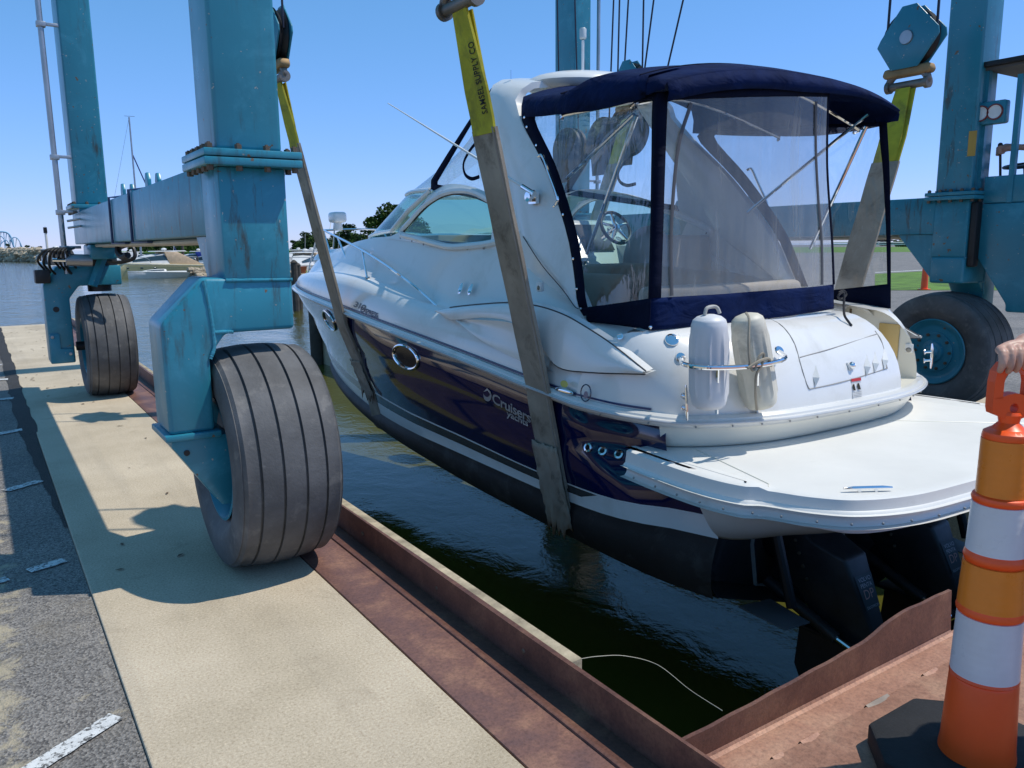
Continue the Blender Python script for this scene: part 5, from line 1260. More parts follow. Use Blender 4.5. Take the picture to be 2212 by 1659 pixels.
# fender wells, moulded hollows
M['fender1'] = pm('white_fender', (.68, .68, .69), .45, var=.05, vscale=4, bscale=30, bstr=.1, dirt=(.30, .28, .26), dscale=6, damt=(.6, .95))
M['fender2'] = pm('yellowed_fender', (.66, .62, .51), .5, var=.1, vscale=4, bscale=30, bstr=.1, dirt=(.24, .20, .14), dscale=5, damt=(.52, .85))
M['rope_white'] = pm('white_rope', (.55, .53, .48), .85, var=.2, bscale=200, bstr=.6)
M['rope_tan'] = pm('tan_rope', (.38, .33, .25), .9, var=.25, bscale=200, bstr=.6)
def fender(name, p0, p1, r, mat, label):
    p0 = Vector(p0); p1 = Vector(p1); L = (p1 - p0).length; ax = (p1 - p0).normalized(); n = 96
    a = ax.orthogonal().normalized(); b_ = ax.cross(a)
    prf = [(.0001, 0), (r * .45, .002), (r * .72, .010), (r * .90, .028), (r * .98, .055), (r, .09), (r, L - .10), (r * .97, L - .06), (r * .88, L - .032), (r * .66, L - .014), (r * .3, L - .003), (.0001, L)]
    prf2 = []
    for (r0, h0), (r1, h1) in zip(prf, prf[1:]):
        k = 8 if h1 - h0 > .1 else 3
        prf2 += [(lerp(r0, r1, j / k), lerp(h0, h1, j / k)) for j in range(k)]
    prf2.append(prf[-1]); rows = []
    for rr_, h in prf2:
        ribd = .08 * r * max(0, min(1, min(h - .07, L - .10 - h) / .02))
        rows.append([p0 + ax * h + (a * math.cos(2 * math.pi * k / n) + b_ * math.sin(2 * math.pi * k / n)) * max(1e-4, (rr_ + ribd * max(0, math.cos(2 * math.pi * k / n * 8)) ** 4)) for k in range(n)])
    mb = MB(); mb.loft(rows, close_u=True); f = ob(name, mb, mat, None, angle=50); tag(f, label, 'fender', 'fenders in the transom rack'); return f
f1 = fender('fender', at(1531, 884, Y=2.96), at(1532, 678, Y=2.96), .099, M['fender1'], 'white ribbed fender with white rope loop, upright in the transom rack')
f2 = fender('fender', at(1645, 882, Y=2.90), at(1612, 676, Y=2.95), .096, M['fender2'], 'yellowed dirty fender leaning in the transom rack with tan rope')
t1 = at(1532, 678, Y=2.96); mb = MB(); mb.tube(spline([t1 + Vector((-.035, 0, -.004)), t1 + Vector((-.02, 0, .03)), t1 + Vector((.03, 0, .038)), t1 + Vector((.05, -.01, .03)), t1 + Vector((.06, -.02, .0))], 6), .010, 7); bp_('lanyard', mb, M['rope_white'], f1)
mb = MB(); t2 = at(1612, 676, Y=2.885); pts = [t2, at(1618, 690, Y=2.835), at(1617, 740, Y=2.805), at(1620, 785, Y=2.790), at(1628, 800, Y=2.785), at(1640, 770, Y=2.785), at(1650, 765, Y=2.780), at(1645, 790, Y=2.780), at(1634, 810, Y=2.785), at(1632, 850, Y=2.795), at(1635, 885, Y=2.825)]
mb.tube(spline(pts, 8), .0075, 6); mb.tube(spline([at(1615, 795, Y=2.785), at(1640, 780, Y=2.770), at(1660, 775, Y=2.780), at(1666, 790, Y=2.790)], 6), .008, 6); bp_('lanyard', mb, M['rope_tan'], f2)
# black rope hitched at the curtain corner
mb = MB(); k0 = at(1812, 632, Y=3.26); pts = [k0, at(1822, 628, Y=3.25), at(1828, 636, Y=3.24), at(1818, 646, Y=3.24), at(1810, 640, Y=3.23), at(1822, 632, Y=3.22), at(1823, 655, Y=3.20), at(1824, 680, Y=3.16), at(1833, 695, Y=3.13), at(1840, 704, Y=3.11)]
mb.tube(spline(pts, 7), .008, 6); tag(ob('hitch_rope', mb, pm('black_rope', (.03, .03, .033), .8, bscale=300, bstr=.5)), 'short black rope hitched at the lower corner of the aft curtain', 'rope')
# starboard locker door, light and step trims
wx = f0[0].x - .004
lk = [at(1901, 697, X=wx), at(1945, 701, X=wx), at(1938, 777, X=wx), at(1896, 770, X=wx)]; mb = MB(); mb.add(lk + [p + Vector((-.012, 0, 0)) for p in lk], [(4, 5, 6, 7), (0, 1, 5, 4), (1, 2, 6, 5), (2, 3, 7, 6), (3, 0, 4, 7)])
ld = bp_('locker_door', mb, M['locker'], quarter, bevel=.004); c = at(1906, 741, X=wx - .013); mb = MB(); mb.obox(c, (.006, .05, .035)); bp_('finger_pull', mb, M['locker'], ld, bevel=.004)
c = at(1964, 752, X=wx - .002); mb = MB(); mb.obox(c, (.012, .06, .065)); cl = bp_('courtesy_light', mb, M['white'], quarter, bevel=.008); mb = MB(); mb.ball(c + Vector((-.006, 0, -.012)), .022, 12, 6, (.35, 1, .8)); bp_('light_lens', mb, pm('grey_lens', (.3, .28, .24), .2), cl)
mb = MB(); mb.box(wx - .006, wx + .002, 3.60, 3.615, .70, 1.10); bp_('door_edge', mb, pm('brown_edge', (.12, .08, .04), .6), quarter)
# helper to wrap lettering on the near hull side
def hull_text(txt, size, p_start, p_dir, up_px, mat, name, shear=0, bold=0, spacing=1., k=('rub', 'w0'), lift=.006, surf=None):
    """letters laid on a surface between picture points start and end"""
    vs, fs = text_mesh(txt, 1.0, shear, bold, spacing); mx = max(v[0] for v in vs); mb = MB(); out = []
    for u, v in vs:
        px = lerp(p_start[0], p_dir[0], u / mx) + up_px[0] * v * size; py = lerp(p_start[1], p_dir[1], u / mx) + up_px[1] * v * size
        p, n = (surf or hull_hit)(px, py); out.append(p + n * lift)
    mb.add(out, fs); return bp_(name, mb, mat, hull if surf is None else deck, smooth=False)
M['silver'] = pm('silver_lettering', (.48, .48, .5), .35, .3)
def hh(px, py): 
    p, n = hull_hit(px, py); return p + n * .022, n
def near_side(px, py): return at(px, py, X=lerp(3.05, 2.955, min(1, max(0, (px - 700) / 250)))), Vector((-1, 0, .1))
hull_text('Cruisers', 1.0, (1064, 868), (1148, 913), (0, -29), M['silver'], 'lettering', 0, .02, .95, surf=None, lift=.005)
hull_text('yachts', 1.0, (1096, 898), (1142, 921), (0, -20), M['silver'], 'lettering', 0, .02, .95, lift=.005)
# swoosh emblem before the name
em = []
for a in [i * 2 * math.pi / 40 for i in range(40)]:
    px = 1054 + 8.5 * math.cos(a) + 2 * math.sin(a); py = 854 - 12 * math.sin(a) + 4 * math.cos(a); p, n = hull_hit(px, py); em.append(p + n * .004)
em2 = []
for a in [i * 2 * math.pi / 40 for i in range(40)]:
    px = 1052.5 + 6.5 * math.cos(a) + 2 * math.sin(a); py = 848 - 8 * math.sin(a) + 4 * math.cos(a); p, n = hull_hit(px, py); em2.append(p + n * .006)
mb = MB(); mb.add(em, [tuple(range(40))]); e1 = bp_('swoosh_emblem', mb, M['silver'], hull, smooth=False)
mb = MB(); mb.add(em2, [tuple(range(40))]); bp_('emblem_gap', mb, M['navy'], e1, smooth=False)
mb = MB(); tri = [hull_hit(a, b_) for a, b_ in ((1046, 846), (1054, 838), (1062, 846), (1062, 852), (1055, 843))]; mb.add([p + n * .008 for p, n in tri], [(0, 1, 4), (1, 2, 3, 4)]); bp_('emblem_tip', mb, M['silver'], e1, smooth=False)
def deck_side(px, py): return sight(deck_bvh, px, py)
hull_text('310', 1.0, (763, 661), (790, 672), (2, -17), pm('grey_lettering', (.16, .17, .18), .4), 'lettering', .3, .03, .85, surf=deck_side, lift=.004)
hull_text('EXPRESS', 1.0, (779, 672), (818, 687), (0, -15), pm('navy_lettering', (.02, .05, .12), .4), 'lettering', .1, .02, .85, surf=deck_side, lift=.006)

# ---- stern drives
M['drive'] = pm('black_drive', (.026, .028, .032), .45, var=.3, vscale=5, bscale=60, bstr=.2, dirt=(.06, .06, .062), dscale=8, damt=(.6, .85))
M['drive_edge'] = pm('pale_salt_edge', (.42, .41, .38), .8, var=.3, bscale=60)
def loft_sections(secs_, mat, name, parent, **kw):
    mb = MB(); mb.loft(secs_, close_u=True); mb.add(secs_[0], [tuple(range(len(secs_[0])))[::-1]]); mb.add(secs_[-1], [tuple(range(len(secs_[-1])))]); return bp_(name, mb, mat, parent, **kw)
def drive(x, DY=.33):
    def bp_(name, mb, mat, parent=None, **kw):
        mb.v = [p + Vector((0, DY, 0)) for p in mb.v]; return ob(name, mb, mat, parent or boat, **kw)
    def loft_sections(*a, **k): pass

    def sec(y, z, hw, hh_, k=12, sq=.75):
        out = []
        for i in range(k):
            a = 2 * math.pi * i / k; c, s = math.cos(a), math.sin(a); out.append(Vector((x + hw * math.copysign(abs(c) ** sq, c), y, z + hh_ * math.copysign(abs(s) ** sq, s))))
        return out
    # transom shield with pale edge
    mb = MB(); mb.prism([(-.22, .02), (.22, .02), (.25, -.2), (.20, -.48), (-.20, -.48), (-.25, -.2)], 1, 0, .07)
    for i, p in enumerate(mb.v): mb.v[i] = p + Vector((x, 2.70, 0))
    d = bp_('stern_drive', mb, M['drive'], bevel=.02)
    mb = MB(); mb.tube([(x - .23, 2.69, .03), (x - .262, 2.69, -.2), (x - .215, 2.69, -.47), (x - .12, 2.69, -.5)], .014, 6); bp_('shield_edge', mb, M['drive_edge'], d)
    mb = MB(); mb.lathe([(.16, 0), (.17, .06), (.15, .14), (.13, .2)], (x, 2.70, -.18), (0, -1, 0), 20); bp_('bellows', mb, M['black_plastic'], d)
    # upper housing sloping aft and down, leg, ventilation plate, gearcase with skeg
    mb = MB(); pf = [(2.58, .0), (2.50, .02), (2.36, -.10), (2.24, -.14), (2.17, -.16), (1.97, -.60), (2.0, -.66), (2.28, -.66), (2.40, -.5), (2.60, -.30)]
    hw = [.15, .15, .14, .12, .105, .055, .06, .11, .13, .15]
    l = [Vector((x - w_, y, z)) for (y, z), w_ in zip(pf, hw)]; r_ = [Vector((x + w_, y, z)) for (y, z), w_ in zip(pf, hw)]; n = len(pf)
    mb.add(l + r_, [tuple(range(n)), tuple(range(2 * n - 1, n - 1, -1))] + [(i, n + i, n + (i + 1) % n, (i + 1) % n) for i in range(n)]); up_ = bp_('drive_housing', mb, M['drive'], d, bevel=.022, seg=3)
    a, b_ = Vector((x, 2.17, -.16)), Vector((x, 1.97, -.60)); nn = Vector((0, -.44, .2)).normalized()
    mb = MB(); pl = []
    for s, t in ((-1, .22), (1, .22), (1, .62), (-1, .62)):
        p = lerp(a, b_, t); pl.append(p + Vector((s * lerp(.085, .05, t), 0, 0)) + nn * .004)
    mb.add(pl, [(0, 1, 2, 3)]); lb = bp_('drive_label', mb, pm('dark_label', (.03, .045, .05), .4), up_, smooth=False)
    for txt, t, sz in (('VOLVO', .26, .034), ('PENTA', .33, .034), ('DP', .46, .075), ('DUOPROP', .57, .022)):
        vs, fs = text_mesh(txt, sz, 0, 0, 1.0); mx = max(v[0] for v in vs); c = lerp(a, b_, t + .04); dn = (b_ - a).normalized()
        mb = MB(); mb.add([c + Vector((u - mx / 2, 0, 0)) - dn * v + nn * .006 for u, v in vs], fs); bp_('lettering', mb, M['silver'] if txt != 'DP' else pm('pale_red', (.45, .25, .22), .4), up_, smooth=False)
    mb = MB(); mb.prism([(1.90, -.66), (2.08, -.645), (2.50, -.645), (2.50, -.665), (2.08, -.668), (1.90, -.675)], 0, x - .13, x + .13); bp_('ventilation_plate', mb, M['drive'], d, bevel=.006)
    mb = MB(); pf = [(2.48, -.66), (2.05, -.66), (2.02, -.80), (2.06, -.98), (2.30, -1.22), (2.42, -1.20), (2.50, -.95)]
    hw = [.05, .035, .05, .07, .012, .012, .06]; n = len(pf)
    l = [Vector((x - w_, y, z)) for (y, z), w_ in zip(pf, hw)]; r_ = [Vector((x + w_, y, z)) for (y, z), w_ in zip(pf, hw)]
    mb.add(l + r_, [tuple(range(n)), tuple(range(2 * n - 1, n - 1, -1))] + [(i, n + i, n + (i + 1) % n, (i + 1) % n) for i in range(n)]); bp_('drive_leg', mb, M['drive'], d, bevel=.01)
    for s in (-1, 1):
        mb = MB(); mb.tube([(x + s * .19, 2.62, -.42), (x + s * .15, 2.16, -.62)], .036, 12); rm = bp_('trim_ram', mb, M['drive'], d)
        mb = MB(); mb.tube([(x + s * .15, 2.16, -.62), (x + s * .125, 2.02, -.675)], .016, 10); bp_('ram_rod', mb, M['chrome'], rm)
        mb = MB(); mb.tube([(x + s * .08, 2.00, -.68), (x + s * .17, 2.00, -.68)], .022, 12); bp_('ram_pin', mb, M['chrome'], rm)
    for k in range(5):
        mb = MB(); mb.ball((x - .145, 2.50 - .03 * k, -.06 - .07 * k), .012, 8, 5); bp_('housing_bolt', mb, M['bolt'], up_)
    for hub_y, sgn_ in ((2.0, 1), (1.93, -1)):
        mb = MB(); mb.tube([(x, hub_y, -.97), (x, hub_y - .07, -.97)], [.055, .048], 12)
        for k in range(3):
            a = 2 * math.pi * k / 3 + (.5 if sgn_ > 0 else 0); rows = []
            for i in range(5):
                rr_ = lerp(.04, .17, i / 4); cw_ = .07 * math.sin(math.pi * (.25 + .6 * i / 4)); ra = Vector((math.cos(a), 0, math.sin(a))); ta = Vector((-math.sin(a), 0, math.cos(a)))
                c = Vector((x, hub_y - .035, -.97)) + ra * rr_; rows.append([c - ta * cw_ + Vector((0, .02 * sgn_, 0)), c + ta * cw_ - Vector((0, .02 * sgn_, 0))])
            mb.loft(rows)
        bp_('propeller', mb, M['drive'], d)
    return d
drive(4.0); drive(4.9)
# trim tabs with rams
for s in (-1, 1):
    c = CX + s * .93
    mb = MB(); mb.add([(c - .15, 2.80, -.42), (c + .13, 2.80, -.45), (c + .12, 2.52, -.48), (c - .10, 2.52, -.46), (c - .15, 2.80, -.41), (c + .13, 2.80, -.44), (c + .12, 2.52, -.47), (c - .10, 2.52, -.45)], [(3, 2, 1, 0), (4, 5, 6, 7), (0, 1, 5, 4), (1, 2, 6, 5), (2, 3, 7, 6), (3, 0, 4, 7)])
    tb = bp_('trim_tab', mb, pm('grey_tab', (.13, .14, .15), .6, .3, bscale=30), bevel=.004)
    mb = MB(); mb.tube([(c + .05, 2.72, .0), (c + .06, 2.60, -.40)], .03, 10); bp_('tab_ram', mb, M['black_plastic'], tb)
    mb = MB(); mb.ball((c + .05, 2.74, .02), .05, 10, 6); bp_('tab_bracket', mb, M['steel_dark'], tb)
# ------------------------------------------------------------------ slings under the hull
def hull_section(Y):
    """near-side outline of the hull at a station, from the rub rail down to the keel, as (x, z)"""
    out = []
    for k in ('rub', 'k2', 'w0', 'zb', 'ch', 'keel'):
        c = CUR[k]; i = 0
        while i < NT - 1 and c[i + 1].y < Y: i += 1
        t = min(1, max(0, (Y - c[i].y) / max(1e-6, c[i + 1].y - c[i].y))); p = lerp(c[i], c[i + 1], t); out.append((p.x, p.z))
    return out
def make_sling(Y, topx, topz, farx, labels, hook_labels, w=.24):
    sec = hull_section(Y); e = .018
    near = [(topx, topz)]; far = [(2 * CX - topx, topz)]
    tail = [(sec[0][0] - .055, sec[0][1] + .02), (sec[0][0] - .045, sec[0][1] - .06)] + [(x - e, z - e * .3) for x, z in sec[2:4]] + [(sec[4][0] - e, sec[4][1] - e), (lerp(sec[4][0], CX, .5), lerp(sec[4][1], sec[5][1], .5) - e), (CX, sec[5][1] - e)]
    # the band leaves the hull where a straight line from the hook clears it
    full_n = near + tail; full = full_n + [(2 * CX - x, z) for x, z in full_n[-2:0:-1]] + [(farx, topz)]
    pts = resample(full, 130); L = len(pts)
    s = empty('lifting_sling', (CX, Y, -.8), labels, 'sling', 'lifting slings')
    # split: yellow eye, sleeve, bare belly
    def z_of(p): return p[1]
    n1 = [i for i, p in enumerate(pts) if p[0] < CX]; 
    return s, pts
def dress(s, pts, Y, zy, z_belly, wt, both_sides=True, dirty=True):
    """yellow eyes above zy, grey sleeve down to z_belly, dark band under the hull"""
    left = [p for p in pts if p[0] <= CX + 1e-6]; right = [p for p in pts if p[0] >= CX - 1e-6]
    for side, P in (('near', left), ('far', right[::-1])):
        ye = [p for p in P if p[1] >= zy]; sl = [p for p in P if p[1] <= zy + .12 and p[1] >= z_belly]; sl = [(lerp(sl[0][0], sl[1][0], (sl[0][1] - zy - .0) / max(1e-6, sl[0][1] - sl[1][1])), zy)] + [p for p in sl if p[1] < zy]; ye = [p for p in P if p[1] >= zy] + [(sl[0][0], zy - .03)]
        mid = Vector((P[0][0], Y, 0))
        if len(ye) > 1:
            mb = ribbon(resample(ye, 20), Y, .235, .016, lambda t: lerp(.62, 1.0, min(1, t * 1.6))); yy = ob('yellow_eye', mb, M['sling_yellow'], s, angle=60)
            # folded second ply and stitched edge
            mb = ribbon(resample([(x + (.05 if side == 'near' else -.05) * (1 - i / max(1, len(ye) - 1)), z) for i, (x, z) in enumerate(ye)], 16), Y + .01, .20, .010, lambda t: lerp(.62, 1.0, min(1, t * 1.6))); ob('back_ply', mb, M['sling_yellow'], s, angle=60)
        mb = ribbon(resample(sl, 60), Y, .25, .022, lambda t: 1 + .02 * math.sin(t * 25)); ob('sleeve', mb, M['sling_clean'] if not dirty and side == 'near' else M['sling'], s, angle=60)
        # turned edge on the sleeve
        mb = MB(); sd_ = resample(sl, 60); mb.tube([Vector((x - (.012 if side == 'near' else -.012), Y - .105, z)) for x, z in sd_], .008, 6); ob('sleeve_hem', mb, M['sling_clean'], s)
    belly = [p for p in pts if p[1] <= z_belly + .05]
    mb = ribbon(resample(belly, 60), Y, .235, .014); ob('belly_band', mb, M['sling'], s, angle=60)
    return s
def ragged(s, x_path, Y, w, seedv):
    """torn chafe cover round the band"""
    rnd = random.Random(seedv); rows = []; P = resample(x_path, 14)
    for i, (x, z) in enumerate(P):
        rows.append([Vector((x - .022 - .016 * rnd.random() - .02 * math.sin(a * 3) * i / 14, Y - w / 2 - .012 + (w + .024) * a, z + (rnd.uniform(-.10, .03) if i == 13 else rnd.uniform(-.008, .008)))) for a in [j / 16 for j in range(17)]])
    mb = MB(); mb.loft(rows); 
    return ob('torn_cover', mb, M['sling'], s, angle=70, solid=.006)
YR_, YF_ = 4.10, 7.60
sR, pR = make_sling(YR_, 2.40, 2.90, 6.86, 'broad lifting sling under the stern with printed yellow eye', None)
dress(sR, pR, YR_, 2.27, .02, None)
sF, pF = make_sling(YF_, 2.50, 3.10, 6.8, 'broad lifting sling under the bow beside the side window', None)
dress(sF, pF, YF_, 2.56, .22, None, dirty=True)
ragged(sR, [p for p in pR if p[0] < CX and .38 > p[1] > -.28], YR_, .25, 3)
ragged(sF, [p for p in pF if p[0] < CX and .46 > p[1] > .10], YF_, .23, 5)
# printed name running down the yellow eye
vs, fs = text_mesh('SAMSEL SUPPLY CO', 1.0, 0, .01, 1.05); mx = max(v[0] for v in vs)
ye = [p for p in pR if p[0] < CX and p[1] >= 2.27]; ya, yb = ye[-1], ye[2]
mb = MB(); mb.add([Vector((lerp(ya[0], yb[0], .04 + .88 * u / mx) - .0115, YR_ - .085 + v * .085, lerp(ya[1], yb[1], .04 + .88 * u / mx))) for u, v in vs], fs); ob('printed_name', mb, M['print'], sR, smooth=False)
hook_set(2.40, YR_, 2.93, '', 'hook block holding the printed stern sling beside the white arch', False, YR_)
hook_set(6.86, YR_, 2.93, '', 'hook block with teal cheek plates and rusty swivel at the bimini corner', True, YR_)
hook_set(2.50, YF_, 3.13, '', 'hook block holding the bow sling behind the teal corner post', False, YF_)
hook_set(6.8, YF_, 3.13, '', 'hook block holding the bow sling, seen through the side curtain', True, YF_)
# spare blocks and falls on the far side, seen through the curtain
def spare_block(x, y, z, lbl, tops):
    e = empty('pulley_block', (x, y, z), lbl, 'pulley', 'pulley blocks on the far rail')
    for q in (-.05, .05):
        mb = MB(); mb.lathe([(.30, -.02), (.30, .02)], (x + q, y, z), (1, 0, 0), 40); o = ob('sheave', mb, M['steel_dark'], e)
        for k in range(40):
            pass
    mb = MB(); mb.prism([(y - .22, z + .05), (y + .22, z + .05), (y + .16, z - .42), (y - .16, z - .42)], 0, x - .09, x - .075); ob('cheek_plate', mb, M['steel_dark'], e)
    for dy, ty in tops:
        mb = MB(); mb.tube([(x, y + dy, z), (x + .1, ty, 9.02)], .011, 6); ob('wire_rope', mb, M['cable'], e)
spare_block(6.9, 8.9, 2.86, 'dark pulley block nearest the bow on the far girder', [(.22, 9.45), (-.2, 9.15)])
spare_block(6.9, 8.15, 2.90, 'dark pulley block between the bow sling and the arch', [(-.05, 7.95), (-.28, 7.55)])
spare_block(6.9, 7.72, 2.98, 'larger dark pulley block behind the far bow sling', [(-.15, 6.6), (-.45, 5.4)])

# ------------------------------------------------------------------ traffic delineator cone
M['orange'] = pm('orange_plastic', (.97, .10, .012), .38, var=.08, vscale=4, bscale=60, bstr=.06)
M['refl_orange'] = pm('orange_reflective', (.80, .22, .02), .3, var=.06, vscale=8, bscale=0)
M['refl_white'] = pm('white_reflective', (.66, .66, .68), .3, var=.05, vscale=8)
M['cone_base'] = pm('rubber_base', (.012, .012, .013), .8, var=.3, vscale=8, bscale=90, bstr=.5, bdist=.004, dirt=(.10, .09, .08), dscale=60, damt=(.7, .78))
def band_bump(m):
    t = m.node_tree; b = t.nodes['Principled BSDF']; oc = obj_coord(t); w = N(t, 'TexWave'); w.wave_type = 'BANDS'; w.bands_direction = 'Z'; w.inputs['Scale'].default_value = 14; t.links.new(oc, w.inputs['Vector']); bump(t, b, w.outputs['Fac'], .10, .002)
band_bump(M['refl_white']); band_bump(M['refl_orange'])
CN = Vector((2.355, 1.04, 0))
cone = empty('traffic_delineator', CN, 'orange delineator cone with white and orange reflective bands on black base', 'traffic cone')
def ring_(name, prof_, mat): mb = MB(); mb.lathe(prof_, CN, (0, 0, 1), 48); return ob(name, mb, mat, cone, angle=40)
mb = MB(); oct_ = [(-.27, -.13), (-.13, -.27), (.13, -.27), (.27, -.13), (.27, .13), (.13, .27), (-.13, .27), (-.27, .13)]
mb.prism([(CN.x + a, CN.y + b_) for a, b_ in oct_], 2, .008, .085); ob('rubber_base', mb, M['cone_base'], cone, bevel=.012)
ring_('cone_body', [(.104, .086), (.103, .10), (.100, .12), (.091, .325), (.088, .333), (.092, .338), (.088, .345), (.082, .532), (.088, .536), (.090, .546), (.086, .556), (.076, .690), (.080, .694), (.083, .704), (.080, .716), (.076, .722), (.070, .868), (.074, .872), (.076, .880), (.073, .888), (.064, .892), (.062, 1.054), (.064, 1.058), (.061, 1.072), (.045, 1.082), (.0001, 1.084)], M['orange'])
for z0, z1, r0, r1, mt in ((.347, .530, .0905, .0855, 'refl_white'), (.558, .688, .0875, .082, 'refl_orange'), (.724, .866, .0785, .0735, 'refl_white'), (.893, 1.052, .0665, .0645, 'refl_orange')):
    ring_('reflective_band', [(r0 - .004, z0 - .001), (r0, z0), (r1, z1), (r1 - .004, z1 + .001)], M[mt])
# grab handle: slotted head on a short neck, turned to the camera
hx = Vector((.83, -.55, 0)).normalized(); hyv = Vector((.55, .83, 0))
def hp(u, z, d=0): return CN + hx * u + hyv * d + Vector((0, 0, z))
out = [(-.028, 1.085), (-.040, 1.105), (-.038, 1.12), (-.055, 1.125), (-.060, 1.14), (-.060, 1.215), (-.056, 1.245), (-.040, 1.268), (-.015, 1.278), (.015, 1.278), (.040, 1.268), (.056, 1.245), (.060, 1.215), (.060, 1.14), (.055, 1.125), (.038, 1.12), (.040, 1.105), (.028, 1.085)]
inn = [(-.034, 1.17), (-.034, 1.215), (-.028, 1.238), (-.010, 1.247), (.010, 1.247), (.028, 1.238), (.034, 1.215), (.034, 1.17), (.018, 1.182), (-.018, 1.182)]
mb = MB(); th = .018
# build as strips: left and right uprights, bow on top, lower plate with a hole
def plate(pts): 
    n = len(pts); mb.add([hp(u, z, -th) for u, z in pts] + [hp(u, z, th) for u, z in pts], [tuple(range(n))[::-1], tuple(range(n, 2 * n))] + [(i, (i + 1) % n, n + (i + 1) % n, n + i) for i in range(n)])
outer = spline([Vector((a, 0, b_)) for a, b_ in out], 3); bow_o = [(-.060, 1.17), (-.060, 1.215), (-.056, 1.245), (-.040, 1.268), (-.015, 1.278), (.015, 1.278), (.040, 1.268), (.056, 1.245), (.060, 1.215), (.060, 1.17)]
bow_i = [(-.034, 1.17), (-.034, 1.215), (-.030, 1.232), (-.022, 1.243), (-.009, 1.248), (.009, 1.248), (.022, 1.243), (.030, 1.232), (.034, 1.215), (.034, 1.17)]
for (a, b_), (c, d) in zip(zip(bow_o, bow_i), zip(bow_o[1:], bow_i[1:])): plate([a, c, d, b_])
ch = [(.012 * math.cos(a), 1.143 + .014 * math.sin(a)) for a in [i * math.pi / 8 for i in range(16)]]
ow = [(.060, 1.143), (.060, 1.17), (.034, 1.175), (.015, 1.182), (0, 1.184), (-.015, 1.182), (-.034, 1.175), (-.060, 1.17), (-.060, 1.143), (-.056, 1.127), (-.040, 1.12), (-.02, 1.112), (0, 1.11), (.02, 1.112), (.040, 1.12), (.056, 1.127)]
for i in range(16): plate([ch[i], ow[i], ow[(i + 1) % 16], ch[(i + 1) % 16]])
ob('grab_handle', mb, M['orange'], cone, weld=True, angle=50)
mb = MB(); mb.lathe([(.058, 1.074), (.040, 1.085), (.026, 1.10), (.030, 1.122), (.026, 1.13)], CN, (0, 0, 1), 24); ob('handle_neck', mb, M['orange'], cone)
# ------------------------------------------------------------------ far side of the harbour
ZW_ = -1.4
M['bark'] = pm('tree_bark', (.09, .07, .05), .9, bscale=20)
M['leaf'] = pm('green_leaves', (.065, .12, .022), .7, var=.5, vscale=.6, spec=.25)
M['leaf2'] = pm('dark_green_leaves', (.032, .065, .02), .7, var=.5, vscale=.4, spec=.25)
def gw(px, py, Z=ZW_): return at(px, py, Z=Z)
def at_d(px, py, d):
    """point on the line of sight at a ground distance"""
    w = RM @ Vector((px - PW / 2, -(py - PH / 2), -FOC)); t = d / math.hypot(w.x, w.y); return Vector((0, 0, CAMZ)) + w * t
def make_tree(name, base, h, w, mat, n, leaf, label, group=None, seed=1, low=.25):
    rnd = random.Random(seed); base = Vector(base); e = empty(name, base, label, 'tree', group)
    mb = MB(); mb.tube([base, base + Vector((.02 * h, 0, h * .3)), base + Vector((0, .02 * h, h * .62)), base + Vector((-.02 * h, 0, h * .85))], [h * .028, h * .022, h * .013, h * .004], 7)
    lobes = []
    for k in range(16):
        a = rnd.random() * 6.28; rr = w * .5 * math.sqrt(rnd.random()) * .78; z = h * rnd.uniform(low + .12, .88); taper = 1 - .55 * max(0, (z / h - .5) / .5)
        c = base + Vector((math.cos(a) * rr * taper, math.sin(a) * rr * taper, z)); lobes.append((c, w * rnd.uniform(.13, .24)))
        mb.tube([base + Vector((0, 0, h * rnd.uniform(.25, .55))), lerp(base + Vector((0, 0, z * .7)), c, .5), c], [h * .009, h * .006, h * .002], 5)
    ob('trunk', mb, M['bark'], e)
    mb = MB()
    for i in range(n):
        c, r = lobes[rnd.randrange(len(lobes))]; d = Vector((rnd.gauss(0, 1), rnd.gauss(0, 1), rnd.gauss(0, 1))).normalized(); p = c + Vector((d.x, d.y, d.z * .75)) * r * (rnd.random() ** .4)
        u = Vector((rnd.gauss(0, 1), rnd.gauss(0, 1), rnd.gauss(0, .7))).normalized(); v = u.cross(Vector((rnd.gauss(0, 1), rnd.gauss(0, 1), rnd.gauss(0, 1)))).normalized(); s = leaf * rnd.uniform(.6, 1.3)
        mb.add([p - u * s, p + v * s * .55, p + u * s, p - v * s * .55], [(0, 1, 2, 3)])
    ob('crown', mb, mat, e, smooth=False); return e
# trees on the far shore, one built and copied
far_t = [make_tree('shore_tree', (0, 0, 0), 11, 9, M['leaf2'], 1500, .6, 'tree in the leafy row on the far shore behind the marina', 'trees along the far shore', 11, .0), make_tree('shore_tree', (0, 0, 0), 9, 11, M['leaf'], 1500, .6, 'tree in the leafy row on the far shore behind the marina', 'trees along the far shore', 12, .0)]
rnd = random.Random(5); used_t = [False, False]
spots = [(292, 700, .7), (318, 690, .8), (345, 700, 1.0), (362, 640, .9), (385, 680, 1.3), (398, 640, 1.5), (410, 690, 1.2), (425, 650, .8), (438, 700, .9), (648, 600, .8), (664, 560, 1.1), (676, 590, 1.3), (690, 560, 1.25), (706, 580, 1.1), (722, 560, .8), (738, 520, 1.35), (750, 500, 1.6), (762, 540, 1.4), (776, 500, 1.0), (792, 520, .9), (20, 1000, .8), (44, 950, .7), (60, 1000, .8), (74, 960, .7), (86, 980, .7)] + [(285 + 9 * i, 720 + 12 * (i % 3), .75 + .12 * (i % 4)) for i in range(17)] + [(636 + 11 * i, 610 + 10 * (i % 3), .8 + .1 * (i % 3)) for i in range(16)]
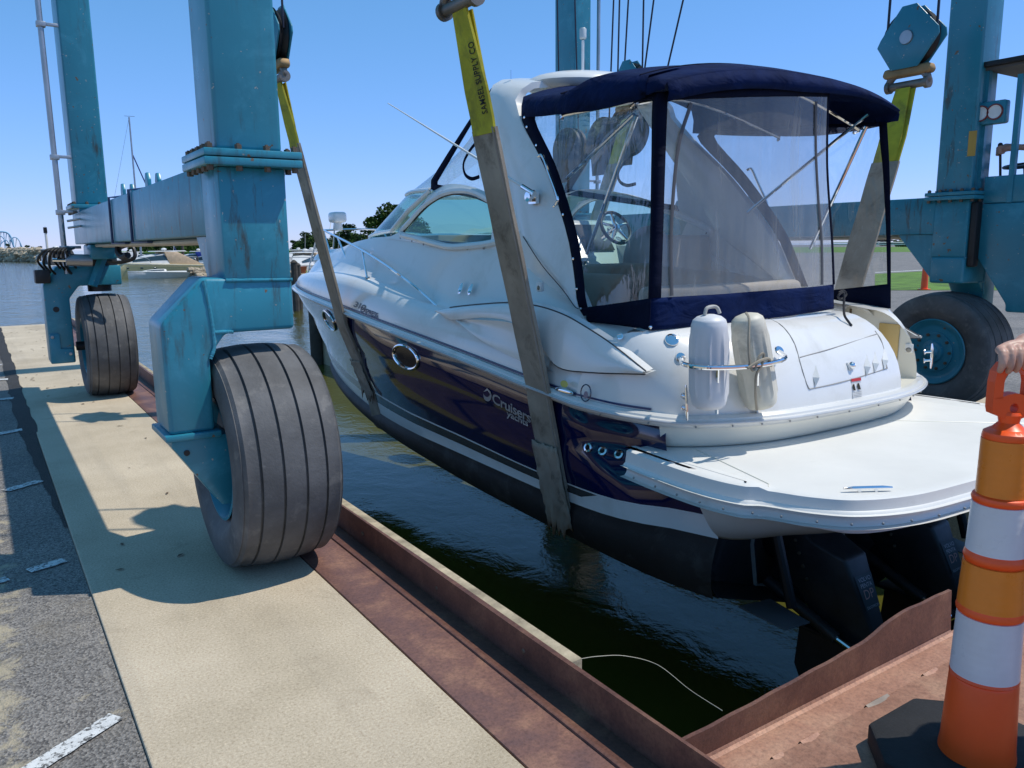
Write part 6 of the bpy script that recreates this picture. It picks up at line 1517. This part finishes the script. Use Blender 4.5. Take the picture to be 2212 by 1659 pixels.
for i, (px, d, sc) in enumerate(spots):
    k = i % 2; src = far_t[k]; p = at_d(px, 540, d); p.z = -.6
    t_ = src if not used_t[k] else dup(src, (0, 0, 0)); used_t[k] = True; t_.location = p; t_.scale = (sc, sc, sc * rnd.uniform(.85, 1.1)); t_.rotation_euler.z = rnd.random() * 6
    if px < 100: t_['label'] = 'low tree on the far point beyond the tan breakwater'; t_['group'] = 'trees on the far point'
    elif px > 600: t_['label'] = 'tree in the row behind the marina past the cruiser bow rail'; t_['group'] = 'trees past the bow rail'
    else: t_['label'] = 'tree in the row seen below the hoist side beam'; t_['group'] = 'trees below the side beam'
# the larger tree behind the windscreen, and one beyond the far rail
tb = at_d(835, 535, 62); tb.z = -.3
make_tree('broad_tree', tb, at_d(835, 440, 62).z + .3, 4.6, M['leaf'], 6500, .15, 'broad leafy tree rising behind the cruiser windscreen', None, 21, .12)
tb = at_d(880, 535, 66); tb.z = -.3
make_tree('broad_tree', tb, at_d(880, 455, 66).z + .3, 4.8, M['leaf'], 5500, .15, 'leafy tree seen through the cruiser side window', None, 22, .12)
tb = at_d(1505, 530, 75); tb.z = -.3
make_tree('broad_tree', tb, at_d(1505, 450, 75).z + .3, 4.2, M['leaf'], 3000, .16, 'small round tree seen through the aft curtain', None, 23, .1)
# far shore land and breakwater
def land(name, pts, z0, z1, mat):
    mb = MB(); n = len(pts); P = [(p.x, p.y) for p in pts]; mb.prism(P, 2, z0, z1); return tag(ob(name, mb, mat, org=(0, 0, 0), smooth=False), kind='structure')
land('far_shore', [at_d(250, 540, 620), at_d(900, 540, 470), at_d(1050, 540, 900), at_d(250, 540, 1300)], -4, -.5, M['grass'])
land('far_shore', [at_d(-80, 540, 900), at_d(95, 540, 930), at_d(120, 540, 1500), at_d(-80, 540, 1500)], -4, -.6, M['leaf2'])
M['rock'] = pm('tan_riprap', (.50, .41, .29), .9, var=.3, vscale=.5, bscale=3, bstr=.6, bdist=.1)
def rocks(name, a, b_, n, r, h, seed, label):
    rnd = random.Random(seed); mb = MB()
    for i in range(n):
        c = lerp(a, b_, rnd.random()); k = rnd.random(); c = c + Vector((rnd.uniform(-.4, .4), rnd.uniform(-1.2, 1.2) * h * (1 - k), 0)); c.z = ZW_ + h * k * .95; s = r * rnd.uniform(.6, 1.4)
        o = len(mb.v); mb.ball(c, s, 6, 4, (rnd.uniform(.8, 1.4), rnd.uniform(.7, 1.2), rnd.uniform(.5, .8)))
        for j in range(o, len(mb.v)): mb.v[j] += Vector((rnd.uniform(-.15, .15) * s, rnd.uniform(-.15, .15) * s, rnd.uniform(-.15, .15) * s))
    return tag(ob(name, mb, M['rock'], smooth=False), label, 'rocks', kind='stuff')
ra, rb = gw(-60, 563), gw(98, 566); rocks('breakwater_rocks', ra, rb, 700, .85, 3.4, 3, 'breakwater of tan rocks across the harbour mouth')
rocks('bank_rocks', gw(415, 600), gw(470, 598), 160, .28, .9, 4, 'pale rock bank beside the marina dock')
# roller coaster on the far shore
M['coaster'] = pm('pale_blue_steel', (.30, .52, .70), .5)
def coaster():
    d = 1150; e0 = at_d(15, 538, d); e = empty('roller_coaster', e0, 'pale blue roller coaster loops beyond the breakwater', 'roller coaster')
    for k, pts in enumerate(([(-30, 503), (-8, 501), (8, 501), (17, 504), (23, 512), (26, 522), (30, 534)], [(21, 521), (27, 514), (34, 513), (40, 518), (45, 528), (48, 535)], [(-10, 520), (0, 510), (8, 516), (14, 528)], [(2, 527), (8, 521), (14, 519), (20, 527)])):
        mb = MB(); mb.tube(spline([at_d(a, b_, d) for a, b_ in pts], 6), 1.1 if k == 0 else .6, 5); ob('track', mb, M['coaster'], e)
    for k, (px, y0) in enumerate(((2, 502), (8, 502), (14, 503), (19, 506), (24, 515), (28, 514), (36, 514), (43, 525), (3, 519), (12, 520))):
        mb = MB(); mb.tube([at_d(px, y0, d), at_d(px + (3 if k % 2 else -3), 537, d)], .42, 4); ob('support', mb, M['coaster'] if k % 3 else M['white'], e)
coaster()
# ---- moored boats
M['fg_white'] = pm('white_fibreglass', (.70, .69, .66), .35, var=.05)
M['fg_cream'] = pm('cream_fibreglass', (.58, .50, .27), .35, var=.05)
M['blue_cover'] = pm('blue_boat_cover', (.02, .05, .30), .8); M['tan_cover'] = pm('tan_boat_cover', (.60, .44, .29), .85, bscale=3, bstr=.4, bdist=.05)
M['black_cover'] = pm('black_boat_cover', (.02, .02, .022), .8); M['dk_glass'] = pm('dark_boat_window', (.03, .06, .07), .1)
def moored(name, pos, L, Bm, hgt, ang, hullmat, label, kind='cruiser', cover=None, group='boats moored in the marina'):
    """boat with bow along local +x, waterline at z = 0"""
    e = empty(name, pos, label, 'boat', group); T = Matrix.Translation(pos) @ Matrix.Rotation(ang, 4, 'Z')
    def put(nm, mb, mat, par=None, **kw):
        mb.v = [T @ p for p in mb.v]; return ob(nm, mb, mat, par or e, **kw)
    rows = []; n = 16
    for i in range(n + 1):
        t = i / n; x = lerp(-L / 2, L / 2, t); b_ = Bm / 2 * (1 - max(0, (t - .35) / .65) ** 2.2) * (.92 + .08 * min(1, t / .3)); s = hgt * (1 + .35 * t)
        rows.append([Vector((x - (1 - t) * 0, 0, -.35)), Vector((x, -b_ * .72, -.12)), Vector((x, -b_ * .9, s * .45)), Vector((x, -b_, s)), Vector((x, -b_ * .93, s + .05)), Vector((x, b_ * .93, s + .05)), Vector((x, b_, s)), Vector((x, b_ * .9, s * .45)), Vector((x, b_ * .72, -.12))])
    mb = MB(); mb.loft(rows, close_u=True, flip=True); mb.add(rows[0], [tuple(range(9))]); hl = put('hull', mb, hullmat, angle=40)
    mb = MB(); mb.loft([[r[3] + Vector((0, -.03, -.06)), r[3] + Vector((0, -.04, .0))] for r in rows]); mb.loft([[r[6] + Vector((0, .03, -.06)), r[6] + Vector((0, .04, .0))] for r in rows], flip=True); put('sheer_stripe', mb, M['fg_white'], hl)
    mb = MB(); ch = hgt * 1.15; x0, x1 = -L * .18, L * .36
    if kind == 'runabout': x0, x1, ch = -L * .05, L * .30, hgt * .5
    rows2 = []
    for i in range(11):
        t = i / 10; x = lerp(x0, x1, t); w_ = Bm * .40 * (1 - t ** 2.5); z0 = hgt * (1 + .35 * (x / L + .5)) + .03; zz = ch * (1 - t ** 1.8) * .9
        rows2.append([Vector((x, -w_, z0)), Vector((x, -w_ * .85, z0 + zz)), Vector((x, 0, z0 + zz * 1.08)), Vector((x, w_ * .85, z0 + zz)), Vector((x, w_, z0))])
    mb.loft(rows2); mb.add(rows2[0], [(0, 1, 2, 3, 4)]); cb_ = put('cabin', mb, M['fg_white'], angle=30)
    for s in (-1, 1):
        mb = MB(); q = [rows2[i][0 if s < 0 else 4].lerp(rows2[i][1 if s < 0 else 3], .38) + Vector((0, s * .02, 0)) for i in range(1, 9)]; q2 = [rows2[i][0 if s < 0 else 4].lerp(rows2[i][1 if s < 0 else 3], .9) + Vector((0, s * .02, 0)) for i in range(1, 9)]
        mb.loft([[a, b_] for a, b_ in zip(q, q2)], flip=s > 0); put('side_window', mb, M['dk_glass'], cb_)
    if kind != 'runabout':
        for s in (-1, 1):
            for t in (.62, .74, .84):
                i = int(t * n); r = rows[i]; p = r[2 if s < 0 else 7].lerp(r[3 if s < 0 else 6], .45); mb = MB(); mb.ball(p + Vector((0, s * .01, 0)), .13, 10, 5, (1.5, .2, .7)); put('portlight', mb, M['dk_glass'], hl)
        zt = hgt * 1.2 + ch
        mb = MB(); mb.prism([(-L * .30, zt), (-L * .28, zt + .12), (L * .02, zt + .10), (L * .03, zt)], 1, -Bm * .36, Bm * .36); put('hardtop', mb, M['fg_white'], bevel=.05)
        for s in (-1, 1):
            mb = MB(); mb.prism([(-L * .30, hgt * 1.1), (-L * .22, hgt * 1.1), (-L * .12, zt), (-L * .19, zt)], 1, s * Bm * .36 - .05, s * Bm * .36 + .05); put('radar_arch', mb, M['fg_white'])
        mb = MB(); mb.prism([(-L * .47, hgt * 1.05), (-L * .19, zt - .02), (-L * .05, zt - .02), (-L * .10, hgt * 1.15)], 1, -Bm * .40, Bm * .40); put('canvas_enclosure', mb, cover or M['tan_cover'], bevel=.06)
        mb = MB(); mb.ball((-L * .1, 0, zt + .28), .3, 12, 6, (1, 1, .5)); put('radar_dome', mb, M['fg_white'])
        for s in (-1, 1):
            mb = MB(); mb.tube(spline([(L * .1, s * Bm * .44, hgt * 1.25 + .1), (L * .16, s * Bm * .42, hgt * 1.35 + .55), (L * .42, s * Bm * .2, hgt * 1.4 + .6), (L * .5, 0, hgt * 1.4 + .6)], 4), .03, 5); put('bow_rail', mb, M['galv'])
        mb = MB(); mb.tube([(-L * .16, Bm * .3, zt), (-L * .2, Bm * .3, zt + 2.6)], .025, 5); put('whip_antenna', mb, M['fg_white'])
    else:
        mb = MB(); mb.prism([(-L * .44, hgt * 1.0), (-L * .05, hgt * 1.0), (-L * .06, hgt * 1.25), (-L * .42, hgt * 1.2)], 1, -Bm * .40, Bm * .40); put('cockpit_coaming', mb, cover or M['fg_white'], bevel=.05)
    return e
def at_w(px, d): p = at_d(px, 560, d); p.z = ZW_; return p
moored('cream_cruiser', at_w(335, 98), 10.5, 3.4, 1.15, R(192), M['fg_cream'], 'cream hulled cabin cruiser with tan canvas behind the floating dock', 'cruiser', M['tan_cover'])
moored('runabout', at_w(345, 93.0), 6.6, 2.2, .55, R(188), M['fg_white'], 'small white runabout with thin stripe against the floating dock', 'runabout')
moored('cruiser', at_w(118, 106), 9.5, 3.6, 1.3, R(100), M['fg_white'], 'white cruiser with black canvas enclosure moored near the breakwater', 'cruiser', M['black_cover'])
moored('cruiser', at_w(415, 118), 9, 3.2, 1.1, R(170), M['fg_white'], 'white cruiser with blue canvas behind the cream cruiser', 'cruiser', M['blue_cover'])
moored('cruiser', at_w(446, 112), 8, 3.0, 1.0, R(150), M['fg_white'], 'smaller white cruiser with blue canvas at the dock end', 'cruiser', M['blue_cover'])
moored('cruiser', at_w(300, 122), 9, 3.1, 1.1, R(15), M['fg_white'], 'white cruiser moored behind the cream cruiser bow', 'cruiser', M['fg_white'])
moored('cruiser', at_w(655, 84), 8.5, 3.0, 1.05, R(235), M['fg_white'], 'white cruiser with tan canvas beyond the dark dock piles', 'cruiser', M['tan_cover'])
for px, d, c, nm in ((672, 112, 'blue_cover', 'blue canvas'), (690, 120, 'black_cover', 'black canvas'), (708, 128, 'fg_white', 'white canvas'), (640, 132, 'tan_cover', 'pale tan canvas'), (776, 100, 'blue_cover', 'bright blue canopy')):
    moored('cruiser', at_w(px, d), 8.5, 3, 1.1, R(rnd.uniform(180, 280)), M['fg_white'], 'white cruiser with %s in the marina beyond the bow rail' % nm, 'cruiser', M[c])
# sailing boat mast
def sailboat(px, d, top_py, label):
    p = at_w(px, d); e = empty('sailboat', p, label, 'sailboat'); zt = at_d(px - 30, top_py, d).z
    rows = []
    for i in range(11):
        t = i / 10; x = lerp(-4.5, 4.5, t); b_ = 1.4 * math.sin(math.pi * (.12 + .88 * t) ** .8) ** .7 if t < 1 else .02
        rows.append([p + Vector(q) for q in ((x, 0, -.4), (x, -b_ * .7, 0), (x, -b_, 1.0 + .2 * t), (x, b_, 1.0 + .2 * t), (x, b_ * .7, 0))])
    mb = MB(); mb.loft(rows, close_u=True, flip=True); ob('hull', mb, M['fg_white'], e, angle=40)
    mb = MB(); mb.tube([p + Vector((0, 0, 1)), Vector((p.x, p.y, zt))], [.11, .09], 8); ob('mast', mb, M['galv'], e)
    mb = MB(); mb.tube([Vector((p.x, p.y - 1.2, lerp(1, zt, .36))), Vector((p.x - .2, p.y + .9, lerp(1, zt, .36)))], .03, 5); ob('spreader', mb, M['galv'], e)
    mb = MB(); mb.tube([Vector((p.x + .02, p.y, lerp(0, zt, .75))), p + Vector((4.4, 0, 1.3))], .07, 6); ob('furled_sail', mb, pm('blue_sail_cover', (.03, .06, .2), .8), e)
    mb = MB(); mb.tube([Vector((p.x, p.y, zt)), p + Vector((-4.3, 0, 1.1))], .012, 4); ob('backstay', mb, M['cable'], e)
    mb = MB(); mb.tube([Vector((p.x - .5, p.y, zt + .1)), Vector((p.x + .6, p.y, zt + .12))], .02, 4); ob('wind_vane', mb, M['cable'], e)
sailboat(306, 105, 253, 'sailboat with tall bare mast standing above the hoist side beam')
# floating dock with piles
def dock(a, b_, w_, label, npile, heights):
    a, b_ = Vector(a), Vector(b_); e = empty('floating_dock', lerp(a, b_, .5), label, 'dock', 'docks in the marina'); d = (b_ - a).normalized(); n = Vector((-d.y, d.x, 0)); L = (b_ - a).length
    nb = int(L / 1.2)
    for i in range(nb):
        c = a + d * (L * (i + .5) / nb) + n * w_ / 2 + Vector((0, 0, .45)); mb = MB(); mb.obox(c, (L / nb - .04, w_, .10), M=Matrix((d, n, Vector((0, 0, 1)))).transposed()); ob('plank', mb, M['wood'], e, smooth=False)
    for i in range(0, nb, 4):
        c = a + d * (L * (i + 1) / nb) + n * w_ / 2 + Vector((0, 0, .12)); mb = MB(); mb.obox(c, (2.2, w_ * .9, .5), M=Matrix((d, n, Vector((0, 0, 1)))).transposed()); ob('float', mb, M['black_cover'], e, smooth=False)
    return e
dk_a, dk_b = gw(240, 598), gw(470, 591)
dock(dk_a, dk_b, 1.6, 'pale timber floating dock carrying the marina walkway', 0, 0)
M['pile'] = pm('dark_pile_timber', (.07, .06, .05), .9, var=.3, bscale=20)
def pile(px, py0, py1, d=None, r=.13, label='', group='dock piles'):
    b_ = gw(px, py1) if d is None else at_w(px, d); dist = math.hypot(b_.x, b_.y); t = at_d(px, py0, dist)
    mb = MB(); mb.tube([Vector((b_.x, b_.y, ZW_ - 1)), Vector((b_.x, b_.y, t.z))], [r, r * .92], 9); mb.lathe([(r * 1.05, 0), (r * .6, .08), (.0001, .14)], (b_.x, b_.y, t.z - .02), (0, 0, 1), 9); o = ob('mooring_pile', mb, M['pile']); return tag(o, label, 'pile', group)
for px, y0, y1 in ((276, 556, 596), (322, 555, 597), (373, 556, 594), (396, 555, 594), (429, 556, 592), (90, 555, 585), (102, 556, 588), (149, 558, 590)): pile(px, y0, y1, label='dark timber pile standing along the floating dock', group='piles along the docks')
pile(399, 527, 594, r=.16, label='tall dark pile with red ring beside the tan canvas')
for px, y0, y1 in ((641, 566, 672), (648, 572, 668)): pile(px, y0, y1, r=.17, label='thick dark pile between the hoist leg and the bow', group='piles off the bow')
# corner pile of the far quay
pc = Vector((7.16, 19.9, 0)); mb = MB(); mb.tube([(7.16, 19.95, -3), (7.16, 19.95, .15)], .16, 12); tag(ob('corner_pile', mb, M['pile'], smooth=True), 'black corner pile at the end of the far quay by the bow', 'pile')
# planted bank beyond the piles
land('bank', [at_d(628, 560, 70), at_d(676, 560, 66), at_d(690, 560, 80), at_d(622, 560, 84)], -3, -.55, M['sand'])
gp = [at_d(634, 560, 72), at_d(672, 560, 70), at_d(676, 560, 78), at_d(632, 560, 79)]; mb = MB(); mb.add([Vector((p.x, p.y, -.54)) for p in gp], [(0, 1, 2, 3)]); tag(ob('lawn', mb, M['grass'], org=(0, 0, 0)), kind='structure')
pp_ = at_d(653, 565, 71); mb = MB(); mb.lathe([(.25, 0), (.36, .5), (.40, .55), (.36, .55)], (pp_.x, pp_.y, -.53), (0, 0, 1), 14); tag(ob('flower_tub', mb, pm('terracotta', (.42, .13, .06), .8)), 'terracotta tub standing on the grassy bank beyond the bow', 'planter')
# ---- beyond the far rail: grass strips, road, hedge, pier
def strip(name, P, z, mat): mb = MB(); mb.add([Vector((p.x, p.y, z)) for p in P], [tuple(range(len(P)))]); return tag(ob(name, mb, mat, org=(0, 0, 0), smooth=False), kind='structure')
strip('grass_verge', [at(1890, 627, Z=0), at(2330, 627, Z=0), at(2330, 585, Z=0), at(2030, 584, Z=0), at(1890, 592, Z=0)], .004, M['grass'])
strip('grass_verge', [at(1700, 546, Z=0), at(2330, 542, Z=0), at(2330, 532, Z=0), at(1700, 534, Z=0)], .004, M['grass'])
strip('road_line', [at(1890, 589.5, Z=0), at(2060, 581, Z=0), at(2060, 579.8, Z=0), at(1890, 588, Z=0)], .004, M['paint_white'])
strip('road_line', [at(2110, 734, Z=0), at(2330, 742, Z=0), at(2330, 739, Z=0), at(2110, 731.5, Z=0)], .004, M['paint_white'])
strip('road_line', [at(2110, 789, Z=0), at(2330, 782, Z=0), at(2330, 779, Z=0), at(2110, 786, Z=0)], .004, M['paint_white'])
for k, (px, py) in enumerate(((1948, 533), (1958, 533), (1967, 532.5))):
    b_ = at(px, py, Z=0); rnd2 = random.Random(k); mb = MB()
    for i in range(900):
        d = Vector((rnd2.gauss(0, 1), rnd2.gauss(0, 1), abs(rnd2.gauss(0, 1)))).normalized() * rnd2.random() ** .4; s = .25; q = b_ + Vector((d.x * 1.9, d.y * 1.9, d.z * 1.6 + .1)); u = Vector((rnd2.gauss(0, 1), rnd2.gauss(0, 1), rnd2.gauss(0, 1))).normalized(); v = u.orthogonal()
        mb.add([q - u * s, q + v * s * .6, q + u * s, q - v * s * .6], [(0, 1, 2, 3)])
    tag(ob('round_bush', mb, M['leaf'], smooth=False), 'clipped round bush on the far grass beyond the rear tyre', 'bush', 'clipped bushes on the far grass')
for k, py in enumerate((524, 528)):
    a = at_d(1800, py, 260); b_ = at_d(2100, py, 260); mb = MB(); mb.tube([a, b_], .18, 5); tag(ob('pier_rail', mb, M['fg_white']), ('upper' if k == 0 else 'lower') + ' white rail of the long pier beyond the bushes', 'rail')
p = at(2038 - 42, 626, Z=0); mb = MB(); mb.lathe([(.20, 0), (.20, .03), (.11, .04), (.10, .45), (.09, .9), (.03, .95), (.0001, .96)], p, (0, 0, 1), 14); tag(ob('traffic_post', mb, M['orange']), 'orange traffic post on the grass verge behind the rear tyre', 'traffic post')
for i in range(5):
    p = at_d(1905 + 55 * i, 530, 330); p.z = -.3; t_ = dup(far_t[i % 2], (0, 0, 0)); t_.location = p; t_.scale = (1.2, 1.2, .7); t_['label'] = 'tree in the row beyond the pier past the rear tyre'; t_['group'] = 'trees beyond the pier'
# boat hook leaning at the far wheel fork, searchlight on the bow rail
a, b_ = at(97, 491, Y=9.72), at(107, 580, Y=9.72); mb = MB(); mb.tube([a, b_], .012, 8); fpole = hpart('marker_pole', mb, M['white']); mb = MB(); mb.tube([a + Vector((0, 0, .0)), lerp(a, b_, .14)], .018, 8); hpart('pole_grip', mb, M['black_plastic'], False, fpole)
c = at(729, 474, X=4.45); mb = MB(); mb.obox(c + Vector((0, 0, .03)), (.20, .26, .15)); sl = bp_('searchlight', mb, M['white'], bevel=.04, seg=3); mb = MB(); mb.lathe([(.06, -.16), (.07, -.14), (.06, -.05), (.08, -.04)], c, (0, 0, 1), 16); bp_('searchlight_base', mb, M['white'], sl)
mb = MB(); mb.tube([Vector((4.45, c.y, 1.86)), c - Vector((0, 0, .15))], .02, 8); bp_('searchlight_post', mb, M['chrome'], sl)
mb = MB(); q = at(685, 500, X=4.3); mb.tube([(4.6, 11.95, 1.86), (4.62, 11.9, 2.05)], .008, 6); bp_('rail_stub', mb, M['chrome'])
# ------------------------------------------------------------------ people
def skin_mat(name, col):
    m = pm(name, col, .5, var=.12, vscale=14, bscale=160, bstr=.25, bdist=.0015, dirt=(col[0] * .85, col[1] * .6, col[2] * .55), dscale=25, damt=(.5, .9)); m.node_tree.nodes['Principled BSDF'].inputs['Subsurface Weight'].default_value = .12; m.node_tree.nodes['Principled BSDF'].inputs['Subsurface Radius'].default_value = (.01, .004, .002); return m
M['skin'] = skin_mat('skin', (.58, .33, .24)); M['shirt'] = pm('grey_shirt', (.30, .31, .34), .85, bscale=200, bstr=.3); M['jeans'] = pm('blue_jeans', (.06, .09, .16), .85, bscale=200, bstr=.3)
M['hair'] = pm('grey_hair', (.22, .2, .18), .7, bscale=120, bstr=.6)
def chain(mb, pts, rad, n=10):
    """tapered limb with rounded ends"""
    P = [Vector(p) for p in pts]; mb.tube(spline(P, 3), [interp(i / (3 * (len(P) - 1)), [(k / (len(P) - 1), r) for k, r in enumerate(rad)]) for i in range(3 * (len(P) - 1) + 1)], n)
    for p, r in ((P[0], rad[0]), (P[-1], rad[-1])): mb.ball(p, r, n, 6)
def voxel(o, size, smooth_it=3):
    md = o.modifiers.new('skin', 'REMESH'); md.mode = 'VOXEL'; md.voxel_size = size; md.use_smooth_shade = True
    ms = o.modifiers.new('soft', 'SMOOTH'); ms.factor = .5; ms.iterations = smooth_it
def person(name, J, label, hand, voxel_size=.005):
    """J: joints; hand: list of (points, radii) chains for the gripping hand"""
    mb = MB()
    for pts, rad in hand: chain(mb, pts, rad, 9)
    chain(mb, [J['wrist'], lerp(J['wrist'], J['elbow'], .35), J['elbow']], [.027, .039, .046]); chain(mb, [J['elbow'], lerp(J['elbow'], J['shoulder'], .5), J['shoulder']], [.046, .055, .065])
    chain(mb, [J['shoulder'], J['neck'] - Vector((0, 0, .06)), J['shoulder2']], [.065, .085, .065])
    chain(mb, [J['shoulder2'], J['elbow2'], J['wrist2']], [.06, .045, .028]); chain(mb, [J['wrist2'], J['wrist2'] + (J['wrist2'] - J['elbow2']).normalized() * .10, J['wrist2'] + (J['wrist2'] - J['elbow2']).normalized() * .17], [.028, .036, .018])
    chain(mb, [J['neck'] - Vector((0, 0, .05)), J['chest'], J['belly'], J['pelvis']], [.12, .165, .16, .155]); chain(mb, [J['neck'] - Vector((0, 0, .04)), J['neck'], J['head']], [.06, .055, .06])
    mb.ball(J['head'] + Vector((0, 0, .03)), .105, 16, 12, (.82, .95, 1.12)); f = J['face']; mb.ball(J['head'] + f * .098 + Vector((0, 0, .0)), .017, 8, 6, (1, 1, 1.3)); mb.ball(J['head'] + f * .06 - Vector((0, 0, .075)), .05, 10, 8)
    sd_ = Vector((-f.y, f.x, 0))
    for s in (-1, 1): mb.ball(J['head'] + sd_ * s * .088 + Vector((0, 0, .01)), .028, 8, 6, (.6, .6, 1.2))
    for s in ('', '2'):
        chain(mb, [J['hip' + s], J['knee' + s], J['ankle' + s]], [.095, .062, .042]); chain(mb, [J['ankle' + s], J['ankle' + s] + f * .10 - Vector((0, 0, .045)), J['ankle' + s] + f * .17 - Vector((0, 0, .05))], [.045, .042, .03])
    o = ob(name, mb, M['skin'], None); tag(o, label, 'person'); voxel(o, voxel_size)
    mb = MB(); chain(mb, [J['neck'] - Vector((0, 0, .07)), J['chest'], J['belly'], J['pelvis'] + Vector((0, 0, .0))], [.12, .185, .18, .175]); chain(mb, [J['shoulder'], J['neck'] - Vector((0, 0, .07)), J['shoulder2']], [.078, .095, .078])
    for a, b_ in (('shoulder', 'elbow'), ('shoulder2', 'elbow2')): chain(mb, [J[a], lerp(J[a], J[b_], .55)], [.08, .075])
    c = ob('shirt', mb, M['shirt'], o); voxel(c, .012)
    mb = MB(); chain(mb, [J['pelvis'] + Vector((0, 0, .06)), J['pelvis'] - Vector((0, 0, .05))], [.178, .17])
    for s in ('', '2'): chain(mb, [J['hip' + s], J['knee' + s], J['ankle' + s]], [.115, .082, .07])
    c = ob('trousers', mb, M['jeans'], o); voxel(c, .012)
    mb = MB(); mb.ball(J['head'] + Vector((0, 0, .06)) - f * .02, .112, 14, 10, (.84, .95, 1.0)); c = ob('hair', mb, M['hair'], o); voxel(c, .012)
    for s in ('', '2'):
        mb = MB(); chain(mb, [J['ankle' + s] - Vector((0, 0, .03)), J['ankle' + s] + f * .10 - Vector((0, 0, .045)), J['ankle' + s] + f * .18 - Vector((0, 0, .05))], [.052, .05, .04]); c = ob('shoe', mb, M['black_plastic'], o); voxel(c, .012)
        mb = MB(); mb.ball(J['head'] + f * .092 + sd_ * (.033 if s else -.033) + Vector((0, 0, .025)), .012, 8, 6); ob('eye', mb, M['black_plastic'], o)
    return o
# bystander steadying the cone, hand closed over the handle
def Hq(u, z, d=0): return hp(u, z, d)
wr = Hq(.105, 1.315, .055)
hand = [([wr, Hq(.055, 1.318, .035), Hq(.01, 1.306, .012)], [.026, .031, .022])]
for k in range(4):
    ln = (.92, 1.05, 1.0, .85)[k]; u0 = -.046 + .0255 * k; K = Hq(u0, 1.304 + (.004 if k in (1, 2) else 0), -.004 + .006 * k)
    hand.append(([Hq(.055, 1.312, .032), lerp(Hq(.055, 1.312, .032), K, .6) + Vector((0, 0, .006)), K], [.018, .0165, .0135]))
    m1 = K - hx * .010 * ln - hyv * .030 * ln - Vector((0, 0, .006)); m2 = m1 - hx * .004 - hyv * .010 - Vector((0, 0, .030 * ln)); tp = m2 + hyv * .008 - Vector((0, 0, .021 * ln))
    hand.append(([K, m1, m2, tp], [.0132, .0118, .0105, .0088]))
hand.append(([Hq(.06, 1.30, .02), Hq(.055, 1.275, -.012), Hq(.040, 1.252, -.030), Hq(.022, 1.240, -.034)], [.018, .0155, .0125, .010]))
B0 = CN + hx * .74 + hyv * -.06; F = -hx
Jt = dict(wrist=wr, elbow=Hq(.34, 1.16, -.06), shoulder=Vector((B0.x, B0.y, 1.44)) + hyv * .19 - hx * .04, neck=Vector((B0.x, B0.y, 1.53)), shoulder2=Vector((B0.x, B0.y, 1.44)) - hyv * .19, chest=Vector((B0.x, B0.y, 1.30)), belly=Vector((B0.x, B0.y, 1.12)), pelvis=Vector((B0.x, B0.y, .97)), head=Vector((B0.x, B0.y, 1.66)) - hx * .02, face=F,
          elbow2=Vector((B0.x, B0.y, 1.14)) - hyv * .26, wrist2=Vector((B0.x, B0.y, .90)) - hyv * .24 - hx * .06, hip=Vector((B0.x, B0.y, .92)) + hyv * .09, hip2=Vector((B0.x, B0.y, .92)) - hyv * .09, knee=Vector((B0.x, B0.y, .50)) + hyv * .10 - hx * .02, knee2=Vector((B0.x, B0.y, .50)) - hyv * .11, ankle=Vector((B0.x, B0.y, .09)) + hyv * .11, ankle2=Vector((B0.x, B0.y, .09)) - hyv * .13)
person('person', Jt, 'person standing with one hand gripping the cone handle', hand, .0034)
# hoist operator at the controls, forearm reaching to a lever
hw_ = at(2200, 318, X=8.1); B1 = Vector((8.5, 2.78, 2.16))
hand2 = [([hw_, hw_ + Vector((-.05, .05, 0)), hw_ + Vector((-.075, .09, -.01))], [.03, .036, .03])]
for k in range(4): hand2.append(([hw_ + Vector((-.075, .09, .015 - .02 * k)), hw_ + Vector((-.10, .125, .01 - .02 * k)), hw_ + Vector((-.075, .15, -.02 * k)), hw_ + Vector((-.045, .14, -.02 * k))], [.013, .012, .011, .009]))
hand2.append(([hw_ + Vector((-.04, .05, .02)), hw_ + Vector((-.03, .10, .03)), hw_ + Vector((-.02, .13, .02))], [.016, .013, .011]))
f2_ = Vector((-.3, .95, 0)).normalized(); s2_ = Vector((-f2_.y, f2_.x, 0))
def Bq(a, b_, c): return B1 + f2_ * a + s2_ * b_ + Vector((0, 0, c))
Jo = dict(wrist=hw_, elbow=lerp(hw_, Bq(.0, .22, .42), .5) + Vector((.05, -.05, -.12)), shoulder=Bq(0, .19, .50), neck=Bq(0, 0, .58), shoulder2=Bq(0, -.19, .50), chest=Bq(0, 0, .36), belly=Bq(0, 0, .18), pelvis=Bq(0, 0, .06), head=Bq(.03, 0, .72), face=f2_, elbow2=Bq(.15, -.25, .25), wrist2=Bq(.34, -.15, .24), hip=Bq(.02, .09, .03), hip2=Bq(.02, -.09, .03), knee=Bq(.42, .11, .05), knee2=Bq(.42, -.11, .05), ankle=Bq(.48, .11, -.36), ankle2=Bq(.48, -.11, -.36))
person('person', Jo, 'hoist operator seated under the canopy reaching for a control lever', hand2, .007)
lv = hw_ + Vector((-.065, .13, 0)); mb = MB(); mb.tube([lv + Vector((0, 0, .03)), lv + Vector((.02, -.02, -.30))], .012, 8); mb.ball(lv + Vector((0, 0, .03)), .022, 10, 8); hpart('control_lever', mb, M['black_plastic'])
